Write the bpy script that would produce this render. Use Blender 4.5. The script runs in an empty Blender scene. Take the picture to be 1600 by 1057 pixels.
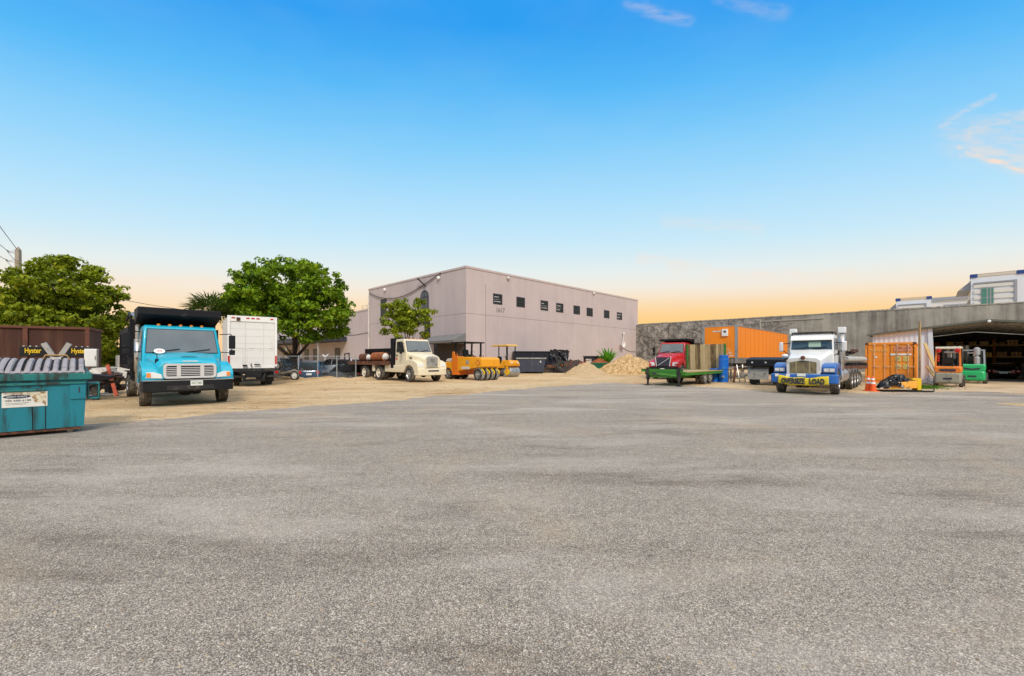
import bpy, bmesh, math, random
import numpy as np
from mathutils import Vector, Matrix
R = math.radians
random.seed(7)
sc = bpy.context.scene
col = sc.collection
# ---------------------------------------------------------------- camera
F, YH, HC = 666.0, 560.0, 1.6          # focal length in photo pixels, horizon row, eye height
cam_d = bpy.data.cameras.new('camera'); cam = bpy.data.objects.new('camera', cam_d); col.objects.link(cam)
cam.location = (0, 0, HC); cam.rotation_euler = (R(90), 0, 0)
cam_d.sensor_width = 36; cam_d.lens = 36 * F / 1600
cam_d.shift_y = (YH - 528.5) / 1600
cam_d.clip_end = 3000; cam_d.clip_start = 0.05
sc.camera = cam
sc.view_settings.view_transform = 'Standard'; sc.view_settings.look = 'None'
sc.view_settings.exposure = 0.88; sc.view_settings.gamma = 1.0; sc.view_settings.use_curve_mapping = False
# ---------------------------------------------------------------- sky and sun
SUN_EL, SUN_AZ = R(40), R(166)          # azimuth clockwise from +Y (north): the sun stands behind the camera, to the right
def lin(r, g, b):
    f = lambda c: (c/255/12.92) if c <= 10 else ((c/255+.055)/1.055)**2.4
    return (f(r), f(g), f(b), 1)
class NT:
    """small wrapper that makes shader nodes"""
    def __init__(s, tree): s.t = tree; s.n = tree.nodes; s.l = tree.links
    def set(s, sock, v):
        if hasattr(v, 'is_output'): s.l.new(v, sock)
        elif v is not None: sock.default_value = v
    def math(s, op, a, b=None, c=None, clamp=False):
        n = s.n.new('ShaderNodeMath'); n.operation = op; n.use_clamp = clamp
        s.set(n.inputs[0], a); s.set(n.inputs[1], b)
        if c is not None: s.set(n.inputs[2], c)
        return n.outputs[0]
    def vmath(s, op, a, b=None, out=0):
        n = s.n.new('ShaderNodeVectorMath'); n.operation = op
        s.set(n.inputs[0], a)
        if op == 'SCALE': s.set(n.inputs[3], b)
        elif b is not None: s.set(n.inputs[1], b)
        return n.outputs[out]
    def noise(s, vec, scale, detail=4, rough=.55, dist=0, out=0):
        n = s.n.new('ShaderNodeTexNoise'); s.set(n.inputs['Vector'], vec)
        s.set(n.inputs['Scale'], scale); n.inputs['Detail'].default_value = detail
        n.inputs['Roughness'].default_value = rough; n.inputs['Distortion'].default_value = dist
        return n.outputs[out]
    def vor(s, vec, scale, feat='F1', out=0, rnd=1.0):
        n = s.n.new('ShaderNodeTexVoronoi'); n.feature = feat; s.set(n.inputs['Vector'], vec)
        n.inputs['Scale'].default_value = scale; n.inputs['Randomness'].default_value = rnd
        return n.outputs[out]
    def ramp(s, fac, stops, interp='LINEAR'):
        n = s.n.new('ShaderNodeValToRGB'); n.color_ramp.interpolation = interp; s.set(n.inputs[0], fac)
        e = n.color_ramp.elements
        while len(e) < len(stops): e.new(.5)
        for k, (p, c) in zip(e, stops):
            k.position = p; k.color = c if hasattr(c, '__len__') else (c, c, c, 1)
        return n.outputs[0]
    def mix(s, fac, a, b, mode='MIX'):
        n = s.n.new('ShaderNodeMix'); n.data_type = 'RGBA'; n.blend_type = mode
        s.set(n.inputs[0], fac); s.set(n.inputs[6], a); s.set(n.inputs[7], b)
        return n.outputs[2]
    def mapr(s, v, a, b, c=0.0, d=1.0):
        n = s.n.new('ShaderNodeMapRange'); n.interpolation_type = 'SMOOTHSTEP'
        for i, x in enumerate((v, a, b, c, d)): s.set(n.inputs[i], x)
        return n.outputs[0]
    def mapping(s, vec, scale=(1, 1, 1), rot=(0, 0, 0), loc=(0, 0, 0)):
        n = s.n.new('ShaderNodeMapping'); s.set(n.inputs[0], vec)
        n.inputs['Scale'].default_value = scale; n.inputs['Rotation'].default_value = rot; n.inputs['Location'].default_value = loc
        return n.outputs[0]
    def coord(s, w='Object'):
        n = s.n.new('ShaderNodeTexCoord'); return n.outputs[w]
    def sep(s, v):
        n = s.n.new('ShaderNodeSeparateXYZ'); s.set(n.inputs[0], v); return n.outputs
    def comb(s, x, y, z):
        n = s.n.new('ShaderNodeCombineXYZ'); s.set(n.inputs[0], x); s.set(n.inputs[1], y); s.set(n.inputs[2], z); return n.outputs[0]
    def bump(s, h, strength=.3, dist=.02):
        n = s.n.new('ShaderNodeBump'); n.inputs['Strength'].default_value = strength; n.inputs['Distance'].default_value = dist
        s.set(n.inputs['Height'], h); return n.outputs[0]
world = bpy.data.worlds.new('World'); sc.world = world; world.use_nodes = True
def make_sky():
    w = NT(world.node_tree); w.n.clear()
    sky = w.n.new('ShaderNodeTexSky'); sky.sky_type = 'NISHITA'; sky.sun_disc = False
    sky.sun_elevation = SUN_EL; sky.sun_rotation = SUN_AZ
    d = w.coord('Generated'); x, y, z = w.sep(d)
    den = w.math('SQRT', w.math('ADD', w.math('MULTIPLY', y, y), w.math('MULTIPLY', w.math('MULTIPLY', x, x), .45)))
    e = w.math('ARCTAN2', z, den)                                  # elevation, the glow a little wider to the sides
    e = w.math('MULTIPLY', e, 2/math.pi)
    deg = lambda a: a/90
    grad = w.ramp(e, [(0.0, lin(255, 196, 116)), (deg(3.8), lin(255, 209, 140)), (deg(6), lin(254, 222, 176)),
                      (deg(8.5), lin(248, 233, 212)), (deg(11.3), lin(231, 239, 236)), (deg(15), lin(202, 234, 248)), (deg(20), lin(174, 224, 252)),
                      (deg(26), lin(134, 208, 252)), (deg(32), lin(86, 186, 249)), (deg(38), lin(40, 160, 243)), (deg(45), lin(36, 156, 241)), (deg(60), (1.35, 1.25, 1.12, 1)), (1.0, (2.4, 2.1, 1.75, 1))])  # last two stops: unseen bright sky overhead, added to keep the light neutral
    glow = w.math('MULTIPLY', w.mapr(w.math('DIVIDE', x, w.math('MAXIMUM', w.math('ABSOLUTE', y), .05)), -.75, .25), w.mapr(e, deg(9.5), deg(3)))
    grad = w.mix(w.math('MULTIPLY', glow, .9), w.mix(w.math('MULTIPLY', w.mapr(e, deg(10), deg(1)), .35), grad, lin(254, 216, 184)), lin(255, 202, 106))
    # thin clouds, laid out on the plane z/y, x/y of the northern sky
    yy = w.math('MAXIMUM', y, .05); a = w.math('DIVIDE', x, yy); b = w.math('DIVIDE', z, yy)
    p0 = w.comb(a, b, 0.0)
    wob = w.vmath('SCALE', w.vmath('SUBTRACT', w.noise(p0, 9, 4, out=1), (.5, .5, .5)), .05)
    p = w.vmath('ADD', p0, wob)
    def P2(px, py): return ((px-800)/F, (YH-py)/F, 0)
    tot = None
    for (q0, q1, wd, am) in [((1500, 232), (1610, 270), .016, .95), ((1512, 225), (1620, 262), .05, .5), ((1500, 240), (1520, 200), .017, .5), ((1512, 206), (1640, 172), .028, .42),
                             ((1470, 196), (1556, 150), .014, .33), ((1500, 215), (1620, 225), .09, .3), ((985, 5), (1075, 32), .026, .24), ((1130, 2), (1225, 22), .03, .15),
                             ((1040, 345), (1180, 358), .03, .22), ((1000, 408), (1220, 432), .02, .35), ((1050, 425), (1330, 428), .016, .25), ((160, 440), (340, 446), .02, .35)]:
        A, B = Vector(P2(*q0)), Vector(P2(*q1)); ab = B-A
        pa = w.vmath('SUBTRACT', p, tuple(A))
        h = w.math('DIVIDE', w.vmath('DOT_PRODUCT', pa, tuple(ab), out=1), ab.length_squared, clamp=True)
        dd = w.vmath('LENGTH', w.vmath('SUBTRACT', pa, w.vmath('SCALE', tuple(ab), h)), out=1)
        m = w.math('MULTIPLY', w.mapr(dd, wd, 0.0), am)
        tot = m if tot is None else w.math('MAXIMUM', tot, m)
    fine = w.noise(w.mapping(p0, (6, 22, 1), (0, 0, .3)), 3, 6, .6)
    tot = w.math('MULTIPLY', tot, w.mapr(fine, .25, .62))
    tot = w.math('MULTIPLY', tot, w.math('GREATER_THAN', y, .06))
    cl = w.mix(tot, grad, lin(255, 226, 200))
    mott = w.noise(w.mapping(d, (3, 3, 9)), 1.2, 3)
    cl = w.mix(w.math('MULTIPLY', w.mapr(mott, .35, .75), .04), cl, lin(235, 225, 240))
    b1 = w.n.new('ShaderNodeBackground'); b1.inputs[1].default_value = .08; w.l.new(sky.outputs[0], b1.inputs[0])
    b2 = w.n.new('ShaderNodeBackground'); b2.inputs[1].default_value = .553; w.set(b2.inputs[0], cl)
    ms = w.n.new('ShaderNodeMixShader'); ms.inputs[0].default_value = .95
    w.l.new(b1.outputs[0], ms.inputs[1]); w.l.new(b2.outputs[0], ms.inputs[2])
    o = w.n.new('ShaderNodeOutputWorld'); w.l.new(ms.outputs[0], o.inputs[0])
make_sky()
sun_d = bpy.data.lights.new('sun', 'SUN'); sun_d.energy = 1.5; sun_d.angle = R(12); sun_d.color = (1, .89, .74)
sun = bpy.data.objects.new('sun', sun_d); col.objects.link(sun)
sv = Vector((math.sin(SUN_AZ)*math.cos(SUN_EL), math.cos(SUN_AZ)*math.cos(SUN_EL), math.sin(SUN_EL)))
sun.rotation_euler = sv.to_track_quat('Z', 'Y').to_euler(); sun.location = sv*50
# ---------------------------------------------------------------- helpers
def G(px, py, z=0.0):
    """the point at height z seen at a pixel of the photograph (used to take measurements)"""
    d = F*(HC-z)/(py-YH); return Vector(((px-800)/F*d, d, z))
def P(px, py, d): return Vector(((px-800)/F*d, d, HC+(YH-py)/F*d))
U = Vector((.702, .712, 0)); V = Vector((-.712, .702, 0))       # the yard's two directions
AU = math.atan2(U.y, U.x)
class MB:
    def __init__(s): s.v = []; s.f = []; s.m = []; s.mi = 0
    def add(s, vs, fs):
        o = len(s.v); s.v += [tuple(v) for v in vs]
        for f in fs: s.f.append([o+i for i in f]); s.m.append(s.mi)
        return s
    def box(s, a, b, mat=None):
        x0, y0, z0 = a; x1, y1, z1 = b
        vs = [(x0, y0, z0), (x1, y0, z0), (x1, y1, z0), (x0, y1, z0), (x0, y0, z1), (x1, y0, z1), (x1, y1, z1), (x0, y1, z1)]
        if mat is not None: vs = [mat @ Vector(v) for v in vs]
        return s.add(vs, [(0, 3, 2, 1), (4, 5, 6, 7), (0, 1, 5, 4), (1, 2, 6, 5), (2, 3, 7, 6), (3, 0, 4, 7)])
    def cbox(s, c, d, rot=None):
        m = Matrix.Translation(c) @ (rot.to_4x4() if rot else Matrix())
        return s.box((-d[0]/2, -d[1]/2, -d[2]/2), (d[0]/2, d[1]/2, d[2]/2), m)
    def bar(s, p, q, w, h=None, up=(0, 0, 1)):
        """a rectangular bar from p to q"""
        h = h or w; p = Vector(p); q = Vector(q); z = (q-p).normalized(); up = Vector(up)
        if abs(z.dot(up)) > .98: up = Vector((1, 0, 0))
        x = up.cross(z).normalized(); y = z.cross(x)
        o = [(-1, -1), (1, -1), (1, 1), (-1, 1)]
        vs = [e + x*(a*w/2) + y*(b*h/2) for e in (p, q) for a, b in o]
        return s.add(vs, [(3, 2, 1, 0), (4, 5, 6, 7), (0, 1, 5, 4), (1, 2, 6, 5), (2, 3, 7, 6), (3, 0, 4, 7)])
    def tube(s, pts, r, n=8, cap=True):
        pts = [Vector(p) for p in pts]; rs = r if hasattr(r, '__len__') else [r]*len(pts); rings = []
        ref = None
        for i, p in enumerate(pts):
            t = (pts[min(i+1, len(pts)-1)]-pts[max(i-1, 0)]).normalized()
            if ref is None: ref = Vector((0, 0, 1)) if abs(t.z) < .9 else Vector((1, 0, 0))
            x = (ref - t*ref.dot(t)).normalized(); y = t.cross(x); ref = x
            rings.append([p + (x*math.cos(k*2*math.pi/n) + y*math.sin(k*2*math.pi/n))*rs[i] for k in range(n)])
        return s.loft(rings, cap)
    def loft(s, rings, cap=True):
        n = len(rings[0]); vs = [v for r in rings for v in r]; fs = []
        for i in range(len(rings)-1):
            for k in range(n):
                a = i*n+k; b = i*n+(k+1) % n; fs.append((a, b, b+n, a+n))
        if cap: fs.append(tuple(range(n-1, -1, -1))); fs.append(tuple(range((len(rings)-1)*n, len(rings)*n)))
        return s.add(vs, fs)
    def lathe(s, prof, n=24, c=(0, 0, 0), axis='z', cap=True):
        """profile (r, h) turned about an axis"""
        rings = []
        for r, h in prof:
            ring = []
            for k in range(n):
                a = k*2*math.pi/n; p, q = r*math.cos(a), r*math.sin(a)
                v = {'z': (p, q, h), 'y': (q, h, p), 'x': (h, p, q)}[axis]
                ring.append((v[0]+c[0], v[1]+c[1], v[2]+c[2]))
            rings.append(ring)
        return s.loft(rings, cap)
    def slab(s, pts, off, th):
        """a flat polygon thickened along its own normal"""
        pts = [Vector(p) for p in pts]; nrm = Vector((0, 0, 0))
        for i, p in enumerate(pts):
            q = pts[(i+1) % len(pts)]; nrm += p.cross(q)
        nrm.normalize(); n = len(pts)
        vs = [p+nrm*off for p in pts]+[p+nrm*(off+th) for p in pts]
        return s.add(vs, [tuple(range(n-1, -1, -1)), tuple(range(n, 2*n))]+[(i, (i+1) % n, (i+1) % n+n, i+n) for i in range(n)])
    def prism(s, poly, y0, y1):
        """a polygon in (x, z), counter-clockwise seen from -y, extruded along y"""
        n = len(poly); vs = [(x, y0, z) for x, z in poly]+[(x, y1, z) for x, z in poly]
        return s.add(vs, [tuple(range(n)), tuple(range(2*n-1, n-1, -1))]+[(i, i+n, (i+1) % n+n, (i+1) % n) for i in range(n)])
    def build(s, name, mat, parent=None, bevel=0, seg=2, smooth=False, sub=0, loc=None, rotz=None):
        me = bpy.data.meshes.new(name); me.from_pydata(s.v, [], s.f)
        mats = mat if isinstance(mat, (list, tuple)) else [mat]
        for m in mats: me.materials.append(m)
        if len(mats) > 1: me.polygons.foreach_set('material_index', s.m)
        bm = bmesh.new(); bm.from_mesh(me); bmesh.ops.recalc_face_normals(bm, faces=bm.faces); bm.to_mesh(me); bm.free()
        if smooth: me.polygons.foreach_set('use_smooth', [True]*len(me.polygons))
        me.update()
        return put(name, me, parent, bevel, seg, sub, loc, rotz, smooth)
def put(name, me, parent=None, bevel=0, seg=2, sub=0, loc=None, rotz=None, smooth=False):
    o = bpy.data.objects.new(name, me); col.objects.link(o)
    if parent: o.parent = parent
    if loc is not None: o.location = loc
    if rotz is not None: o.rotation_euler[2] = rotz
    if bevel:
        b = o.modifiers.new('b', 'BEVEL'); b.width = bevel; b.segments = seg; b.limit_method = 'ANGLE'; b.angle_limit = R(28); b.harden_normals = False
        me.polygons.foreach_set('use_smooth', [True]*len(me.polygons))
        w = o.modifiers.new('n', 'WEIGHTED_NORMAL'); w.keep_sharp = False
    if sub:
        m = o.modifiers.new('s', 'SUBSURF'); m.levels = sub; m.render_levels = sub
    return o
def tag(o, label, cat, group=None, kind=None):
    o['label'] = label; o['category'] = cat
    if group: o['group'] = group
    if kind: o['kind'] = kind
    return o
def thing(name, label, cat, loc=(0, 0, 0), rotz=0, group=None):
    o = bpy.data.objects.new(name, None); col.objects.link(o); o.empty_display_size = .3
    o.location = loc; o.rotation_euler = (0, 0, rotz)
    return tag(o, label, cat, group)
def copy_tree(o, parent=None):
    c = o.copy(); col.objects.link(c); c.parent = parent
    for ch in list(o.children): copy_tree(ch, c)
    return c
def text(s, name, mat, parent, o, right, up, height, width=None, depth=.004, bold=0):
    """lettering as a thin raised mesh: o is its lower left corner"""
    cu = bpy.data.curves.new('t', 'FONT'); cu.body = s; cu.size = 1; cu.extrude = .5; cu.offset = bold; cu.resolution_u = 3
    t = bpy.data.objects.new('t', cu); col.objects.link(t)
    me = bpy.data.meshes.new_from_object(t.evaluated_get(bpy.context.evaluated_depsgraph_get()))
    bpy.data.objects.remove(t); bpy.data.curves.remove(cu)
    me.name = name; co = np.empty(len(me.vertices)*3); me.vertices.foreach_get('co', co); co = co.reshape(-1, 3)
    mn, mx = co.min(0), co.max(0); sy = height/(mx[1]-mn[1]); sx = width/(mx[0]-mn[0]) if width else sy
    r = Vector(right).normalized(); u = Vector(up).normalized(); nn = r.cross(u); o = Vector(o)
    out = np.outer((co[:, 0]-mn[0])*sx, r)+np.outer((co[:, 1]-mn[1])*sy, u)+np.outer((co[:, 2]-mn[2])*depth, nn)+np.array(o)
    me.vertices.foreach_set('co', out.ravel()); me.materials.clear(); me.materials.append(mat); me.update()
    return put(name, me, parent)
# ---------------------------------------------------------------- materials
MATS = {}
def M(name, c, rough=.6, metal=0.0, var=.15, scale=3.0, c2=None, amt=.5, s2=4.0, bump=0.0, bscale=40.0, streak=False, spec=.5, coat=0.0):
    """a procedural material: a base colour that drifts, wear or dirt of a second colour, a fine bump"""
    if name in MATS: return MATS[name]
    m = bpy.data.materials.new(name); m.use_nodes = True; t = NT(m.node_tree); b = t.n['Principled BSDF']
    co = t.coord('Object'); c = tuple(c[:3])
    n1 = t.noise(co, scale, 5, .6)
    k = t.mix(n1, tuple(x*(1-var) for x in c)+(1,), tuple(min(1, x*(1+var)) for x in c)+(1,))
    if c2 is not None:
        v = t.mapping(co, (1, 1, .12)) if streak else co
        n2 = t.noise(v, s2, 8, .66, .4)
        k = t.mix(t.mapr(n2, 1-amt-.06+.0, 1-amt+.1), k, tuple(c2[:3])+(1,))
    t.set(b.inputs['Base Color'], k)
    t.set(b.inputs['Roughness'], t.math('MULTIPLY_ADD', n1, .25, rough-.12, clamp=True))
    b.inputs['Metallic'].default_value = metal; b.inputs['Specular IOR Level'].default_value = spec; b.inputs['Coat Weight'].default_value = coat
    if bump: t.set(b.inputs['Normal'], t.bump(t.noise(co, bscale, 4, .6), bump, .02))
    MATS[name] = m; return m
rust = (.16, .06, .03)
M('tyre', (.022, .022, .024), .85, var=.3, c2=(.16, .135, .105), amt=.45, s2=5, bump=.2, bscale=60)
M('tyre_tread', (.07, .064, .056), .9, var=.3, c2=(.19, .16, .125), amt=.5, s2=6, bump=.3, bscale=60)
M('black', (.009, .009, .011), .5, var=.3, c2=(.045, .042, .038), amt=.38, spec=.3)
M('dump_black', (.007, .0065, .009), .55, var=.35, spec=.25, c2=(.04, .036, .034), amt=.38, s2=3, bump=.1, bscale=20)
M('chassis', (.02, .019, .019), .75, var=.4, c2=(.08, .06, .045), amt=.45)
M('chrome', (.74, .74, .75), .3, .45, var=.06)
M('steel', (.42, .41, .40), .45, .7, var=.15, c2=(.2, .17, .14), amt=.4)
M('alloy', (.55, .54, .53), .38, .8, var=.15, c2=(.25, .23, .21), amt=.42)
M('glass', (.055, .075, .078), .06, var=.3, scale=1.5, spec=.8)
M('pane_dark', (.022, .024, .022), .3, var=.3, spec=.18)
M('glass_dark', (.012, .014, .017), .08, var=.3, spec=.7)
M('glass_grey', (.15, .165, .165), .08, var=.35, scale=1.2, spec=.8)
M('teal_paint', (.008, .40, .56), .32, var=.07, c2=(.04, .30, .38), amt=.38, coat=.3)
M('cream_paint', (.74, .65, .47), .38, var=.05, c2=(.55, .46, .32), amt=.36, coat=.2)
M('cream_rim', (.72, .67, .56), .5, var=.1, c2=(.4, .3, .2), amt=.36)
M('red_paint', (.50, .012, .022), .3, var=.1, c2=(.36, .02, .02), amt=.4, coat=.4)
M('white_paint', (.76, .76, .75), .35, var=.05, c2=(.55, .53, .5), amt=.35, coat=.3)
M('box_white', (.72, .71, .69), .5, var=.05, c2=(.55, .52, .47), amt=.36, s2=3, streak=True)
M('blue_paint', (.012, .12, .42), .35, var=.1, c2=(.05, .12, .25), amt=.38, coat=.3)
M('lamp_clear', (.72, .70, .66), .1, var=.2, scale=30, spec=.9)
M('lamp_amber', (.75, .22, .02), .2, var=.15)
M('lamp_red', (.50, .012, .012), .2, var=.15)
M('plate', (.72, .74, .70), .5, var=.06)
M('ink', (.03, .03, .05), .6)
M('ink_green', (.06, .12, .05), .6)
M('plant_orange', (.80, .34, .010), .42, var=.1, c2=(.42, .13, .01), amt=.37, coat=.15)
M('trailer_orange', (.88, .25, .004), .48, var=.05, c2=(.66, .17, .02), amt=.36, s2=2.5, streak=True)
M('box_orange', (.86, .28, .02), .5, var=.08, c2=(.55, .17, .02), amt=.32, s2=2.5, streak=True)
M('fork_orange', (.74, .19, .012), .42, var=.1, c2=(.42, .15, .05), amt=.4)
M('fork_green', (.012, .42, .14), .35, var=.08, c2=(.02, .26, .09), amt=.36, coat=.2)
M('trailer_green', (.045, .21, .02), .5, var=.15, c2=(.05, .09, .02), amt=.42)
M('weathered_grey', (.33, .32, .29), .75, var=.2, c2=(.16, .15, .13), amt=.46, bump=.2)
M('rusty', rust, .85, var=.4, c2=(.06, .025, .015), amt=.5, bump=.3, bscale=25)
M('rust_red', (.052, .017, .010), .85, var=.3, c2=(.085, .034, .018), amt=.46, s2=2.5, streak=True, bump=.25, bscale=20)
M('rust_rim', (.12, .04, .022), .8, var=.3, c2=(.07, .03, .018), amt=.45, bump=.2)
M('rust_orange', (.34, .10, .025), .85, var=.3, c2=(.17, .05, .02), amt=.5, bump=.3, bscale=25)
M('beam_red', (.40, .062, .02), .7, var=.2, c2=(.17, .035, .02), amt=.45, bump=.15)
M('bin_teal', (.005, .185, .235), .5, var=.18, scale=2, c2=(.012, .05, .05), amt=.45, s2=3.2, streak=True, bump=.15, bscale=15)
M('bin_teal_worn', (.008, .16, .15), .55, var=.25, scale=2, c2=(.022, .03, .026), amt=.5, s2=5, streak=True, bump=.15)
M('lid_grey', (.30, .27, .275), .6, var=.15, c2=(.12, .11, .125), amt=.42, bump=.12, bscale=30)
M('lid_gap', (.016, .014, .016), .8, spec=.2)
M('navy', (.022, .028, .06), .4, var=.2)
M('sticker', (.72, .69, .62), .6, var=.08, c2=(.30, .17, .06), amt=.38, s2=7)
M('sticker_torn', (.68, .60, .44), .7, var=.25, scale=12, c2=(.28, .14, .04), amt=.5, s2=14)
M('white', (.78, .78, .76), .5, var=.06)
M('dirty_white', (.62, .60, .56), .6, var=.1, c2=(.35, .31, .26), amt=.42)
M('yellow', (.74, .48, .008), .45, var=.1, c2=(.48, .30, .02), amt=.38)
M('banner_yellow', (.72, .55, .02), .6, var=.12, scale=4, c2=(.45, .33, .03), amt=.38)
M('cone_orange', (.85, .11, .01), .5, var=.08, c2=(.5, .1, .03), amt=.35)
M('drum_blue', (.004, .135, .55), .38, var=.1, c2=(.03, .12, .30), amt=.36)
M('bag_black', (.012, .012, .014), .3, var=.4, bump=.5, bscale=9)
M('sack_white', (.62, .60, .57), .8, var=.15, bump=.4, bscale=10)
M('timber', (.40, .26, .115), .8, var=.25, scale=5, c2=(.22, .14, .07), amt=.42, bump=.2)
M('timber_yellow', (.46, .33, .13), .75, var=.2, c2=(.25, .17, .08), amt=.4)
M('cable', (.02, .02, .022), .7)
M('blue_car', (.02, .075, .16), .28, var=.1, coat=.5)
M('dark_car', (.10, .115, .13), .25, var=.15, coat=.5)
M('silver_car', (.66, .68, .70), .25, .3, var=.05, coat=.5)
M('grey_car', (.14, .16, .21), .25, .3, var=.06, coat=.5)
M('black_car', (.006, .006, .008), .14, var=.2, coat=.7)
M('skip_black', (.009, .010, .020), .5, var=.4, spec=.35, c2=(.045, .042, .05), amt=.40, streak=True, bump=.15, bscale=12)
M('bin_green', (.012, .13, .07), .5, var=.15)
M('galvanised', (.42, .44, .46), .5, .6, var=.15)
M('concrete_pole', (.34, .29, .23), .85, var=.15, c2=(.2, .16, .12), amt=.42, bump=.2)
M('stone_white', (.66, .65, .63), .7, var=.05)
M('condo_white', (.70, .72, .76), .6, var=.04, c2=(.58, .60, .64), amt=.35, streak=True, s2=1)
M('condo_rib', (.66, .64, .60), .6, var=.05)
M('condo_grey', (.30, .31, .34), .6, var=.08)
M('condo_blue', (.012, .05, .24), .5, var=.08)
M('condo_tan', (.46, .37, .28), .6, var=.1)
M('green_glass', (.03, .20, .16), .12, var=.3, scale=1, spec=.8)
M('shed_white', (.62, .68, .74), .5, var=.06, c2=(.45, .42, .38), amt=.2, s2=2, streak=True)
M('shed_roof', (.12, .125, .10), .6, .2, var=.2, c2=(.07, .06, .05), amt=.4, s2=1)
M('awning_dark', (.028, .030, .042), .6, var=.2)
M('awning_grey', (.17, .165, .165), .7, var=.1)
M('bark', (.085, .06, .045), .95, var=.35, scale=6, c2=(.03, .022, .018), amt=.48, s2=7, bump=.6, bscale=14)
M('scrap', (.035, .03, .028), .8, var=.6, scale=4, c2=(.14, .06, .03), amt=.45, bump=.3)
M('seat_black', (.012, .012, .012), .6)
M('pipe_grey', (.42, .42, .40), .5, var=.12, c2=(.25, .22, .2), amt=.4)

def special(name, fn, rough=.9):
    m = bpy.data.materials.new(name); m.use_nodes = True; t = NT(m.node_tree); b = t.n['Principled BSDF']
    b.inputs['Roughness'].default_value = rough; fn(t, b); MATS[name] = m; return m
def sand_nodes(t, co):
    big = t.noise(t.mapping(co, (1, 1, 1), (0, 0, -.72)), .22, 6, .65)
    st = t.noise(t.mapping(co, (.25, 2.2, 1), (0, 0, .10)), .8, 7, .68)
    st2 = t.noise(t.mapping(co, (.2, 1.8, 1), (0, 0, .75)), 1.2, 6, .66)
    mid = t.noise(co, 2.6, 7, .74); fine = t.noise(co, 16, 6, .75)
    v = t.math('ADD', t.math('MULTIPLY', big, .30), t.math('ADD', t.math('MULTIPLY', st, .26), t.math('ADD', t.math('MULTIPLY', st2, .22), t.math('MULTIPLY', mid, .25))))
    k = t.ramp(v, [(.36, lin(118, 90, 60)), (.44, lin(176, 143, 103)), (.51, lin(205, 178, 138)), (.58, lin(219, 195, 158)), (.70, lin(231, 212, 180))])
    k = t.mix(1.0, k, t.ramp(fine, [(.2, (.55, .53, .5, 1)), (.5, (.97, .96, .95, 1)), (.8, (1.2, 1.2, 1.2, 1))]), 'MULTIPLY')
    pe = t.vor(co, 9.0); k = t.mix(t.mapr(pe, .16, .08), k, lin(205, 190, 165))
    pd = t.vor(t.vmath('ADD', co, (.37, .71, 0)), 4.5); k = t.mix(t.math('MULTIPLY', t.mapr(pd, .14, .07), .7), k, lin(104, 80, 56))
    h = t.math('ADD', st, t.math('ADD', t.math('MULTIPLY', fine, .5), t.math('ADD', t.math('MULTIPLY', mid, .9), st2)))
    return k, h
def f_sand(t, b):
    k, h = sand_nodes(t, t.coord('Object')); t.set(b.inputs['Base Color'], k); t.set(b.inputs['Normal'], t.bump(h, .9, .12)); b.inputs['Specular IOR Level'].default_value = .2
special('sand', f_sand, .95)
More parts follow.
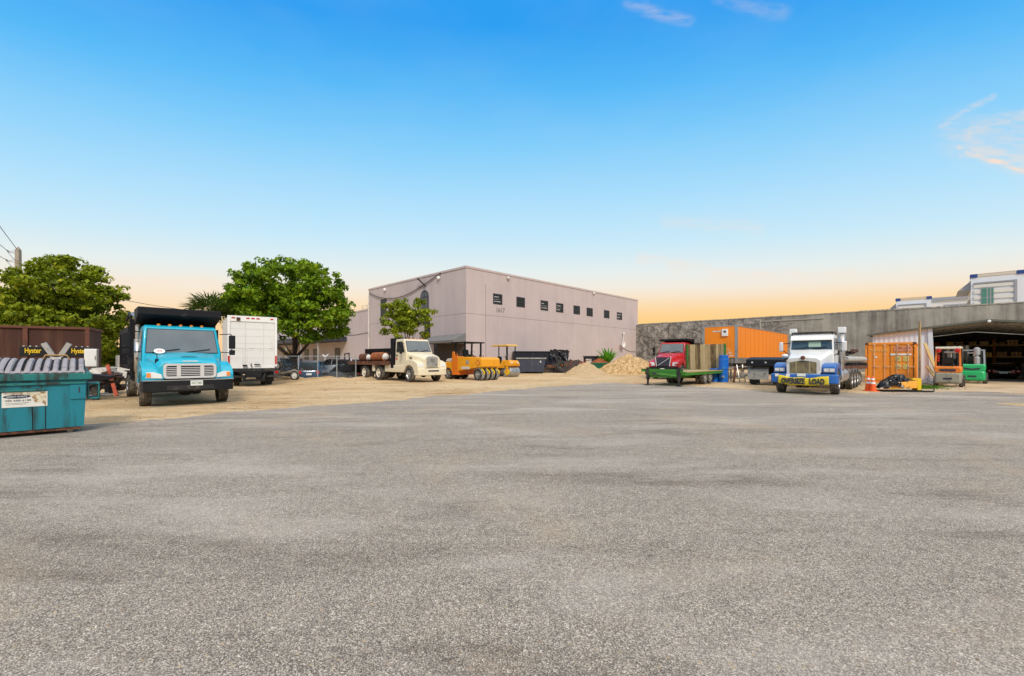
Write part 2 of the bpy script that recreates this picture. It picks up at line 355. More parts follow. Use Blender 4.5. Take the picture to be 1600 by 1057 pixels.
def f_asphalt(t, b):
    co = t.coord('Object')
    wob = t.vmath('SCALE', t.vmath('SUBTRACT', t.noise(co, 60, 2, out=1), (.5, .5, .5)), .006)
    cw = t.vmath('ADD', co, wob)
    # rolled stone chippings: every cell a stone of its own grey or tan, dark tar in the gaps
    v1 = t.vor(cw, 135, out=0); s1 = t.sep(t.vor(cw, 135, out=1))
    v2 = t.vor(cw, 76, out=0); s2 = t.sep(t.vor(cw, 76, out=1))
    stone = t.ramp(s1[0], [(0, lin(122, 113, 105)), (.35, lin(167, 158, 148)), (.7, lin(194, 184, 171)), (.9, lin(216, 207, 193)), (1, lin(242, 235, 223))])
    big = t.ramp(s2[1], [(0, lin(140, 128, 118)), (.5, lin(188, 176, 162)), (1, lin(222, 208, 188))])
    k = t.mix(t.math('MULTIPLY', t.mapr(v2, .42, .25), t.math('GREATER_THAN', s2[0], .55)), stone, big)
    gap = t.mapr(t.math('ADD', v1, t.math('MULTIPLY', t.math('SUBTRACT', s1[1], .5), .3)), .44, .72)
    k = t.mix(t.math('MULTIPLY', gap, .8), k, lin(76, 69, 64))
    n3 = t.noise(co, 22, 5, .75); n4 = t.noise(co, 6, 5, .72); n5 = t.noise(co, 55, 3, .7)
    f = t.math('ADD', t.math('MULTIPLY', t.math('SUBTRACT', n3, .5), .85), t.math('ADD', t.math('MULTIPLY', t.math('SUBTRACT', n4, .5), .55), t.math('MULTIPLY', t.math('SUBTRACT', n5, .5), .6)))
    k = t.mix(1.0, k, t.ramp(t.math('ADD', f, .5), [(.15, (.44, .43, .415, 1)), (.5, (.92, .905, .88, 1)), (.85, (1.30, 1.275, 1.24, 1))]), 'MULTIPLY')
    # patches: dusty pale sweeps along the traffic, darker worn bands, brown stains
    p1 = t.noise(t.mapping(co, (.38, 1.25, 1), (0, 0, .22)), .5, 6, .62, .3)
    p2 = t.noise(t.mapping(co, (.28, 1.15, 1), (0, 0, -.12), (3.7, 9.1, 0)), .95, 7, .68, .7)
    p3 = t.noise(co, .3, 6, .7, .4)
    k = t.mix(t.math('MULTIPLY', t.mapr(p2, .50, .66), .48), k, t.mix(1.0, k, lin(196, 191, 189), 'MULTIPLY'))
    k = t.mix(t.math('MULTIPLY', t.mapr(p2, .60, .72), .6), k, t.mix(1.0, k, lin(200, 193, 188), 'MULTIPLY'))
    k = t.mix(t.math('MULTIPLY', t.mapr(p1, .48, .66), .36), k, lin(200, 190, 180))
    k = t.mix(t.math('MULTIPLY', t.mapr(p3, .50, .66), .28), k, lin(188, 164, 132))
    sp = t.vor(t.vmath('ADD', co, (3.3, 1.7, 0)), 3.2); k = t.mix(t.math('MULTIPLY', t.mapr(sp, .035, .02), .5), k, lin(190, 165, 125))
    at = t.n.new('ShaderNodeAttribute'); at.attribute_name = 'edge'
    ks, hs = sand_nodes(t, t.coord('Object'))
    en = t.noise(co, 2.2, 7, .7); en2 = t.noise(co, .7, 4, .6)
    e = t.math('ADD', at.outputs['Fac'], t.math('MULTIPLY', t.math('SUBTRACT', t.math('ADD', en, en2), 1.0), 1.6))
    em = t.mapr(e, .45, .75)
    k = t.mix(em, k, ks)
    t.set(b.inputs['Base Color'], k)
    hh = t.math('ADD', t.math('MULTIPLY', t.mapr(v1, .7, .1), .8), t.math('ADD', t.math('MULTIPLY', n3, 1.4), t.math('MULTIPLY', n4, 1.5)))
    t.set(b.inputs['Normal'], t.bump(hh, .75, .006)); b.inputs['Specular IOR Level'].default_value = .25
special('asphalt', f_asphalt, .92)
def f_apron(t, b):
    co = t.coord('Object')
    n = t.noise(co, .5, 7, .65); n2 = t.noise(t.mapping(co, (.5, 2, 1), (0, 0, AU)), 1.1, 6, .6)
    k = t.ramp(t.math('MULTIPLY_ADD', n2, .5, t.math('MULTIPLY', n, .5)), [(.3, lin(120, 100, 78)), (.5, lin(184, 160, 128)), (.7, lin(206, 184, 152))])
    r = t.mapping(co, (1, 1, 1), (0, 0, -AU)); x, y, z = t.sep(r)
    for q, per in ((x, 4.0), (y, 4.6)):
        g = t.math('PINGPONG', t.math('ADD', q, t.math('MULTIPLY', t.noise(co, 1.5, 4), .12)), per)
        k = t.mix(t.mapr(g, .05, .015), k, lin(70, 58, 46))
    k = t.mix(t.math('MULTIPLY', t.mapr(t.noise(co, 1.8, 6, .7), .56, .75), .6), k, lin(104, 86, 66))
    t.set(b.inputs['Base Color'], k); t.set(b.inputs['Normal'], t.bump(t.noise(co, 12, 5, .7), .3, .02))
special('apron', f_apron, .85)
def f_stucco(t, b):
    co = t.coord('Object')
    n = t.noise(co, .35, 6, .62); s = t.noise(t.mapping(co, (1, 1, .06)), 1.2, 6, .65)
    k = t.ramp(t.math('MULTIPLY_ADD', s, .5, t.math('MULTIPLY', n, .5)), [(.25, (.425, .35, .345, 1)), (.5, (.505, .418, .408, 1)), (.75, (.56, .468, .448, 1))])
    k = t.mix(t.math('MULTIPLY', t.mapr(t.noise(co, .16, 5, .6, .5), .52, .62), .22), k, (.44, .385, .35, 1))
    t.set(b.inputs['Base Color'], k); t.set(b.inputs['Normal'], t.bump(t.noise(co, 9, 6, .75), .25, .02)); b.inputs['Specular IOR Level'].default_value = .25
special('stucco', f_stucco, .9)
def f_oldwall(t, b):
    co = t.coord('Object'); x, y, z = t.sep(co)             # x runs along the wall from its far end, z up
    n = t.noise(co, .5, 7, .68); s = t.noise(t.mapping(co, (1, 1, .05)), 1.6, 7, .68); s2 = t.noise(t.mapping(co, (1, 1, .1)), .35, 5, .6)
    k = t.ramp(t.math('ADD', t.math('MULTIPLY', s, .45), t.math('ADD', t.math('MULTIPLY', n, .3), t.math('MULTIPLY', s2, .3))), [(.36, (.085, .078, .07, 1)), (.46, (.21, .195, .172, 1)), (.56, (.33, .31, .27, 1)), (.72, (.48, .45, .39, 1))])
    vn = t.noise(t.mapping(co, (1, 1, 1), (0, .5, 0)), .75, 9, .74, 1.6); ve = t.vor(t.vmath('ADD', co, t.vmath('SCALE', t.noise(co, 1.3, 6, .75, out=1), 2.6)), .8, 'DISTANCE_TO_EDGE')
    kv = t.ramp(vn, [(.33, (.11, .10, .092, 1)), (.43, (.215, .20, .18, 1)), (.52, (.35, .325, .295, 1)), (.63, (.50, .47, .42, 1))])
    kv = t.mix(t.mapr(ve, .09, .02), kv, (.028, .025, .022, 1))
    kv = t.mix(.35, kv, (.27, .25, .23, 1))
    m = t.mapr(t.math('ADD', x, t.math('MULTIPLY', t.math('SUBTRACT', n, .5), 14)), 24, 17)
    k = t.mix(m, k, kv)
    t.set(b.inputs['Base Color'], k); t.set(b.inputs['Normal'], t.bump(t.math('ADD', vn, s), .5, .08)); b.inputs['Specular IOR Level'].default_value = .2
special('old_wall', f_oldwall, .95)
def f_planks(t, b):
    co = t.coord('Object'); at = t.n.new('ShaderNodeAttribute'); at.attribute_name = 'tint'
    g = t.noise(t.mapping(co, (9, 9, .55)), 3, 7, .7, .6)
    k = t.ramp(t.math('ADD', t.math('MULTIPLY', g, .75), t.math('MULTIPLY', at.outputs['Fac'], .35)), [(.32, (.06, .038, .018, 1)), (.46, (.27, .18, .08, 1)), (.60, (.46, .34, .17, 1)), (.8, (.58, .46, .27, 1))])
    t.set(b.inputs['Base Color'], k); t.set(b.inputs['Normal'], t.bump(g, .5, .02))
special('planks', f_planks, .8)
def leaf_mat(name, dark, light, young):
    def f(t, b):
        at = t.n.new('ShaderNodeAttribute'); at.attribute_name = 'tint'
        k = t.ramp(at.outputs['Fac'], [(0, dark), (.55, light), (.86, light), (1, young)])
        t.set(b.inputs['Base Color'], k); b.inputs['Roughness'].default_value = .6; b.inputs['Specular IOR Level'].default_value = .22
        tr = t.n.new('ShaderNodeBsdfTranslucent'); t.set(tr.inputs[0], t.mix(1.0, k, (1.0, 1.0, .35, 1), 'MULTIPLY'))
        mx = t.n.new('ShaderNodeMixShader'); mx.inputs[0].default_value = .38
        t.l.new(b.outputs[0], mx.inputs[1]); t.l.new(tr.outputs[0], mx.inputs[2]); t.l.new(mx.outputs[0], t.n['Material Output'].inputs[0])
    return special(name, f)
leaf_mat('leaf_a', (.05, .11, .006, 1), (.23, .36, .014, 1), (.50, .56, .025, 1))
leaf_mat('leaf_b', (.08, .12, .008, 1), (.27, .33, .016, 1), (.52, .50, .03, 1))
leaf_mat('leaf_c', (.04, .16, .015, 1), (.13, .38, .03, 1), (.26, .50, .05, 1))
leaf_mat('leaf_d', (.025, .055, .010, 1), (.075, .12, .018, 1), (.17, .18, .03, 1))
leaf_mat('grass_leaf', (.04, .10, .01, 1), (.10, .22, .02, 1), (.22, .26, .05, 1))
def f_heap(t, b):
    co = t.coord('Object'); n = t.noise(co, 3.5, 7, .75); v = t.vor(co, 8)
    k = t.ramp(n, [(.3, lin(110, 85, 55)), (.48, lin(180, 148, 104)), (.65, lin(222, 194, 148)), (.8, lin(240, 222, 190))])
    t.set(b.inputs['Base Color'], k); t.set(b.inputs['Normal'], t.bump(t.math('ADD', n, t.math('MULTIPLY', v, .5)), .8, .08)); b.inputs['Specular IOR Level'].default_value = .2
special('heap_sand', f_heap, .95)
def f_heap2(t, b):
    co = t.coord('Object'); n = t.noise(co, 9, 7, .8)
    k = t.ramp(n, [(.3, lin(128, 106, 80)), (.5, lin(180, 155, 120)), (.7, lin(212, 190, 156))])
    t.set(b.inputs['Base Color'], k); t.set(b.inputs['Normal'], t.bump(n, .5, .04)); b.inputs['Specular IOR Level'].default_value = .2
special('heap_gravel', f_heap2, .95)
def m_(n): return MATS[n]
# ================================================================ THE SETTING
def dip(x, y):
    """the parking lot beyond the wire fence lies a little lower, behind a low dirt ridge"""
    f = lambda v, a, b: max(0, min(1, (v-a)/(b-a)))
    m = f(y, 33.2, 34.6)*f(x, -42, -40)*f(-x, 9.6, 11)*f(-y, -110, -60)
    r = math.exp(-((y-32.9)/.35)**2)*f(x, -22, -18)*f(-x, 9.2, 10.2)*(.16+.07*math.sin(x*2.1)+.05*math.sin(x*5.3+1))
    return -.32*m*m*(3-2*m)+r
def ground():
    xs = [-900, -60]+[-44+i*.5 for i in range(80)]+[20, 60, 900]; ys = [-300, 10, 30]+[32+i*.4 for i in range(30)]+[60, 110, 130, 1500]; vs = []
    for y in ys:
        for x in xs: vs.append((x, y, dip(x, y)))
    n = len(xs); MB().add(vs, [(j*n+i, j*n+i+1, (j+1)*n+i+1, (j+1)*n+i) for j in range(len(ys)-1) for i in range(n-1)]).build('ground', m_('sand'), smooth=True)['kind'] = 'structure'
    px = [(133, 664), (200, 659.5), (300, 651.5), (420, 641), (520, 633.5), (600, 627.5), (700, 618.5), (800, 609.5), (880, 603), (950, 599), (1010, 600.5), (1080, 603.5), (1150, 608),
          (1225, 614.5), (1320, 614.5), (1400, 613.5), (1500, 612.8), (1560, 614), (1590, 616)]
    pts = [Vector((-60, -6, 0)), Vector((-25, 4, 0)), Vector((-12.5, 9.2, 0))]+[G(*p) for p in px]
    e = pts[-1]; pts += [e+Vector((.3, -1.4, 0)), e+Vector((.6, -2.2, 0)), Vector((30, 15, 0)), Vector((60, 8, 0))]
    rnd = random.Random(3); line = []
    for a, b in zip(pts, pts[1:]):
        n = max(1, int((b-a).length/.3))
        for i in range(n): line.append(a.lerp(b, i/n))
    line.append(pts[-1]); vs = []; ed = []; fs = []
    st = [(0, 1.0), (.15, .8), (.4, .55), (.9, .3), (2.0, .1), (3.5, .0)]
    for p in line:
        j = rnd.uniform(-.14, .14)+.16*math.sin(p.x*1.3)+.1*math.sin(p.x*3.7+1)
        for s, e in st: vs.append((p.x, p.y+.5+j-s, .004)); ed.append(e)
        vs.append((p.x, -80, .004)); ed.append(0)
    k = len(st)+1
    for i in range(len(line)-1):
        for q in range(k-1): a = i*k+q; fs.append((a, a+1, a+k+1, a+k))
    mb = MB().add(vs, fs); o = mb.build('asphalt_lot', m_('asphalt')); o['kind'] = 'structure'
    at = o.data.attributes.new('edge', 'FLOAT', 'POINT'); at.data.foreach_set('value', ed)
    if o.data.polygons[0].normal.z < 0: o.data.flip_normals()
    c = Vector((29.5, 30, 0)); r = -V
    q = [G(1438, 612.3, .008), G(1520, 611.6, .008), G(1600, 615, .008), Vector((36, 20.5, .008)), c+r*16+U*14, c-r*3.4+U*14, c-r*3.4-U*1.0, c-r*1.2-U*2.0]
    for p in q: p.z = .008
    MB().add(q, [tuple(range(len(q)))]).build('concrete_apron', m_('apron'))['kind'] = 'structure'
    c = G(1603, 633); rnd = random.Random(9); vs = [(c.x+math.cos(a*.393)*.75*rnd.uniform(.75, 1.2), c.y+math.sin(a*.393)*.6*rnd.uniform(.75, 1.2), .008) for a in range(16)]
    MB().add(vs+[(c.x, c.y, .05)], [(i, (i+1) % 16, 16) for i in range(16)]).build('dirt_patch', m_('sand'), smooth=True)['kind'] = 'structure'
    # loose grit and stones on the lot and the dirt
    rnd = np.random.default_rng(5); mb = MB()
    for i in range(5200):
        if i < 1500: d = 2.2+rnd.random()**1.5*12; x = d*rnd.uniform(-1.3, 1.3); s = rnd.uniform(.004, .011)
        elif i < 2600:
            a = line[rnd.integers(8, len(line)-5)]; x, d = a.x+rnd.normal(0, .3), a.y+.5+abs(rnd.normal(0, 1.6)); s = rnd.uniform(.008, .03)
        else:
            d = rnd.uniform(13, 42); x = rnd.uniform(-24, 26); s = rnd.uniform(.008, .026) if rnd.random() < .93 else rnd.uniform(.03, .06)
            if d < 27 and x > -8+(d-14)*.2 and d < 23+abs(x)*.05: continue
        q = [rnd.uniform(.7, 1.25) for t in range(6)]; a = rnd.uniform(0, 6)
        k = [(x+math.cos(t*1.047+a)*s*q[t], d+math.sin(t*1.047+a)*s*q[t], .003+dip(x, d)) for t in range(6)]; u = [(x+math.cos(t*1.047+a)*s*q[t]*.62, d+math.sin(t*1.047+a)*s*q[t]*.62, .003+dip(x, d)+s*.55*q[-t]) for t in range(6)]
        mb.add(k+u, [(t, (t+1) % 6, (t+1) % 6+6, t+6) for t in range(6)]+[tuple(range(6, 12))])
    o = mb.build('gravel', M('stone', (.40, .32, .22), .9, var=.5, scale=.9, c2=(.2, .15, .1), amt=.5, s2=.7)); tag(o, 'loose grit and small stones scattered over the lot', 'gravel', kind='stuff')
ground()

# ---------------------------------------------------------------- the big warehouse
BC = P(728.3, 560, 44); BC.z = 0                      # its near corner
BH = 11.18; BL = 36.0; BW = 21.1; WH = 8.3; WL = 55.0
def on_right(px):  k = (px-800)/F; return (BC.x-k*BC.y)/(k*U.y-U.x)
def on_left(px):   k = (px-800)/F; return (BC.x-k*BC.y)/(k*V.y-V.x)
def z_at(t, dr, py): return HC+(YH-py)/F*(BC.y+dr.y*t)
def building():
    # local frame: x along the right-hand face (U), y along the left-hand face (V)
    b = thing('warehouse', 'large windowed pinkish stucco warehouse with a flat parapet roof', 'building', BC, AU)
    w = MB(); w.box((0, 0, 0), (BL, BW, BH-.25))
    w.build('wall', m_('stucco'), b)
    MB().box((-.06, -.06, BH-.25), (BL+.06, BW+.06, BH)).build('parapet', m_('stucco'), b, bevel=.03)
    zb = z_at(0, U, 489.7); g = MB()
    g.box((.0, -.004, zb-.02), (BL, .0, zb+.02)); g.box((-.004, 0, zb-.02), (0, BW, zb+.02))
    tj = on_right(759); g.box((tj-.03, -.006, 0), (tj+.03, 0, BH-1.6)); g.build('wall_joint', M('joint', (.22, .18, .17), .9), b)
    for i, (x0, x1, y0, y1) in enumerate([(770.4, 784.6, 459, 476), (806.8, 820, 464.2, 480.3), (844.6, 856.2, 469.6, 485.5), (869, 880, 473.7, 488.5), (896, 906, 477.5, 491.5), (916.5, 926, 481, 494.5), (943.6, 952, 484.7, 497.5), (963.8, 971.8, 488, 500)]):
        a, c = on_right(x0), on_right(x1); zt = z_at((a+c)/2, U, (y0+y0+1.2)/2); zl = z_at((a+c)/2, U, y1)
        f = MB(); fw = .09
        for q in ((a, zl, c, zl+fw), (a, zt-fw, c, zt), (a, zl+fw, a+fw, zt-fw), (c-fw, zl+fw, c, zt-fw)): f.box((q[0], -.03, q[1]), (q[2], .02, q[3]))
        f.box((a+fw, -.02, (zl+zt)/2-.03), (c-fw, .0, (zl+zt)/2+.03))
        fr = f.build('window', m_('ink'), b)
        MB().box((a+fw, -.012, zl+fw), (c-fw, -.004, zt-fw)).build('pane', m_('pane_dark'), fr)
        if i in (0, 2, 3, 7):
            k = MB(); rr = random.Random(i)
            for q in range(3):
                zz = zl+.2+(zt-zl-.4)*(q+.3)/3; k.box((a+.15, -.018, zz), (a+.15+(c-a-.3)*rr.uniform(.4, 1), -.013, zz+.06))
            k.build('blind', m_('dirty_white'), fr)
    # number plate under the first window
    a = on_right(776); zz = z_at(a, U, 484.5)
    text('1617', 'house_number', M('number', (.16, .14, .13), .7), b, (a, -.004, zz-.25), (1, 0, 0), (0, 0, 1), .55, 1.25, .02)
    for px, py in ((793, 435), (927, 459)):
        t = on_right(px); z = z_at(t, U, py); MB().lathe([(.05, -.28), (.17, -.24), (.2, -.1), (.15, 0)], 14, (t, 0, z), 'y').build('flood_light', m_('dirty_white'), b, smooth=True)
    t = on_right(968); z = z_at(t, U, 538)
    d = MB(); d.lathe([(.05, -.55), (.5, -.75), (.52, -.72), (.08, -.5)], 18, (t, 0, z), 'y'); d.bar((t, -.5, z), (t, 0, z), .07); d.bar((t, -.6, z), (t+.75, -.3, z+1.6), .05); d.box((t+.6, -.4, z+1.5), (t+.9, -.2, z+1.9))
    d.build('satellite_dish', m_('box_white'), b)
    q = MB(); q.tube([(t+.9, -.05, z-.6), (t+3, -.05, z-1.1), (BL-.2, -.05, z-1.15)], .035, 6); q.build('conduit', m_('joint'), b)
    # left-hand face (its plane is x = 0)
    def lf(px, py): t = on_left(px); return t, z_at(t, V, py)
    t0, zt = lf(670, 452.5); t1, _ = lf(657.3, 455); zb_ = zt-3.4; rad = (t1-t0)/2; cy = (t0+t1)/2
    def arch(r, zbase): return [(cy-r, zbase), (cy+r, zbase)]+[(cy+r*math.cos(k*math.pi/12), zt-rad+r*math.sin(k*math.pi/12)) for k in range(1, 12)]+[(cy-r, zt-rad)]
    o = MB(); po = arch(rad, zb_); pi = arch(rad-.16, zb_+.16)
    pts = [(-.06, y, z) for y, z in po]; o.slab(pts, 0, .05); fr = o.build('arched_window', m_('ink'), b)
    MB().slab([(-.066, y, z) for y, z in pi], 0, .004).build('pane', M('pane_grey', (.10, .10, .10), .3, spec=.25), fr)
    k = MB(); k.box((-.085, cy-.05, zb_), (-.066, cy+.05, zt)); k.box((-.085, cy-rad, zt-rad-.05), (-.066, cy-.051, zt-rad+.05)); k.box((-.085, cy+.051, zt-rad-.05), (-.066, cy+rad, zt-rad+.05)); k.build('muntin', m_('ink'), fr)
    for px, py, wd, ht in ((599.5, 482, 1.5, 2.4), (668, 515, 1.1, 3.2)):
        t, z = lf(px, py); f = MB(); f.box((-.05, t-wd/2, z-ht/2), (.02, t+wd/2, z+ht/2)); fr = f.build('window', m_('ink'), b)
        MB().box((-.058, t-wd/2+.1, z-ht/2+.1), (-.05, t+wd/2-.1, z+ht/2-.1)).build('pane', m_('pane_dark'), fr)
    for px, py in ((602.5, 453.5), (686.5, 435)):
        t, z = lf(px, py); MB().lathe([(.05, -.28), (.19, -.24), (.22, -.1), (.16, 0)], 14, (0, t, z), 'x').build('flood_light', m_('white'), b, smooth=True)
    t, z = lf(662, 442); k = MB(); k.bar((-.1, t-.5, z-.5), (-.5, t+.5, z+.5), .14); k.build('lamp_arm', m_('chassis'), b)
    c = [lf(*q) for q in ((578, 458), (590, 464), (604, 467), (618, 466.5), (632, 463), (645, 457), (658, 449), (672, 439.5), (690, 427))]
    MB().tube([(-.12, y, z) for y, z in c], .055, 6).build('hanging_cable', M('cable_brown', (.12, .09, .085), .8), b)
    MB().tube([(-.12, BW-.25, .2), (-.12, BW-.25, BH-1)], .1, 8).build('downpipe', m_('dirty_white'), b)
    # grey canopy over the recessed entrance next to the corner
    zc = z_at(.2, V, 521); zc2 = z_at(0.2, V, 535.5); t1 = on_left(676)
    MB().add([(-.02, .05, zc), (-1.6, .05, zc2+.25), (-1.6, .05, zc2), (-.02, .05, zc2), (-.02, t1, zc-.1), (-1.6, t1, zc2+.15), (-1.6, t1, zc2-.05), (-.02, t1, zc2-.05)],
             [(0, 1, 2, 3), (7, 6, 5, 4), (0, 4, 5, 1), (1, 5, 6, 2), (2, 6, 7, 3), (3, 7, 4, 0)]).build('canopy', m_('awning_grey'), b)
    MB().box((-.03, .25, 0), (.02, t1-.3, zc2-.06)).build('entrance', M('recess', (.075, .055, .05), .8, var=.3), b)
    MB().box((-1.55, t1-1.2, 0), (-1.2, t1-.85, zc2)).build('post', m_('timber_yellow'), b)
    # lower wing
    b2 = thing('warehouse_wing', 'lower pinkish stucco wing with dark awning, joined behind the trees', 'building', BC+V*(BW+.01), AU)
    MB().box((.35, 0, -.5), (16, WL, WH)).build('wall', m_('stucco'), b2)
    MB().box((.29, 0, WH), (16, WL, WH+.2)).build('parapet', m_('stucco'), b2)
    k = MB(); y1 = 5
    for i in range(4): k.bar((1.4, .3+i*1.5, WH+.2), (1.4, .3+i*1.5, WH+1.0), .05)
    k.bar((1.4, .3, WH+1.0), (1.4, 4.8, WH+1.0), .05); k.bar((1.4, .3, WH+.6), (1.4, 4.8, WH+.6), .04); k.build('roof_rail', m_('galvanised'), b2)
    ta = on_left(538.5)-BW
    za = 1.6+35/F*62; k = MB(); k.box((-3.4, ta, za-.75), (.34, WL, za)); k.build('awning', m_('awning_dark'), b2, bevel=.04)
    for i in range(4): MB().box((-3.2, ta+2+i*7, -.4), (-3.0, ta+2.2+i*7, za-.75)).build('post', m_('weathered_grey'), b2)
    for px, wd in ((476, 2.0), (490, 2.2), (524, 1.8), (455, 2.4), (443, 2.4)):
        t = on_left(px)-BW; z = 2.3
        f = MB(); f.box((.3, t-wd/2, z-1.0), (.36, t+wd/2, z+.9)); fr = f.build('window', m_('ink'), b2)
        MB().box((.292, t-wd/2+.12, z-.88), (.3, t+wd/2-.12, z+.78)).build('pane', m_('pane_dark'), fr)
    t = on_left(445)-BW; MB().box((.2, t-2, 1.2), (.29, t+2, 3.2)).build('door', m_('timber'), b2)
    MB().tube([(.3, 0.4, 5.2), (.3, 5, 5.0), (.3, 12, 5.3)], .03, 5).build('cable', m_('cable_brown'), b2)
building()

# ---------------------------------------------------------------- the old concrete wall
W0 = P(997, 560, 69); W0.z = 0; WD = Vector((.727, -.687, 0)).normalized(); AW = math.atan2(WD.y, WD.x)
def old_wall():
    zt = HC+52/F*69
    o = thing('concrete_wall', 'tall stained grey concrete wall running behind the trucks and shed', 'wall', W0, AW)
    MB().box((-1.6, 0, 0), (62, .5, zt)).build('wall', m_('old_wall'), o)
    c = MB(); rnd = random.Random(2); x = 0
    while x < 62: l = rnd.uniform(2.5, 5); c.box((x, -.05, zt), (min(62, x+l-.02), .55, zt+.12+rnd.uniform(-.03, .03))); x += l
    c.build('coping', M('coping', (.40, .38, .33), .9, var=.3, c2=(.2, .19, .17)), o)
    k = MB()
    for x, z0, z1, w in ((17.5, 3.3, zt-.2, .16), (41.5, 4.6, zt-.3, .35)): k.box((x, -.1, z0), (x+w, -.0, z1))
    k.box((17.66, -.09, zt-.55), (24.5, 0, zt-.42)); k.build('wall_pipe', M('pale_pipe', (.36, .34, .30), .8), o)
    # dead creeper stems
    rnd = random.Random(11); mb = MB()
    for i in range(120):
        x = rnd.uniform(.4, 19); z = rnd.uniform(.2, 4.5); a = rnd.uniform(.3, 2.8); pts = []
        for s in range(rnd.randint(6, 14)):
            pts.append((x, -.03-.02*rnd.random(), z)); a += rnd.uniform(-.55, .55); x += math.cos(a)*.35; z += abs(math.sin(a))*.32
            if z > zt-.1 or x < .1 or x > 22: break
        if len(pts) > 2: mb.tube(pts, [.03*(1-.6*j/len(pts)) for j in range(len(pts))], 4)
    v = mb.build('creeper', M('dead_creeper', (.14, .125, .11), .95, var=.4, c2=(.22, .20, .18), amt=.45)); v.location = W0; v.rotation_euler[2] = AW
    tag(v, 'dead grey creeper stems clinging to the concrete wall beside the warehouse', 'creeper')
old_wall()
def wall_pt(px): k = (px-800)/F; t = (W0.x-k*W0.y)/(k*WD.y-WD.x); return t

# ---------------------------------------------------------------- foliage
def leaf_cloud(centres, rads, n, size, rnd, flat=.55, up=.6, gap=0.0):
    """n leaves scattered through each of several clumps; each leaf a small folded blade"""
    vs = []; fs = []; tint = []
    for (c, r, k) in zip(centres, rads, n):
        d = rnd.normal(size=(k, 3)); d /= np.linalg.norm(d, axis=1)[:, None]
        rr = r*(rnd.random(k)**.45)
        p = np.array(c)+d*rr[:, None]*np.array((1, 1, flat))
        nrm = d*.6+np.array((0, 0, up))+rnd.normal(size=(k, 3))*.45; nrm /= np.linalg.norm(nrm, axis=1)[:, None]
        a = rnd.normal(size=(k, 3)); a -= nrm*np.sum(a*nrm, 1)[:, None]; a /= np.linalg.norm(a, axis=1)[:, None]
        a += np.array((0, 0, -.25)); b = np.cross(nrm, a)
        s = size*rnd.uniform(.6, 1.35, k)[:, None]
        base = p-a*s*.5; tip = p+a*s*.5-nrm*s*.12; l = p+b*s*.3+nrm*s*.06; q = p-b*s*.3+nrm*s*.06
        o = len(vs)*4 if False else sum(len(x) for x in vs)
        st = np.stack([base, q, tip, l], 1).reshape(-1, 3); vs.append(st)
        idx = o+np.arange(k)*4
        fs.append(np.stack([idx, idx+1, idx+2, idx+3], 1))
        ct = rnd.normal(0, .16); tint.append(np.clip(rnd.normal(.42+ct, .2, k), 0, 1))
    V_ = np.concatenate(vs); F_ = np.concatenate(fs); T_ = np.concatenate(tint)
    me = bpy.data.meshes.new('crown'); me.vertices.add(len(V_)); me.vertices.foreach_set('co', V_.ravel())
    me.loops.add(len(F_)*4); me.loops.foreach_set('vertex_index', F_.ravel().astype(np.int32))
    me.polygons.add(len(F_)); me.polygons.foreach_set('loop_start', (np.arange(len(F_))*4).astype(np.int32))
    me.update(calc_edges=True); me.validate()
    at = me.attributes.new('tint', 'FLOAT', 'FACE'); at.data.foreach_set('value', T_.astype(np.float32)[:len(me.polygons)])
    return me
def tree(name, label, base, h0, cc, rad, nc, nl, size, seed, leaf, trunk_r=.3, spread=1.0, cr=(.9, 1.6), limbs=7, group=None, skirt=-.75):
    """cc: crown centre relative to base; rad: crown radii"""
    rnd = np.random.default_rng(seed); t = thing(name, label, 'tree', base, 0, group)
    cs = []; rs = []; ns = []
    for i in range(nc):
        d = rnd.normal(size=3); d /= np.linalg.norm(d)
        if d[2] < skirt: d[2] = -d[2]*.3
        k = rnd.uniform(.80, 1.0) if i < nc*.72 else rnd.uniform(.1, .68)
        r = rnd.uniform(*cr)*(1.0 if i < nc*.72 else 1.25)
        c = np.array(cc)+d*np.array(rad)*k-d*r*.55*(1 if k > .7 else 0)+rnd.normal(size=3)*.22
        cs.append(c); rs.append(r); ns.append(int(nl*r*r*rnd.uniform(.55, 1.25)))
    me = leaf_cloud(cs, rs, ns, size, rnd); me.materials.append(m_(leaf)); put('crown', me, t)
    mb = MB(); top = Vector((cc[0]*.4, cc[1]*.4, h0))
    mb.tube([(0, 0, -.1), (.02, 0, h0*.12), (top.x*.4, top.y*.4, h0*.55), top], [trunk_r*1.45, trunk_r*1.05, trunk_r*.9, trunk_r*.85], 12)
    pick = rnd.permutation(nc)[:limbs*3]
    for j, i in enumerate(pick):
        e = Vector(cs[i]); s = top.lerp(Vector((0, 0, h0*.7)), rnd.random()*.6); mid = s.lerp(e, .5)+Vector((0, 0, rnd.uniform(-.2, .5)))
        r0 = trunk_r*(.62 if j < limbs else .28)
        mb.tube([s-Vector((0, 0, .2)), s.lerp(mid, .5)+Vector((0, 0, -.1)), mid, e], [r0, r0*.75, r0*.5, r0*.18], 7)
    mb.build('trunk', m_('bark'), t, smooth=True)
    return t
b = P(96, 560, 33); b.z = 0
tree('shade_tree', 'broad olive green tree with rounded crown rising behind the rusty container', b, 3.0, (-.1, 0, 5.0), (4.5, 4.1, 4.85), 400, 190, .30, 23, 'leaf_b', .34, cr=(.42, .78), limbs=6)
b = P(462, 560, 37.5); b.z = -.32
tree('shade_tree', 'tall dense bright green tree with forked trunk beside parked cars', b, 2.2, (-.5, 0, 6.35), (5.45, 4.8, 4.75), 520, 190, .30, 5, 'leaf_a', .26, cr=(.42, .8), limbs=4)
b = P(392, 560, 44); b.z = 0
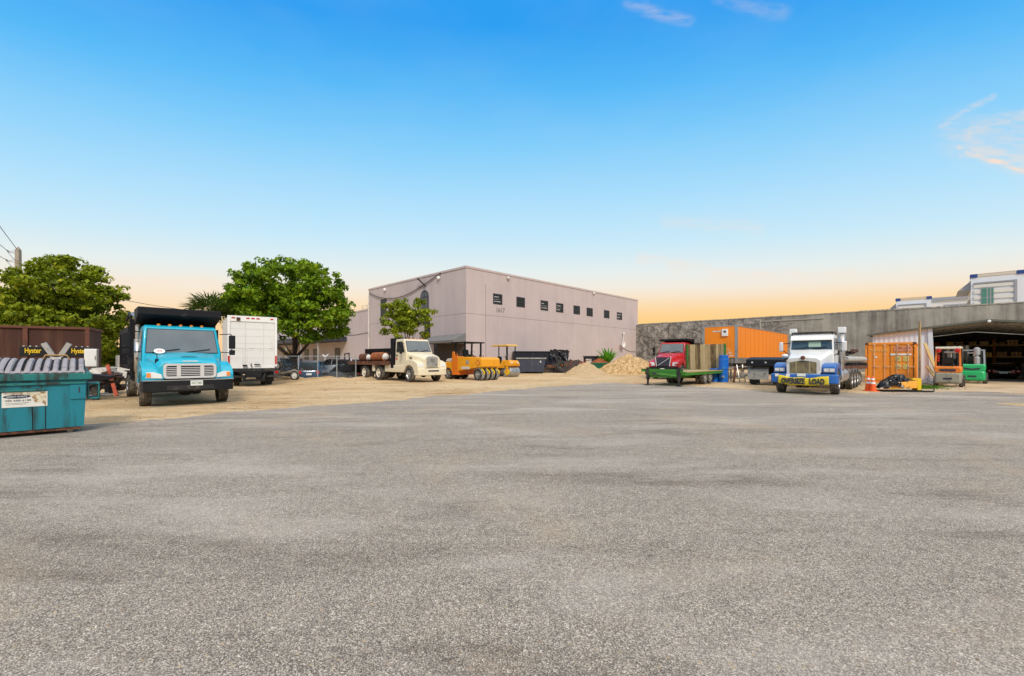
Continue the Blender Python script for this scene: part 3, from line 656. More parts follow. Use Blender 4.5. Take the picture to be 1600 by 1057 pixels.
tree('shade_tree', 'lighter green tree partly hidden behind the dense bright green tree', b, 3, (.2, 0, 6.1), (2.8, 2.6, 2.9), 150, 190, .30, 8, 'leaf_c', .25, cr=(.4, .75), limbs=3)
b = P(634, 560, 40); b.z = 0
tree('young_tree', 'small loose olive tree standing in front of the warehouse arched window', b, 2.6, (.15, 0, 5.05), (2.75, 2.3, 2.5), 105, 210, .28, 14, 'leaf_b', .12, cr=(.32, .62), limbs=4)
def bush(label, px, d, w, h, seed, leaf='leaf_d', n=14, z=0, name='bush', nl=260):
    b = P(px, 560, d); b.z = z; rnd = np.random.default_rng(seed); t = thing(name, label, 'bush', b)
    cs = []; rs = []
    for i in range(n): r = rnd.uniform(.25, .42)*h; cs.append((rnd.uniform(-w/2, w/2)*.85, rnd.uniform(-.6, .6), r*.6+rnd.random()*(h-r*1.5))); rs.append(r)
    me = leaf_cloud(cs, rs, [int(nl*r*r)+30 for r in rs], .2, rnd); me.materials.append(m_(leaf)); put('foliage', me, t)
    mb = MB()
    for i in range(5): mb.tube([(rnd.uniform(-.2, .2), 0, -.1), (rnd.uniform(-w, w)*.2, 0, h*.4), (rnd.uniform(-w, w)*.35, 0, h*.75)], [.06, .04, .015], 5)
    mb.build('stem', m_('bark'), t); return t
bush('tall olive shrub in the gap between rusty container and dump truck', 178, 36, 3.4, 3.4, 3, 'leaf_b', 16)
bush('dark green shrub below the dump bed at the left of the blue truck', 196, 40, 3.0, 2.6, 9, 'leaf_a', 12)
bush('low green bush growing along the top of the concrete wall', 1402, 57, 3.6, 1.5, 4, 'leaf_c', 12, z=6.3)
def palm(label, px, d, h, seed, nf=26, fl=2.0):
    b = P(px, 560, d); b.z = 0; rnd = np.random.default_rng(seed); t = thing('fan_palm', label, 'palm', b)
    vs = []; fs = []; ti = []
    for i in range(nf):
        az = rnd.uniform(0, 6.283); el = rnd.uniform(-.15, 1.4); dr = Vector((math.cos(az)*math.cos(el), math.sin(az)*math.cos(el), math.sin(el)))
        st = Vector((0, 0, h)); c = st+dr*fl*.5; side = dr.cross(Vector((0, 0, 1))).normalized(); upv = side.cross(dr)
        for k in range(17):
            a = (k/16-.5)*3.6; dd = dr*math.cos(a)+side*math.sin(a)*1.0+upv*.15*rnd.uniform(-1, 1); w = dd.cross(upv).normalized()*.05; L = fl*.75*rnd.uniform(.8, 1.1)
            o = len(vs); vs += [c, c+dd*L*.5+w, c+dd*L+Vector((0, 0, -.22*L)), c+dd*L*.5-w]; fs.append((o, o+1, o+2, o+3)); ti.append(min(1, max(0, rnd.normal(.45, .2))))
        o = len(vs); vs += [st-side*.02, st+side*.02, c+side*.02, c-side*.02]; fs.append((o, o+1, o+2, o+3)); ti.append(.5)
    mb = MB().add(vs, fs); o = mb.build('crown', m_('leaf_d'), t); at = o.data.attributes.new('tint', 'FLOAT', 'FACE'); at.data.foreach_set('value', ti)
    MB().tube([(0, 0, -.1), (0, 0, h*.5), (0, 0, h)], [.22, .17, .16], 10).build('trunk', m_('bark'), t, smooth=True)
palm('fan palm with spiky fronds showing above the white box truck', 327, 33, 4.8, 5)
palm('spiky fan palm half hidden in front of the lighter green tree', 352, 36, 4.6, 12, 18, 1.7)
def agave(name, label, b, n, L, seed, leaf='leaf_d'):
    rnd = np.random.default_rng(seed); t = thing(name, label, 'plant', b); vs = []; fs = []; ti = []
    for i in range(n):
        az = rnd.uniform(0, 6.283); el = rnd.uniform(.6, 1.5); h = Vector((math.cos(az), math.sin(az), 0)); s = h.cross(Vector((0, 0, 1)))*.07*L; l = L*rnd.uniform(.6, 1.1)
        p1 = h*math.cos(el)*l*.5+Vector((0, 0, math.sin(el)*l*.55)); p2 = h*math.cos(el)*l*1.15+Vector((0, 0, math.sin(el)*l*.95))
        o = len(vs); vs += [-s*.6, s*.6, p1+s, p1-s, p2]; vs[-5] = -s*.6; fs += [(o, o+1, o+2, o+3), (o+3, o+2, o+4)]; k = min(1, max(0, rnd.normal(.5, .2))); ti += [k, k]
    mb = MB().add(vs, fs); o = mb.build('foliage', m_(leaf), t); at = o.data.attributes.new('tint', 'FLOAT', 'FACE'); at.data.foreach_set('value', ti)
agave('agave', 'spiky green agave in front of the warehouse end by the big sand heap', P(949, 570.5, 47), 34, 2.3, 3, 'leaf_c')
def grass(label, c, w, d, n, seed, h=.16):
    rnd = np.random.default_rng(seed); vs = []; fs = []; ti = []
    for i in range(n):
        x, y = rnd.normal(0, w/2.4), rnd.normal(0, d/2.4); p = c+(-V)*x+U*y; p.z = 0; a = rnd.uniform(0, 6.28); s = Vector((math.cos(a), math.sin(a), 0))*.012; tip = Vector((rnd.normal(0, .05), rnd.normal(0, .05), h*rnd.uniform(.4, 1.2)))
        o = len(vs); vs += [p-s, p+s, p+tip]; fs.append((o, o+1, o+2)); ti.append(min(1, max(0, rnd.normal(.5, .25))))
    o = MB().add(vs, fs).build('grass', m_('grass_leaf')); at = o.data.attributes.new('tint', 'FLOAT', 'FACE'); at.data.foreach_set('value', ti)
    tag(o, label, 'grass', kind='stuff')
grass('patch of green grass at the foot of the orange shipping container', G(1430, 606), 1.2, 1.6, 2600, 6)

# ---------------------------------------------------------------- white and blue apartment houses beyond the wall
def condo(label, px, py, d, w, dep, win=True):
    # w: width of the front
    c = P(px, 560, d); c.z = 0; H = HC+(YH-py)/F*d; b = thing('apartment_house', label, 'building', c, AU)
    # local x = U (away), y = V; the front runs along -y
    MB().box((0, -w, 0), (dep, 0, H-.5)).build('wall', m_('condo_white'), b)
    k = MB(); k.box((-.12, -w*.13, H-.499), (1, .08, H)); k.build('corner_block', m_('condo_blue'), b); k = MB(); k.box((-.12, -w-.1, H-.499), (1, -w*.87, H)); k.build('corner_block', m_('condo_blue'), b)
    k = MB(); k.box((-.02, -w*.869, H-.499), (.05, -w*.131, H-.42)); k.box((-.02, -w*.869, H-.1), (.05, -w*.131, H))
    n = int(w*2.6)
    for i in range(n):
        y = -w*.87+(w*.74)*(i+.5)/n; k.bar((0, y-.2, H-.42), (0, y+.2, H-.1), .09, .06); k.bar((.03, y+.2, H-.42), (.03, y-.2, H-.1), .09, .06)
    k.build('lattice', m_('condo_tan'), b)
    top = H-1.45; ra, rb = -w*.82, -w*.06
    f = MB(); f.box((-.22, ra-.25, top), (-.001, rb, top+.2)); f.box((-.22, ra-.25, 0), (-.001, ra, top-.001)); f.build('frame', m_('condo_grey'), b)
    k = MB(); z = top-.05
    while z > H-10.5: k.box((-.14, ra+.001, z-.5), (-.002, rb, z)); z -= .84
    k.build('rib', m_('condo_rib'), b)
    if win:
        wy0, wy1 = rb-w*.38, rb-w*.14
        o = MB().box((-.2, wy0, H-11), (-.145, wy1, top-.6)).build('window', m_('condo_grey'), b)
        for i, (a, c_) in enumerate(((0, .48), (.52, .74), (.78, 1))):
            for q in range(3):
                zz = top-.72-q*1.35; MB().box((-.215, wy0+(wy1-wy0)*(1-c_)+.05, zz-1.25), (-.201, wy0+(wy1-wy0)*(1-a)-.05, zz)).build('pane', m_('green_glass'), o)
    # side that runs away to the left
    for i in range(3):
        MB().box((1.5+i*2.6, .001, 0), (2.6+i*2.6, .15, H-3.5)).build('side_pilaster', m_('condo_tan'), b)
    MB().add([(.5, .02, H-.9), (dep, .02, H-.9), (dep, 1.3, H-2.2), (.5, 1.3, H-2.2), (.5, .02, H-2.2), (dep, .02, H-2.2)], [(0, 1, 2, 3), (3, 2, 5, 4), (0, 3, 4), (1, 5, 2)]).build('side_roof', m_('condo_grey'), b)
    return b
condo('white apartment house with green tall window and blue roof corners', 1517, 429.5, 62, 5.0, 9)
condo('lower white apartment house with blue roof corners behind the wall bush', 1400, 467, 84, 4.95, 8, False)
def condo_link():
    c = P(1452, 560, 86); c.z = 0; b = thing('apartment_wing', 'plain low white building with grey roof edge between the apartment houses', 'building', c, AU)
    H = HC+89/F*86
    MB().box((0, -22, 0), (8, 0, H)).build('wall', m_('condo_rib'), b); MB().box((-.3, -22, H), (8, .2, H+.6)).build('roof', m_('condo_grey'), b); MB().box((2, -20, H+.6), (8, -6, H+1.7)).build('parapet', m_('condo_white'), b)
    MB().box((-.05, -20, H-2.2), (0, -2, H-.9)).build('window', m_('condo_grey'), b)
condo_link()
# ================================================================ VEHICLES
def heading(v): return math.atan2(v.y, v.x)
MESH = {}
def wheel_meshes(key, r, w, rim_r, rim_mat, tread='tyre_tread', dish=.06):
    """tyre and rim, axis along y, outer face towards +y"""
    if key in MESH: return MESH[key]
    h = w/2; g = w/9
    prof = [(rim_r, -h*.75), (rim_r*1.05, -h*.95), (r*.86, -h), (r*.95, -h*.97), (r*.985, -h*.85)]
    for y in (-.45, 0, .45): prof += [(r, h*y-g*.9), (r*.965, h*y-g*.45), (r*.965, h*y+g*.45), (r, h*y+g*.9)]
    prof += [(r*.985, h*.85), (r*.95, h*.97), (r*.86, h), (rim_r*1.05, h*.95), (rim_r, h*.75)]
    mb = MB(); n = 28; mb.mi = 0; k0 = 0; mb.lathe(prof, n, axis='y', cap=False)
    # blocks across the tread get the dusty tread material
    rows = len(prof)-1; mb.m = [1 if 4 <= i//n <= rows-5 else 0 for i in range(len(mb.f))]
    me = bpy.data.meshes.new('wheel'); me.from_pydata(mb.v, [], mb.f); me.materials.append(m_('tyre')); me.materials.append(m_(tread)); me.polygons.foreach_set('material_index', mb.m); me.polygons.foreach_set('use_smooth', [True]*len(me.polygons))
    bm = bmesh.new(); bm.from_mesh(me); bmesh.ops.recalc_face_normals(bm, faces=bm.faces); bm.to_mesh(me); bm.free()
    m2 = MB(); m2.lathe([(rim_r*1.03, -h*.7), (rim_r*1.03, h*.9), (rim_r*.95, h*.93), (rim_r*.9, h*.72), (rim_r*.78, h*.9-dish-.06), (rim_r*.5, h*.9-dish), (rim_r*.42, h*.9-dish), (rim_r*.38, h*.95), (rim_r*.3, h*1.05), (.01, h*1.06)], n, axis='y')
    for k in range(8): a = k*math.pi/4; m2.lathe([(.022, h*.5), (.022, h*.9-dish+.035), (.01, h*.9-dish+.04)], 6, (rim_r*.6*math.cos(a), 0, rim_r*.6*math.sin(a)), 'y')
    mr = bpy.data.meshes.new('rim'); mr.from_pydata(m2.v, [], m2.f); mr.materials.append(m_(rim_mat))
    bm = bmesh.new(); bm.from_mesh(mr); bmesh.ops.recalc_face_normals(bm, faces=bm.faces); bm.to_mesh(mr); bm.free()
    MESH[key] = (me, mr); return MESH[key]
def wheel(root, key, r, w, rim_r, rim_mat, x, y, z=None, steer=0, tread='tyre_tread', dish=.06):
    me, mr = wheel_meshes(key, r, w, rim_r, rim_mat, tread, dish)
    o = put('wheel', me, root, loc=(x, y, r if z is None else z), rotz=(0 if y > 0 else math.pi)+steer); q = put('rim', mr, o); return o
def rrect(x, hw, z0, z1, rad, n=3, y0=0):
    rad = min(rad, hw*.98, (z1-z0)*.49); out = []
    for cy, cz, a0 in ((hw-rad, z0+rad, -90), (hw-rad, z1-rad, 0), (-hw+rad, z1-rad, 90), (-hw+rad, z0+rad, 180)):
        for k in range(n+1): a = R(a0+90*k/n); out.append((x, y0+cy+rad*math.cos(a), cz+rad*math.sin(a)))
    return out
def arc(cx, cz, r, a0, a1, n=12): return [(cx+r*math.cos(R(a0+(a1-a0)*k/n)), cz+r*math.sin(R(a0+(a1-a0)*k/n))) for k in range(n+1)]
def mirror_head(root, x, y, z, s, mat='black', h=.42, arm=True):
    """a tall truck mirror on two arms; s is the side"""
    m = MB(); m.box((x-.06, y+s*.36-.10, z-h/2), (x+.05, y+s*.36+.10, z+h/2)); o = m.build('mirror', m_(mat), root, bevel=.03)
    a = MB(); a.tube([(x-.15, y, z+h*.55), (x, y+s*.32, z+h*.6), (x, y+s*.36, z+h*.45)], .016, 6); a.build('mirror_arm', m_('black'), o); a = MB(); a.tube([(x-.15, y, z-h*.75), (x, y+s*.32, z-h*.8), (x, y+s*.36, z-h*.45)], .016, 6)
    a.build('mirror_arm', m_('black'), o)
    q = MB(); q.box((x-.05, y+s*.36-.09, z-h*.5-.24), (x+.05, y+s*.36+.09, z-h*.5-.04)); q.build('mirror_glass', m_(mat), o, bevel=.03)
def cab_shell(root, p, mat):
    """cab with sloped screen, tumblehome sides, doors and glass. p: xw xt xc zb zw zr W Wt"""
    xw, xt, xc, zb, zw, zr, W, Wt = (p[k] for k in ('xw', 'xt', 'xc', 'zb', 'zw', 'zr', 'W', 'Wt'))
    def yy(z): return W if z < zw else W+(Wt-W)*(z-zw)/(zr-zw)
    rings = []
    prof = [(xw, zb), (xw, zw), (xt, zr-.06), (xt-.12, zr), (xc+.08, zr), (xc, zr-.08), (xc, zb)]
    vs = [(x, -yy(z), z) for x, z in prof]+[(x, yy(z), z) for x, z in prof]; n = len(prof)
    fs = [tuple(range(n)), tuple(range(2*n-1, n-1, -1))]+[(i, i+n, (i+1) % n+n, (i+1) % n) for i in range(n)]
    MB().add(vs, fs).build('cab', mat, root, bevel=.055, seg=3)
    # windscreen
    s = Vector((xt-xw, 0, zr-zw)); 
    def on(t, f, off=0): q = Vector((xw, 0, zw))+s*t; return (q.x, f*yy(q.z)*1.0, q.z)
    t0, t1 = p.get('g0', .05), p.get('g1', .86); e = p.get('ge', .90)
    fr = MB().slab([on(t0-.03, -e-.02), on(t0-.03, e+.02), on(t1+.03, e+.02), on(t1+.03, -e-.02)], -.02, .028).build('windscreen_frame', m_('black'), root, bevel=.02)
    MB().slab([on(t0, -e), on(t0, e), on(t1, e), on(t1, -e)], .004, .01).build('windscreen', m_(p.get('glass', 'glass_grey')), fr)
    wp = MB()
    for a, b in ((-.75, -.1), (.0, .7)): wp.bar(Vector(on(t0-.02, a))+Vector((.02, 0, .02)), Vector(on(t0+.10, b))+Vector((.03, 0, .03)), .025)
    wp.build('wiper', m_('black'), fr)
    for sd in (-1, 1):
        def q(x, z, o=.0): return (x, sd*(yy(z)+o), z)
        dx0, dx1 = xc+.12, xw-.06; zt = zr-.16; xtop = xt-.16
        o = MB(); pts = [q(dx0, zb+.04), q(dx1+.03, zb+.04), q(dx1+.03, zw-.02), q(xtop+.08, zt+.05), q(dx0, zt+.05)]
        if sd < 0: pts = pts
        else: pts = pts[::-1]
        d = o.slab(pts, .002, .008).build('door', mat, root, bevel=.006)
        pts = [q(dx0+.1, zw+.03), q(dx1-.16, zw+.03), q(xtop, zt-.02), q(dx0+.1, zt-.02)]; pts = pts if sd < 0 else pts[::-1]
        MB().slab(pts, .012, .006).build('side_window', m_('glass_dark'), d)
        h = MB(); h.box((dx0+.08, min(sd*(W+.012), sd*(W+.045)), zw-.22), (dx0+.3, max(sd*(W+.012), sd*(W+.045)), zw-.16)); h.build('handle', m_('black'), d)
def hood(root, p, mat, name='hood'):
    xw, xg, zb, zw, zg, hr, hf = (p[k] for k in ('xw', 'xg', 'zhb', 'zw', 'zg', 'hr', 'hf'))
    rings = []; n = 7
    for i in range(n):
        t = i/(n-1); x = xw+(xg-xw)*t; hw = hr+(hf-hr)*t; zt = zw+.02+(zg-zw)*(t**p.get('hp', 1.25)); 
        if i == n-1: zt -= .05
        rings.append([(x, -hw, zb), (x, -hw, zb+(zt-zb)*.55), (x, -hw*.985, zt-.16), (x, -hw*.86, zt-.045), (x, -hw*.45, zt), (x, 0, zt+.02), (x, hw*.45, zt), (x, hw*.86, zt-.045), (x, hw*.985, zt-.16), (x, hw, zb+(zt-zb)*.55), (x, hw, zb)])
    return MB().loft(rings).build(name, mat, root, bevel=.03, seg=2)
def fender(root, mat, s, y0, y1, prof, bev=.09):
    a, b = sorted((s*y0, s*y1)); return MB().prism(prof, a, b).build('fender', mat, root, bevel=bev, seg=3)
def frame_rails(root, x0, x1, z=.78, w=.42):
    m = MB()
    for s in (-1, 1): m.box((x0, s*w-.045, z-.13), (x1, s*w+.045, z+.13))
    k = x0+.3
    while k < x1: m.box((k, -w+.046, z-.1), (k+.1, w-.046, z+.1)); k += 1.2
    return m.build('chassis', m_('chassis'), root)
def axle(root, x, z=.5, w=.9):
    m = MB(); m.tube([(x, -w, z), (x, w, z)], .08, 8); m.lathe([(.05, -.2), (.2, -.1), (.22, .05), (.05, .2)], 12, (x, 0, z), 'x'); return m.build('axle', m_('chassis'), root)
def text_on(s, mat, parent, o, right, height, width, name='lettering', up=(0, 0, 1), depth=.006): return text(s, name, m_(mat), parent, o, right, up, height, width, depth)

# ---------------------------------------------------------------- blue dump truck
def dump_truck_blue():
    c = Vector((-11.57, 15.1, 0)); r = thing('dump_truck', 'bright turquoise dump truck with black dump bed and chrome grille', 'dump truck', c, heading(-V)); r.scale = (1, 1.06, 1); p = m_('teal_paint')
    P_ = dict(xw=-.42, xt=-.80, xc=-1.95, zb=.95, zw=1.78, zr=2.78, W=1.08, Wt=.99, xg=1.0, zhb=.92, zg=1.50, hr=1.0, hf=.80, hp=1.5, g0=.02, g1=.84, glass='glass_grey')
    cab_shell(r, P_, p); hood(r, P_, p)
    for s in (-1, 1):
        pr = [(.98, .86), (1.0, 1.05), (.92, 1.20), (.62, 1.36), (.25, 1.47), (-.2, 1.50), (-.55, 1.42), (-.62, 1.2), (-.62, .75)]
        pr = [(.62, .80)]+pr+arc(0, .52, .62, 158, 28, 12)
        f = fender(r, p, s, .66, 1.17, pr, .085)
        h = MB(); h.slab([(1.03, s*.69, .935), (.985, s*1.09, .955), (.93, s*1.10, 1.14), (.985, s*.9, 1.15), (1.015, s*.72, 1.07)][::(1 if s > 0 else -1)], -.08, .10); hl = h.build('headlight', m_('lamp_clear'), r, bevel=.012)
        MB().slab([(1.005, s*.97, .98), (.995, s*1.07, .98), (.955, s*1.07, 1.11), (.965, s*.97, 1.11)][::(1 if s > 0 else -1)], .012, .02).build('indicator', m_('lamp_amber'), hl)
        mirror_head(r, -.52, s*1.08, 2.22, s, h=.52)
    # grille
    g = MB(); x = 1.0; hw, z0, z1 = .68, .93, 1.42
    ring = rrect(x, hw, z0, z1, .1, 4); inner = rrect(x, hw-.07, z0+.07, z1-.07, .06, 4); n = len(ring)
    vs = ring+inner+[(v[0]+.05, v[1], v[2]) for v in ring]+[(v[0]+.05, v[1], v[2]) for v in inner]
    fs = [(2*n+i, 2*n+(i+1) % n, 3*n+(i+1) % n, 3*n+i) for i in range(n)]+[(i, (i+1) % n, 2*n+(i+1) % n, 2*n+i) for i in range(n)]+[(n+i, 3*n+i, 3*n+(i+1) % n, n+(i+1) % n) for i in range(n)]
    g.add(vs, fs)
    for y in (-.3, .3): g.box((x, y-.05, z0+.071), (x+.045, y+.05, z1-.071))
    for k in range(5): z = z0+.07+(k+.7)*.058; g.box((x, -hw+.071, z), (x+.035, hw-.071, z+.022))
    gr = g.build('grille', m_('chrome'), r); MB().slab(inner, .004, .008).build('grille_recess', m_('ink'), gr)
    MB().box((.93, -.2, 1.475), (1.0, .2, 1.515)).build('badge', m_('chrome'), r, bevel=.01)
    MB().box((.55, -.2, 1.70), (.72, .2, 1.72)).build('hood_vent', m_('teal_paint'), r, bevel=.008)
    # bumper
    b = MB(); pts = [(1.13, -.8), (.98, -1.15), (.55, -1.18)]
    outl = [(1.14, -.82), (1.14, .82), (1.02, 1.16), (.62, 1.19), (.62, 1.11), (.94, 1.07), (1.02, .78), (1.02, -.78), (.94, -1.07), (.62, -1.11), (.62, -1.19), (1.02, -1.16)]
    rings = [[(a, y, z) for a, y in outl] for z in (.50, .86)]
    bu = b.loft(rings).build('bumper', m_('black'), r, bevel=.02)
    k = MB(); k.box((1.02, -.60, .56), (1.147, .60, .70)); k.build('air_intake', m_('chassis'), bu)
    k = MB(); k.box((1.0, -1.16, .861), (1.13, 1.16, .885)); k.build('bumper_trim', m_('steel'), bu)
    pl = MB().box((1.141, -.02, .68), (1.155, .30, .85)).build('licence_plate', m_('plate'), r); text_on('N17 24G', 'ink_green', pl, (1.156, .01, .73), (0, 1, 0), .08, .26)
    # decal and roof lights
    st = MB().lathe([(.16, 0), (.16, .012), (.01, .013)], 20, (0, 0, 0), 'z').build('round_sticker', m_('white'), r); st.location = (-.12, -.66, 1.84); st.rotation_euler = (0, R(36), 0); st.scale = (.9, .9, 1)
    k = MB(); k.box((-.02, -.07, .014), (.03, .08, .018)); k.build('sticker_print', m_('lamp_red'), st)
    for i in range(5): MB().lathe([(.05, 0), (.05, .04), (.03, .06)], 8, (-.98, -.6+i*.3, 2.78), 'z').build('marker_light', m_('lamp_amber'), r)
    k = MB(); k.tube([(.62, -.78, 1.35), (.66, -.80, 1.75)], .012, 5); k.cbox((.66, -.80, 1.50), (.05, .09, .14)); k.build('hood_mirror', m_('black'), r)
    # frame, tank, exhaust
    frame_rails(r, -6.6, .95); axle(r, 0, .5); axle(r, -5.0, .52)
    k = MB(); k.lathe([(.3, -1.9), (.32, -1.85), (.32, -.75), (.3, -.7)], 16, (0, -.82, .72), 'x'); k.build('fuel_tank', m_('alloy'), r, smooth=False)
    k = MB(); k.lathe([(.3, -1.9), (.32, -1.85), (.32, -.75), (.3, -.7)], 16, (0, .82, .72), 'x'); k.build('fuel_tank', m_('alloy'), r)
    k = MB(); k.tube([(-2.06, -1.06, .7), (-2.06, -1.06, 2.9), (-2.12, -1.1, 3.15), (-2.3, -1.16, 3.25)], .075, 10); k.tube([(-2.06, -1.06, 1.1), (-2.06, -1.06, 2.3)], .105, 10); k.build('exhaust_stack', m_('alloy'), r, smooth=True)
    for s in (-1, 1):
        wheel(r, 'truckf', .51, .30, .29, 'alloy', 0, s*1.02, steer=R(-4)); wheel(r, 'trucko', .52, .28, .29, 'alloy', -5.0, s*1.04, dish=.14); wheel(r, 'trucko', .52, .28, .29, 'alloy', -5.0, s*.70, dish=.14)
    # dump bed with cab shield
    bd = MB(); x0, x1, W = -6.9, -2.15, 1.22
    bd.box((x0, -W, 1.18), (x1, W, 1.30)); bd.box((x1-.09, -W, 1.301), (x1, W, 3.05))
    for s in (-1, 1):
        a, b_ = sorted((s*W, s*(W-.06))); bd.box((x0, a, 1.301), (x1-.091, b_, 2.75))
        a, b_ = sorted((s*(W+.001), s*(W+.09)))
        bd.box((x0, a, 2.60), (x1, b_, 2.76)); bd.box((x0, a, 1.2), (x1, b_, 1.36))
        for k in range(7): xx = x0+(x1-x0-.12)*k/6; bd.box((xx, a, 1.361), (xx+.12, b_, 2.599))
    bd.box((x0-.08, -W, 1.25), (x0-.001, W, 2.9))
    bd.build('dump_bed', m_('dump_black'), r)
    sh = MB(); xf = -.72
    def sec(x, zt): return [(x, -1.24, zt-.24), (x, -1.24, zt), (x, 1.24, zt), (x, 1.24, zt-.24)]
    sh.add([(xf, -1.15, 3.14), (xf, 1.15, 3.14), (xf-.02, 1.15, 3.40), (xf-.02, -1.15, 3.40), (x1, -1.15, 3.40), (x1, 1.15, 3.40), (x1, 1.15, 2.78), (x1, -1.15, 2.78), (xf-.1, 1.1, 3.10), (xf-.1, -1.1, 3.10), (x1, 1.0, 2.84), (x1, -1.0, 2.84), (xf-.05, -1.15, 3.12)],
           [(0, 1, 2, 3), (3, 2, 5, 4), (4, 5, 6, 10, 11, 7), (0, 3, 4, 7), (1, 6, 5, 2), (0, 9, 8, 1), (9, 11, 10, 8), (0, 7, 11, 9), (1, 8, 10, 6)])
    sh.build('cab_shield', m_('dump_black'), r, bevel=.02)
    k = MB(); k.tube([(-2.2, -1.22, 1.5), (-2.2, -1.24, 3.15), (-2.6, -1.24, 3.3), (-4, -1.24, 3.1)], .04, 6); k.build('tarp_arm', m_('black'), r)
    k = MB()
    for s in (-1, 1): k.box((-5.75, s*.9-.32, 1.05), (-4.3, s*.9+.32, 1.08))
    k.build('mudguard', m_('black'), r)
    k = MB(); k.box((-2.9, -1.2, .95), (-2.3, -1.0, 1.5)); k.box((-3.6, -1.18, 1.0), (-3.0, -.98, 1.45)); k.bar((-2.2, -1.15, .8), (-3.7, -1.15, .8), .06); k.build('tool_box', m_('black'), r)
dump_truck_blue()

# ---------------------------------------------------------------- cream flatbed truck
def flatbed_cream():
    c = Vector((-6.08, 29.25, 0)); r = thing('flatbed_truck', 'cream flatbed truck with upright grey grille and rusty barrels on its bed', 'flatbed truck', c, heading(-V)); p = m_('cream_paint')
    P_ = dict(xw=-.45, xt=-.85, xc=-1.95, zb=.85, zw=2.0, zr=2.92, W=1.06, Wt=.98, xg=1.02, zhb=.95, zg=1.72, hr=.98, hf=.66, hp=1.15, g0=.06, g1=.84, glass='glass_grey')
    cab_shell(r, P_, p); hood(r, P_, p)
    for s in (-1, 1):
        pr = [(.62, .72), (1.06, .75), (1.08, 1.0), (1.0, 1.28), (.65, 1.42), (.15, 1.50), (-.3, 1.46), (-.62, 1.25), (-.68, .75)]+arc(0, .52, .62, 158, 20, 12)
        fender(r, p, s, .60, 1.16, pr, .1)
        h = MB(); h.slab([(1.085, s*.68, 1.03), (1.055, s*1.1, 1.03), (1.0, s*1.12, 1.22), (1.03, s*.78, 1.25)][::(1 if s > 0 else -1)], -.03, .05); h.build('headlight', m_('lamp_clear'), r, bevel=.015)
        mirror_head(r, -.55, s*1.06, 2.35, s, h=.45)
        MB().slab([(-.2, s*.985, 1.68), (.08, s*.962, 1.66), (.02, s*.962, 1.56), (-.15, s*.985, 1.58)][::(-1 if s > 0 else 1)], .0, .02).build('hood_vent', m_('ink'), r)
        MB().box((-1.75, s*1.075-.012, 1.50), (-1.62, s*1.075+.012, 1.63)).build('door_decal', m_('lamp_red'), r)
    ring = [(1.04, -.42, 1.0), (1.04, .42, 1.0), (1.02, .46, 1.62), (1.0, .30, 1.72), (1.0, -.30, 1.72), (1.02, -.46, 1.62)]
    gr = MB().slab(ring, -.02, .06).build('grille', m_('weathered_grey'), r, bevel=.015)
    k = MB()
    for i in range(13): y = -.40+i*.0667; k.bar((1.085, y, 1.03), (1.062, y, 1.62), .014)
    k.bar((1.09, 0, 1.0), (1.05, 0, 1.75), .035); k.build('grille_bar', m_('steel'), gr)
    b = MB(); outl = [(1.22, -.75), (1.22, .75), (1.1, 1.12), (.66, 1.17), (.66, 1.0), (.9, .8), (.9, -.8), (.66, -1.0), (.66, -1.17), (1.1, -1.12)]
    bu = b.loft([[(a, y, z) for a, y in outl] for z in (.46, .92)]).build('bumper', p, r, bevel=.05, seg=3); MB().box((1.15, -.42, .70), (1.226, .42, .80)).build('air_intake', m_('ink'), bu)
    for i in range(5): MB().lathe([(.05, 0), (.05, .05), (.03, .07)], 8, (-1.0, -.6+i*.3, 2.92), 'z').build('marker_light', m_('lamp_amber'), r)
    frame_rails(r, -8.4, .95, .8); axle(r, 0); axle(r, -4.05); axle(r, -6.3)
    k = MB(); 
    for s in (-1, 1): a, b_ = sorted((s*.55, s*1.1)); k.box((-3.3, a, .62), (-.72, b_, 1.12))
    k.build('side_skirt', p, r, bevel=.05)
    for s in (-1, 1):
        wheel(r, 'creamf', .51, .30, .29, 'alloy', 0, s*1.03, steer=R(-6))
        for x in (-4.05, -6.3): wheel(r, 'creamr', .52, .30, .31, 'cream_rim', x, s*1.05, dish=.12); wheel(r, 'creamr', .52, .30, .31, 'cream_rim', x, s*.70, dish=.12)
    # headboard
    k = MB(); k.box((-2.45, -1.12, .9), (-2.05, 1.12, 3.0)); k.build('headboard', m_('dump_black'), r, bevel=.03)
    k = MB(); k.box((-8.9, -1.22, 1.22), (-2.46, 1.22, 1.36)); k.box((-8.9, -1.25, 1.1), (-2.46, -1.221, 1.38)); k.box((-8.9, 1.221, 1.1), (-2.46, 1.25, 1.38)); k.build('bed', m_('rusty'), r)
    k = MB()
    k.box((-5.15, -1.12, .62), (-4.78, .0, 1.2)); k.build('mudguard', p, r, bevel=.03)
    k = MB(); 
    for i in range(8): k.box((-8.6+i*.8, .06, 1.36), (-8.5+i*.8, .16, 2.3))
    k.box((-8.7, .08, 1.5), (-2.5, .14, 2.36)); k.build('stake_rack', m_('dump_black'), r)
    # dark beaver tail ramp at the rear
    k = MB(); k.add([(-8.9, -1.2, 1.34), (-8.9, 1.2, 1.34), (-11.2, 1.2, .62), (-11.2, -1.2, .62), (-8.9, -1.2, .55), (-8.9, 1.2, .55), (-11.2, 1.2, .5), (-11.2, -1.2, .5)], [(0, 1, 2, 3), (4, 7, 6, 5), (0, 3, 7, 4), (1, 5, 6, 2), (3, 2, 6, 7), (0, 4, 5, 1)])
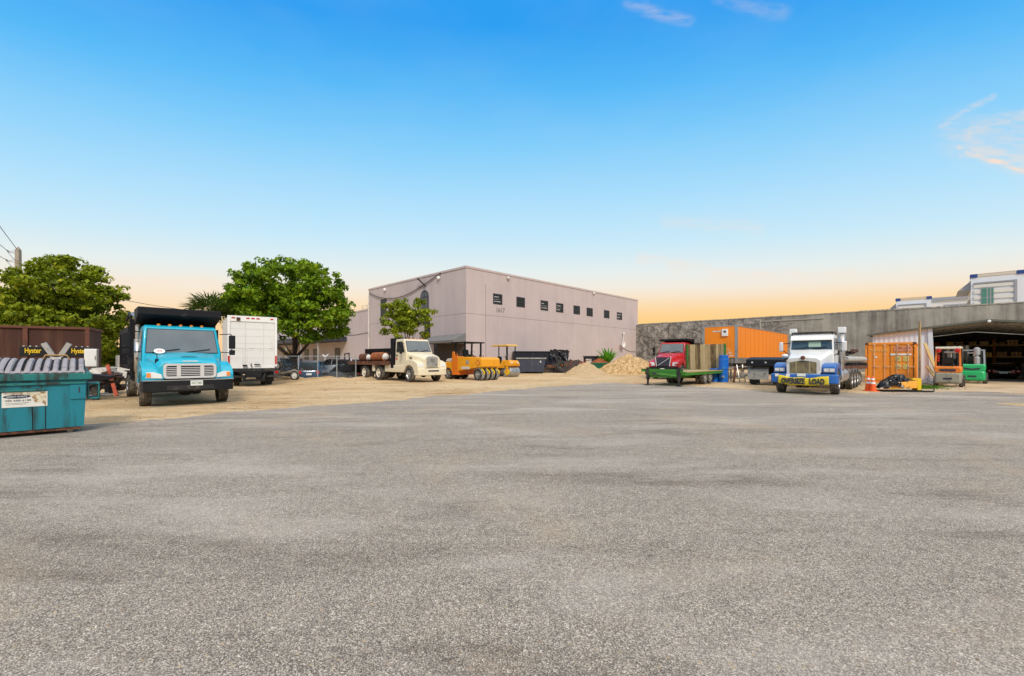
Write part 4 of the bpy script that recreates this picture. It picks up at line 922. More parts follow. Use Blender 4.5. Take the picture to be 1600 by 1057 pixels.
    for s in (-1, 1): k.bar((-9.0, s*1.1, 1.3), (-9.1, s*1.1, 2.05), .07); k.bar((-9.9, s*1.1, 1.1), (-9.9, s*1.1, 1.95), .07); k.bar((-9.1, s*1.1, 2.0), (-9.9, s*1.1, 1.95), .07)
    k.build('tail_ramp', m_('dump_black'), r)
    k = MB(); k.box((-3.05, -.9, 1.36), (-2.5, -.2, 2.0)); k.build('tool_box', m_('dump_black'), r, bevel=.03)
    MB().box((-2.85, -.912, 1.6), (-2.65, -.901, 1.85)).build('tool_box_label', m_('dirty_white'), r)
    M0 = r.matrix_basis.copy() if False else Matrix.Translation(c) @ Matrix.Rotation(heading(-V), 4, 'Z')
    for lab, x, y, z, rad, L, mt, tilt in (('rusty barrel lying across the cream truck bed, nearest its cab', -4.9, -.62, 1.70, .34, 1.5, 'rust_orange', .08), ('short rusty barrel at the rear of the cream truck bed', -7.3, -.6, 1.66, .30, .8, 'rusty', .25)):
        t = thing('barrel', lab, 'barrel', M0 @ Vector((x, y, z)), heading(-V)+tilt, 'rusty barrels on the cream truck')
        k = MB(); k.lathe([(.02, -L/2), (rad, -L/2), (rad, -L/6), (rad*1.05, -L/6+.03), (rad, -L/6+.06), (rad, L/6), (rad*1.05, L/6+.03), (rad, L/6+.06), (rad, L/2), (.02, L/2)], 18, axis='x'); k.build('body', m_(mt), t)
        k = MB(); k.lathe([(.02, L/2), (rad*.8, L/2), (rad*.55, L/2+.16), (.05, L/2+.22)], 18, axis='x'); k.build('cap', m_('sack_white'), t)
    t = MB()
    for i in range(4): t.tube([(-7.4+i*.15, -.2+.3*i, 1.42), (-4.4, -.1+.25*i, 1.45+.12*(i % 2))], .06, 7)
    o = t.build('pipe_bundle', m_('rusty')); o.location = c; o.rotation_euler[2] = heading(-V); tag(o, 'bundle of rusty pipes lying along the cream truck bed', 'pipes')
flatbed_cream()

# ---------------------------------------------------------------- red dump truck
def dump_truck_red():
    c = Vector((12.1, 33.0, 0)); hd = Vector((-.66, -.75, 0)); r = thing('dump_truck', 'red dump truck with diagonal bar across black grille, behind the green trailer', 'dump truck', c, heading(hd)); r.scale = (1, 1, 1.07); p = m_('red_paint')
    P_ = dict(xw=-.55, xt=-.9, xc=-2.1, zb=.95, zw=1.86, zr=2.66, W=1.02, Wt=.95, xg=1.02, zhb=.92, zg=1.62, hr=.92, hf=.62, hp=1.3, g0=.06, g1=.84, glass='glass_grey')
    cab_shell(r, P_, p); hood(r, P_, p)
    for s in (-1, 1):
        pr = [(.62, .82), (.98, .86), (1.0, 1.05), (.90, 1.25), (.6, 1.36), (.2, 1.45), (-.25, 1.42), (-.6, 1.2), (-.66, .75)]+arc(0, .52, .62, 158, 28, 12)
        fender(r, p, s, .55, 1.13, pr, .09)
        h = MB(); h.slab([(1.005, s*.66, .95), (.97, s*1.06, .95), (.92, s*1.06, 1.2), (.97, s*.72, 1.2)][::(1 if s > 0 else -1)], -.02, .04); h.build('headlight', m_('lamp_clear'), r, bevel=.015)
        mirror_head(r, -.55, s*1.02, 2.12, s, h=.4)
    ring = [(1.03, -.46, .92), (1.03, .46, .92), (1.0, .56, 1.56), (1.0, -.56, 1.56)]
    gr = MB().slab(ring, -.02, .045).build('grille', m_('ink'), r, bevel=.015)
    k = MB(); k.bar((1.07, -.36, .98), (1.04, .46, 1.5), .06, .03); k.build('grille_bar', m_('chrome'), gr)
    for s in (-1, 1): k = MB(); k.bar((1.05, s*.5, .92), (1.02, s*.6, 1.6), .05); k.build('grille_trim', m_('chrome'), gr)
    b = MB(); outl = [(1.16, -.8), (1.16, .8), (1.04, 1.1), (.66, 1.13), (.66, 1.0), (.95, .75), (.95, -.75), (.66, -1.0), (.66, -1.13), (1.04, -1.1)]
    b.loft([[(a, y, z) for a, y in outl] for z in (.5, .88)]).build('bumper', m_('black'), r, bevel=.03)
    pl = MB().box((1.161, -.16, .62), (1.172, .16, .78)).build('licence_plate', m_('plate'), r)
    frame_rails(r, -6.8, .95); axle(r, 0); axle(r, -4.6)
    for s in (-1, 1):
        wheel(r, 'truckf', .51, .30, .29, 'alloy', 0, s*1.0)
        for x in (-4.3, -5.6): wheel(r, 'trucko', .52, .28, .29, 'alloy', x, s*1.02, dish=.14)
    k = MB(); x0, x1, W = -7.0, -2.3, 1.18
    k.box((x0, -W, 1.2), (x1, W, 1.32)); k.box((x1-.08, -W, 1.321), (x1, W, 2.9))
    for s in (-1, 1):
        a, b_ = sorted((s*W, s*(W-.06))); k.box((x0, a, 1.321), (x1-.081, b_, 2.6))
        a, b_ = sorted((s*(W+.001), s*(W+.08))); k.box((x0, a, 2.45), (x1, b_, 2.6))
        for q in range(6): xx = x0+(x1-x0-.12)*q/5; k.box((xx, a, 1.3), (xx+.12, b_, 2.449))
    k.box((x0-.08, -W, 1.25), (x0-.001, W, 2.7)); k.build('dump_bed', m_('dump_black'), r)
    k = MB(); k.add([(-1.0, -1.12, 2.78), (-1.0, 1.12, 2.78), (-1.0, 1.12, 2.92), (-1.0, -1.12, 2.92), (x1, -1.12, 2.92), (x1, 1.12, 2.92), (x1, 1.12, 2.7), (x1, -1.12, 2.7)], [(0, 1, 2, 3), (3, 2, 5, 4), (4, 5, 6, 7), (0, 7, 6, 1), (0, 3, 4, 7), (1, 6, 5, 2)]); k.build('cab_shield', m_('dump_black'), r, bevel=.02)
    k = MB()
    for s in (-1, 1): k.lathe([(.3, -1.9), (.32, -1.85), (.32, -.85), (.3, -.8)], 14, (0, s*.82, .72), 'x')
    k.build('fuel_tank', m_('alloy'), r)
dump_truck_red()

# ---------------------------------------------------------------- white and blue heavy tractor
def tractor_white():
    c = Vector((13.55, 19.55, 0)); hd = Vector((-.695, -.719, 0)); r = thing('tractor_truck', 'white and blue tractor truck carrying a yellow oversize load banner', 'tractor truck', c, heading(hd)); p = m_('white_paint'); q = m_('blue_paint')
    P_ = dict(xw=-.85, xt=-1.08, xc=-2.25, zb=1.0, zw=1.98, zr=2.72, W=.88, Wt=.82, xg=.95, zhb=.95, zg=1.62, hr=.85, hf=.62, hp=1.1, g0=.06, g1=.70, glass='glass')
    cab_shell(r, P_, p); hood(r, P_, p)
    k = MB(); k.add([(-.98, -.85, 2.5), (-.98, .85, 2.5), (-.80, .81, 2.45), (-.80, -.81, 2.45), (-1.06, -.83, 2.69), (-1.06, .83, 2.69), (-.83, .81, 2.52), (-.83, -.81, 2.52)], [(3, 2, 1, 0), (4, 5, 6, 7), (0, 1, 5, 4), (1, 2, 6, 5), (2, 3, 7, 6), (3, 0, 4, 7)]); k.build('sun_visor', p, r)
    k = MB(); k.box((-2.2, -.82, 2.80), (-1.05, -.76, 2.84)); k.box((-2.2, .76, 2.80), (-1.05, .82, 2.84)); k.box((-1.1, -.76, 2.80), (-1.04, .76, 2.85)); k.box((-2.2, -.76, 2.80), (-2.14, .76, 2.85))
    for x in (-1.07, -2.17):
        for y in (-.79, .79): k.box((x-.025, y-.025, 2.70), (x+.025, y+.025, 2.80))
    k.build('roof_rack', m_('chassis'), r)
    MB().slab([(-.885, -.1, 2.12), (-.885, .38, 2.12), (-.955, .38, 2.36), (-.955, -.1, 2.36)], .03, .004).build('windscreen_card', M('card_green', (.30, .42, .33), .7), r)
    # chrome shell and grille
    ring = [(.95, -.62, .86), (.95, .62, .86), (.95, .64, 1.50), (.95, .50, 1.60), (.95, 0, 1.65), (.95, -.50, 1.60), (.95, -.64, 1.50)]
    sh = MB().slab(ring, 0, .07).build('grille_shell', m_('dirty_white'), r, bevel=.03)
    inn = [(1.021, -.50, .93), (1.021, .50, .93), (1.021, .50, 1.42), (1.021, 0, 1.50), (1.021, -.50, 1.42)]
    gr = MB().slab(inn, 0, .004).build('grille', M('grille_tan', (.20, .155, .075), .6, .3, var=.2, c2=(.06, .05, .03)), sh)
    k = MB()
    for i in range(22): y = -.48+i*.0457; k.box((1.026, y-.006, .94), (1.034, y+.006, 1.42))
    for y in (-.25, .25): k.box((1.026, y-.02, .93), (1.045, y+.02, 1.44))
    k.build('grille_bar', M('grille_bar', (.45, .37, .22), .45, .5, var=.2), sh)
    MB().lathe([(.09, 0), (.09, .05), (.04, .07)], 12, (1.0, 0, 1.62), 'x').build('badge', m_('rusty'), r)
    for s in (-1, 1):
        pr = [(.60, .90), (.80, .90), (.84, 1.20), (.74, 1.33), (.35, 1.40), (-.15, 1.40), (-.52, 1.28), (-.72, 1.02), (-.72, .82)]+arc(0, .54, .63, 155, 38, 12)
        fender(r, q, s, .64, 1.17, pr, .06)
        h = MB(); h.box((.845, min(s*.72, s*1.12), .985), (.875, max(s*.72, s*1.12), 1.16)); hb = h.build('headlight_bezel', m_('steel'), r, bevel=.012)
        a = MB()
        for y in (.82, 1.02): a.box((.876, min(s*(y-.08), s*(y+.08)), 1.025), (.884, max(s*(y-.08), s*(y+.08)), 1.145))
        a.build('headlight', m_('lamp_clear'), hb)
        m = MB(); m.box((-1.02, s*1.24-.09, 1.92), (-.92, s*1.24+.09, 2.38)); mo = m.build('mirror', m_('chrome'), r, bevel=.05, seg=3)
        a = MB(); a.tube([(-1.2, s*.80, 2.35), (-.98, s*1.2, 2.30)], .018, 6); a.build('mirror_arm', m_('black'), mo); a = MB(); a.tube([(-.95, s*.86, 1.70), (-.98, s*1.2, 2.02)], .018, 6); a.build('mirror_arm', m_('black'), mo)
        a = MB(); a.tube([(-2.42, s*1.0, .9), (-2.42, s*1.0, 3.1)], .085, 12); a.tube([(-2.42, s*1.0, 1.35), (-2.42, s*1.0, 2.75)], .125, 14); ex = a.build('exhaust_stack', m_('alloy'), r, smooth=True)
        a = MB(); a.box((-2.56, s*1.0-.15, 2.82), (-2.28, s*1.0+.15, 3.10)); a.build('exhaust_cap', m_('white'), ex, bevel=.02)
        MB().lathe([(.09, -.09), (.15, 0), (.09, .07)], 10, (-.1, s*.90, 1.72), 'z').build('air_cleaner_cap', m_('white'), r) if s < 0 else None
    b = MB(); outl = [(1.10, -1.0), (1.10, 1.0), (1.02, 1.24), (.68, 1.26), (.68, 1.1), (.95, 1.05), (.95, -1.05), (.68, -1.1), (.68, -1.26), (1.02, -1.24)]
    bu = b.loft([[(a, y, z) for a, y in outl] for z in (.50, .90)]).build('bumper', q, r, bevel=.05, seg=3)
    k = MB()
    for y in (-1.05, -.62): k.box((1.101, y, .77), (1.108, y+.14, .90))
    k.build('reflector', m_('white'), bu)
    pl = MB().box((1.112, -.2, .80), (1.122, .12, .93)).build('licence_plate', m_('plate'), r)
    # banner: a sagging sheet tied across the bumper
    rows, cols = 7, 30; vs = []; fs = []
    for i in range(rows):
        for j in range(cols):
            u, v = j/(cols-1), i/(rows-1); y = -.92+1.86*u; edge = abs(u-.5)*2
            sag = -.06*math.sin(u*math.pi)+.02*math.sin(u*17); zt = .80+sag+.05*edge**3; zb = .43+.5*sag+.05*edge**4
            vs.append((1.135+.018*math.sin(u*23+v*3)+.02*math.sin(v*3.1), y, zt+(zb-zt)*v))
    fs = [(i*cols+j, i*cols+j+1, (i+1)*cols+j+1, (i+1)*cols+j) for i in range(rows-1) for j in range(cols-1)]
    o = MB().add(vs, fs).build('oversize_banner', m_('banner_yellow'), smooth=True); sm = o.modifiers.new('t', 'SOLIDIFY'); sm.thickness = .006
    o.location = c; o.rotation_euler[2] = heading(hd); tag(o, 'yellow banner reading OVERSIZE LOAD hung across the blue bumper', 'banner')
    def let(s_, y0, w, z): 
        t = text(s_, 'lettering', m_('ink'), o, (1.150, y0, z), (0, 1, 0), (0, 0, 1), .27, w, .04, .035)
    let('OVERSIZE', -.80, .90, .455); let('LOAD', .26, .54, .455)
    # frame, wheels, tank
    frame_rails(r, -8.2, .9, .85); axle(r, 0, .53)
    for x in (-4.3, -5.55, -6.8): axle(r, x, .52)
    for s in (-1, 1):
        wheel(r, 'semif', .53, .32, .30, 'alloy', 0, s*1.02, steer=R(3))
        for x in (-4.3, -5.55, -6.8): wheel(r, 'semir', .52, .27, .30, 'alloy', x, s*1.08, dish=.13); wheel(r, 'semir', .52, .27, .30, 'alloy', x, s*.76, dish=.13)
        k = MB(); k.lathe([(.3, -3.5), (.33, -3.45), (.33, -1.2), (.3, -1.15)], 16, (0, s*.85, .75), 'x'); k.build('fuel_tank', m_('alloy'), r)
        k = MB(); k.lathe([(.012, 0), (.012, 2.3)], 5, (-2.35, s*.9, 2.4), 'z')
        if s < 0: pass
    k = MB(); k.box((-6.9, -.55, 1.0), (-4.4, .55, 1.14)); k.lathe([(.5, 0), (.5, .1)], 18, (-5.6, 0, 1.15), 'z'); k.build('fifth_wheel', m_('chassis'), r)
tractor_white()

# ---------------------------------------------------------------- white box truck, seen from behind
def box_truck():
    rr = P(433, 560, 25.2); rr.z = 0; rt = Vector((.80, .60, 0)); hd = Vector((-.60, .80, 0)); W = 2.45; c = rr-rt*(W/2)
    r = thing('box_truck', 'white box truck with closed roll door and folded black lift', 'box truck', c, heading(hd))
    # local: rear face at x = 0, +x forward, +y = left of the truck = image left
    L, z0, z1 = 5.6, 1.12, 4.0; h = W/2
    MB().box((.06, -h+.03, z0), (L, h-.03, z1-.03)).build('cargo_box', m_('box_white'), r, bevel=.02)
    k = MB(); k.box((0, -h, z0), (.12, -h+.13, z1)); k.box((0, h-.13, z0), (.12, h, z1)); k.box((-.002, -h+.131, z1-.32), (.12, h-.131, z1)); k.box((0, -h+.131, z0-.1), (.12, h-.131, z0+.06)); fr = k.build('rear_frame', m_('white'), r, bevel=.008)
    k = MB(); n = 6; zz = (z1-.33-z0-.07)/n
    for i in range(n): k.box((.045, -h+.14, z0+.07+i*zz+.008), (.059, h-.14, z0+.07+(i+1)*zz-.004))
    d = k.build('roll_door', m_('box_white'), r)
    k = MB()
    for y in (-.55, .35): k.box((.038, y, z0+.1), (.044, y+.03, z1-.4))
    k.box((.035, -h+.15, z0+1.02), (.044, h-.15, z0+1.06)); k.build('door_seam', m_('dirty_white'), d)
    for y, m in ((-.95, 'lamp_red'), (-.25, 'lamp_red'), (0, 'lamp_red'), (.25, 'lamp_red'), (.95, 'lamp_red')): MB().box((-.02, y-.08, z1-.16), (-.003, y+.08, z1-.09)).build('marker_light', m_(m), fr)
    MB().box((-.05, .62, z1-.28), (-.003, .80, z1-.1)).build('camera_box', m_('rusty'), fr)
    for s in (-1, 1): MB().box((-.015, s*(h-.065)-.045, z0+.12), (-.001, s*(h-.065)+.045, z0+.62)).build('tail_light', m_('lamp_red'), fr)
    k = MB(); k.box((-.03, -h, z0-.28), (.1, h, z0-.101)); k.box((0, -h+.1, .5), (.3, h-.1, .62))
    for y in (-.6, .6): k.box((.0, y-.05, .62), (.15, y+.05, z0-.28))
    k.build('rear_sill', m_('chassis'), r)
    k = MB(); k.box((-.22, -.75, z0-.34), (-.04, .75, z0-.26))
    for s in (-1, 1): k.bar((-.08, s*.62, z0-.3), (-.5, s*.45, .35), .08); k.bar((-.5, s*.45, .38), (-.05, s*.35, .55), .07)
    k.box((-.6, -.55, .3), (-.45, .55, .42)); k.box((-.3, -.4, .5), (-.06, .4, .85)); k.bar((-.2, -.5, .9), (-.2, .5, .6), .05); k.build('lift_gate', m_('black'), r)
    k = MB(); k.bar((-.12, .1, z0), (-.12, .1, z0+.18), .05); k.cbox((-.1, -.2, z0+.12), (.08, .3, .06)); k.cbox((-.1, .4, z0+.06), (.06, .22, .1)); k.build('tow_hook', m_('black'), r)
    k = MB(); k.box((.5, -1.12, .22), (.53, -.5, .85)); k.box((.5, .5, .22), (.53, 1.12, .85)); k.build('mud_flap', m_('black'), r)
    frame_rails(r, .2, 7, .82); 
    for s in (-1, 1): wheel(r, 'boxw', .48, .26, .27, 'dirty_white', 1.5, s*1.0, dish=.12); wheel(r, 'boxw', .48, .26, .27, 'dirty_white', 1.5, s*.68, dish=.12); wheel(r, 'boxw', .48, .26, .27, 'dirty_white', 6.9, s*1.0)
    k = MB(); k.prism([(5.75, .8), (7.9, .8), (8.1, 1.5), (7.6, 1.75), (7.2, 2.6), (5.75, 2.7)], -1.05, 1.05); k.build('cab', m_('white'), r, bevel=.08)
box_truck()

# ---------------------------------------------------------------- small cars
def car(name, label, cat, c, hd, L, W, H, mat, kind='sedan', lamps=True, belt_k=.60):
    """origin: ground under the middle of the car"""
    r = thing(name, label, cat, c, heading(hd)); h = W/2; m = m_(mat); belt = H*belt_k; zb = .26
    if kind == 'sport': belt = H*.66
    st = [(-L/2, .66, zb+.12, belt*.86), (-L/2+.12, .92, zb, belt*.98), (-L*.28, 1.0, zb-.04, belt*1.0), (0, 1.0, zb-.05, belt*.98), (L*.22, .99, zb-.04, belt*.95), (L*.38, .96, zb, belt*.86), (L/2-.12, .86, zb+.02, belt*.74), (L/2, .62, zb+.12, belt*.62)]
    if kind == 'suv': st[0] = (-L/2, .9, zb+.1, belt*.95); st[5] = (L*.38, .97, zb, belt*.94); st[6] = (L/2-.12, .92, zb+.02, belt*.88)
    MB().loft([rrect(x, h*k, a, b, .16, 4) for x, k, a, b in st]).build('body', m, r, bevel=0, smooth=True, sub=1)
    if kind == 'sedan': gh = [(-L*.40, .74, belt*.97), (-L*.24, .68, H-.03), (-.05, .69, H), (L*.08, .68, H-.03), (L*.25, .80, belt*.95)]
    elif kind == 'suv': gh = [(-L*.485, .86, belt*.97), (-L*.455, .76, H-.05), (-.1, .78, H), (L*.12, .76, H-.05), (L*.26, .86, belt*.97)]
    else: gh = [(-L*.36, .72, belt*.99), (-L*.12, .62, H-.03), (-.0, .62, H), (L*.06, .62, H-.03), (L*.24, .8, belt*.95)]
    z0 = belt*.9
    MB().loft([[(x, -h*k, min(z0, z-.02)), (x, -h*k*(1 if z < H*.8 else 1.0), z-.03), (x, -h*k*.9, z), (x, h*k*.9, z), (x, h*k, z-.03), (x, h*k, min(z0, z-.02))] for x, k, z in gh]).build('cabin_glass', m_('glass_dark'), r, bevel=.03)
    # roof skin and pillars in body colour
    k = MB(); a, b, c_, d = gh[1], gh[2], gh[3], gh[4]
    k.loft([[(x, -h*q*.93, z+.006), (x, -h*q*.5, z+.03), (x, h*q*.5, z+.03), (x, h*q*.93, z+.006), (x, h*q*.93, z-.02), (x, -h*q*.93, z-.02)] for x, q, z in (a, b, c_)])
    for s in (-1, 1):
        k.bar((d[0], s*h*d[1]*.98, d[2]), (c_[0], s*h*c_[1]*.97, c_[2]), .07); k.bar((gh[0][0], s*h*gh[0][1]*.98, gh[0][2]), (a[0], s*h*a[1]*.97, a[2]), .10)
        k.bar((-.15, s*h*.93, belt), (-.12, s*h*b[1]*.99, b[2]-.02), .06)
    k.build('roof', m, r)
    for s in (-1, 1):
        for x in (-L*.30, L*.31): wheel(r, 'car%d' % (W*100), .33, .22, .22, 'alloy', x, s*(h-.10), dish=.03)
        k = MB(); k.box((L*.17, min(s*h*.98, s*(h+.14)), belt*.98), (L*.21, max(s*h*.98, s*(h+.14)), belt*1.08)); k.build('mirror', m, r, bevel=.02)
        if lamps:
            if kind == 'sport':
                for y in (.48, .72): k = MB().lathe([(.02, -.04), (.09, -.03), (.09, .06)], 14, (-L/2+.03, s*y, belt*.76), 'x').build('tail_light', m_('lamp_red'), r)
            else:
                k = MB(); k.box((-L/2-.02, min(s*h*.58, s*h*.82), belt*.66), (-L/2+.16, max(s*h*.58, s*h*.82), belt*.88)); k.build('tail_light', m_('lamp_red'), r, bevel=.02)
            k = MB(); k.box((L/2-.2, min(s*h*.55, s*h*.8), belt*.52), (L/2-.03, max(s*h*.55, s*h*.8), belt*.64)); k.build('headlight', m_('lamp_clear'), r, bevel=.02)
    if lamps: MB().box((-L/2-.025, -.2, belt*.55), (-L/2+.05, .2, belt*.70)).build('licence_plate', m_('plate'), r)
    return r
hv = Vector((.55, .83, 0))
car('parked_car', 'dark blue sport utility car seen from behind, under the tree trunk', 'car', Vector((-17.0, 36.4, -.32)), (P(497, 560, 30)-P(493, 560, 20)).normalized()*1 if False else Vector((-.30, .95, 0)), 4.4, 1.85, 1.68, 'blue_car', 'suv')
car('parked_car', 'silver white saloon behind the dark saloon near the cream truck', 'car', Vector((-16.3, 39.6, -.32)), Vector((-.95, .3, 0)), 4.7, 1.85, 1.86, 'silver_car', 'suv', belt_k=.73)
car('parked_car', 'dark saloon behind the wire fence, nearest the cream truck ramp', 'car', Vector((-14.3, 36.7, -.32)), Vector((-.92, .38, 0)), 4.3, 1.8, 1.38, 'dark_car', 'sedan')
car('parked_car', 'grey van partly hidden by the dark tree trunk', 'car', Vector((-21.0, 40.8, -.32)), Vector((-.25, .97, 0)), 4.8, 1.95, 1.95, 'grey_car', 'suv')
car('parked_car', 'dark pickup seen past the edge of the white box truck', 'car', Vector((-20.4, 36.3, -.32)), Vector((-.35, .93, 0)), 4.9, 1.9, 1.75, 'dark_car', 'suv')
car('parked_car', 'grey car far back between the dirt shrubs and dump truck', 'car', Vector((-33, 36.5, -.3)), Vector((.9, .3, 0)), 4.8, 1.85, 1.55, 'grey_car', 'sedan')
car('sports_car', 'black low sports car with four round tail lamps inside the shed', 'car', Vector((38.6, 33.7, 0)), U, 4.5, 1.85, 1.22, 'black_car', 'sport')
# ================================================================ TRAILERS, PLANT, CONTAINERS
def local(c, hd): return Matrix.Translation(c) @ Matrix.Rotation(heading(hd), 4, 'Z')
def tinted(o, vals):
    at = o.data.attributes.new('tint', 'FLOAT', 'FACE'); at.data.foreach_set('value', vals)
def green_trailer():
    c = (Vector((8.18, 25.4, 0))+Vector((9.3, 23.95, 0)))/2; hd = -U; r = thing('deck_trailer', 'green equipment trailer on jack legs with plank ramp folded upright', 'trailer', c, heading(hd)); g = m_('trailer_green')
    # local: front legs at x = 0, deck runs to x = -6.6, +y = image right? (left of the travel direction)
    k = MB()
    for s in (-1, 1):
        k.box((-.08, s*.93-.07, .08), (.08, s*.93+.07, 1.06)); k.box((-.05, s*.93-.045, .04), (.05, s*.93+.045, .4)); k.box((-.16, s*.93-.14, 0), (.16, s*.93+.14, .05))
        k.bar((-.02, s*.93, .9), (-.02, s*.93+s*.22, .9), .05)
    k2 = []
    for s in (-1, 1):
        q = MB(); q.box((-.08, s*.93-.07, .35), (.08, s*.93+.07, 1.06)); q.box((-.05, s*.93-.045, .05), (.05, s*.93+.045, .35)); q.box((-.17, s*.93-.15, 0), (.17, s*.93+.15, .05)); q.bar((0, s*.93, .92), (0, s*1.16, .92), .05); q.build('jack_leg', m_('chassis'), r)
    k = MB(); k.box((-.06, -1.35, .80), (.02, 1.15, .97)); k.box((-.10, -.86, .48), (.01, .86, .80)); k.bar((-.05, -.85, .6), (.9, 0, .75), .1); k.bar((-.05, .85, .6), (.9, 0, .75), .1)
    k.box((-1.2, -.85, .62), (-.101, .85, .80)); k.build('headboard', g, r)
    k = MB(); k.tube([(.03, -.8, .66), (.12, -.4, .56), (.10, 0, .66), (.1, .4, .55)], .025, 6); k.tube([(.85, 0, .75), (1.1, 0, .75)], .06, 8); k.lathe([(.05, 0), (.11, .02), (.11, .06), (.05, .08)], 10, (1.15, 0, .72)); k.build('hitch', m_('chassis'), r)
    k = MB()
    for s in (-1, 1): a, b = sorted((s*1.12, s*1.22)); k.box((-6.6, a, .62), (-.2, b, .82))
    for i in range(9): k.box((-6.4+i*.78, -1.119, .64), (-6.3+i*.78, 1.119, .76))
    for s in (-1, 1): k.box((-6.6, s*.45-.05, .42), (-1.0, s*.45+.05, .63))
    k.build('frame', g, r)
    k = MB(); ti = []; rnd = random.Random(4)
    for i in range(12): y = -1.11+i*.185; k.box((-6.58, y, .765), (-.9, y+.175, .815)); ti += [rnd.random()]*6
    tinted(k.build('deck', m_('planks'), r), ti)
    k = MB()
    k.box((-6.5, 1.221, .78), (-.3, 1.25, .82)); k.build('deck_edge', m_('timber_yellow'), r)
    for x in (-3.3, -4.15):
        for s in (-1, 1): wheel(r, 'trl', .40, .22, .24, 'weathered_grey', x, s*1.06, dish=.05); wheel(r, 'trl', .40, .22, .24, 'weathered_grey', x, s*.80, dish=.05)
    k = MB(); k.tube([(-3.3, -.9, .4), (-3.3, .9, .4)], .06, 8); k.tube([(-4.15, -.9, .4), (-4.15, .9, .4)], .06, 8); k.build('axle', m_('chassis'), r)
    # upright ramp
    k = MB(); ti = []; x = -6.62; n = 15
    for i in range(n):
        y = -1.42+i*2.6/n; t = rnd.random() if i % 5 else 0; k.add([(x, y+.005, .72), (x, y+2.6/n-.006, .72), (x+.09, y+2.6/n-.006, 2.55+rnd.uniform(-.03, .02)), (x+.09, y+.005, 2.55), (x-.07, y+.005, .72), (x-.07, y+2.6/n-.006, .72), (x+.02, y+2.6/n-.006, 2.55), (x+.02, y+.005, 2.55)],
            [(0, 1, 2, 3), (7, 6, 5, 4), (0, 4, 5, 1), (1, 5, 6, 2), (2, 6, 7, 3), (3, 7, 4, 0)]); ti += [t]*6
    tinted(k.build('ramp_planks', m_('planks'), r), ti)
    k = MB()
    for s in (-1, 1): k.bar((x-.04, s*1.25, .45), (x+.06, s*1.25, 2.58), .09, .14)
    k.bar((x-.1, -1.2, 1.0), (x-.1, 1.2, 1.0), .08); k.bar((x-.06, -1.2, 2.3), (x-.06, 1.2, 2.3), .08); k.bar((x+.5, 1.26, .85), (x+.03, 1.28, 1.9), .05)
    k.build('ramp_frame', g, r)
    k = MB(); k.bar((-6.55, 1.28, .5), (-6.0, 1.28, .35), .1); k.cbox((-6.3, 1.15, .5), (.3, .2, .35)); k.build('ramp_hinge', m_('weathered_grey'), r)
green_trailer()

def orange_trailer():
    c = P(1151.5, 560, 32); c.z = 0; r = thing('box_trailer', 'long orange box trailer with pale corner posts parked by the concrete wall', 'trailer', c, AU)
    # local: x along U (long side), y along V; the near corner at the origin
    z0, z1, L, W = 1.22, 4.1, 15.8, 2.5
    MB().box((.05, .02, z0+.42), (L, W-.02, z1-.06)).build('box', m_('trailer_orange'), r)
    k = MB()
    for i in range(13): x = .9+i*1.2; k.box((x, .008, z0+.42), (x+.03, .0195, z1-.1))
    k.build('side_seam', M('seam_orange', (.66, .17, .01), .6, var=.1), r)
    MB().box((.051, .005, z0), (L, W-.005, z0+.419)).build('side_skirt', M('skirt_grey', (.17, .16, .14), .7, .2, var=.25, c2=(.30, .28, .25), amt=.42, streak=True), r)
    MB().box((-.02, -.02, z0), (.18, .15, z1)).build('corner_post', m_('steel'), r); MB().box((-.02, W-.15, z0), (.18, W+.02, z1)).build('corner_post', m_('steel'), r)
    k = MB(); k.box((.18, -.012, z1-.08), (L, .06, z1)); k.box((-.012, .15, z1-.08), (.06, W-.15, z1)); k.build('roof_rail', m_('steel'), r)
    MB().box((.06, .06, z1-.055), (L, W-.06, z1-.015)).build('roof', m_('steel'), r)
    k = MB(); k.box((.0, .151, z0+.42), (.049, W-.151, z1-.081)); fr = k.build('front_panel', m_('trailer_orange'), r)
    MB().box((-.12, .62, 3.28), (-.001, 1.05, 3.82)).build('vent', m_('white'), fr, bevel=.02); MB().box((-.125, .74, 3.55), (-.121, .92, 3.70)).build('vent_opening', m_('ink'), fr)
    MB().box((-.008, 1.1, 3.62), (-.001, 1.75, 3.72)).build('marking', m_('dirty_white'), fr)
    k = MB()
    for a, b in (((.45, 2.1), (.85, 1.85)), ((.45, 2.1), (.75, 2.35)), ((.85, 1.85), (.95, 2.25))): k.bar((-.004, a[0], a[1]), (-.004, b[0], b[1]), .006, .03)
    for y, z, w in ((.25, 1.75, .3), (.35, 1.95, .22), (.55, 1.6, .3)): k.box((-.008, y, z), (-.001, y+w, z+.07))
    k.build('chalk_mark', m_('dirty_white'), fr)
    k = MB(); k.box((-.01, .3, 1.0), (.25, W-.3, z0-.001)); k.build('bolster', m_('chassis'), r)
    for s in (.45, 2.05): k = MB(); k.box((2.6, s-.08, .1), (2.76, s+.08, z0)); k.box((2.5, s-.16, 0), (2.86, s+.16, .1)); k.build('landing_leg', m_('weathered_grey'), r)
    k = MB(); k.box((0.5, .7, .95), (L-.2, .85, z0-.001)); k.box((.5, 1.65, .95), (L-.2, 1.8, z0-.001)); k.build('chassis', m_('chassis'), r)
    for x in (13.0, 14.3):
        for y in (.25, 2.25): wheel(r, 'trailw', .5, .27, .29, 'white', x, y if y > 1 else y, dish=.1)
orange_trailer()

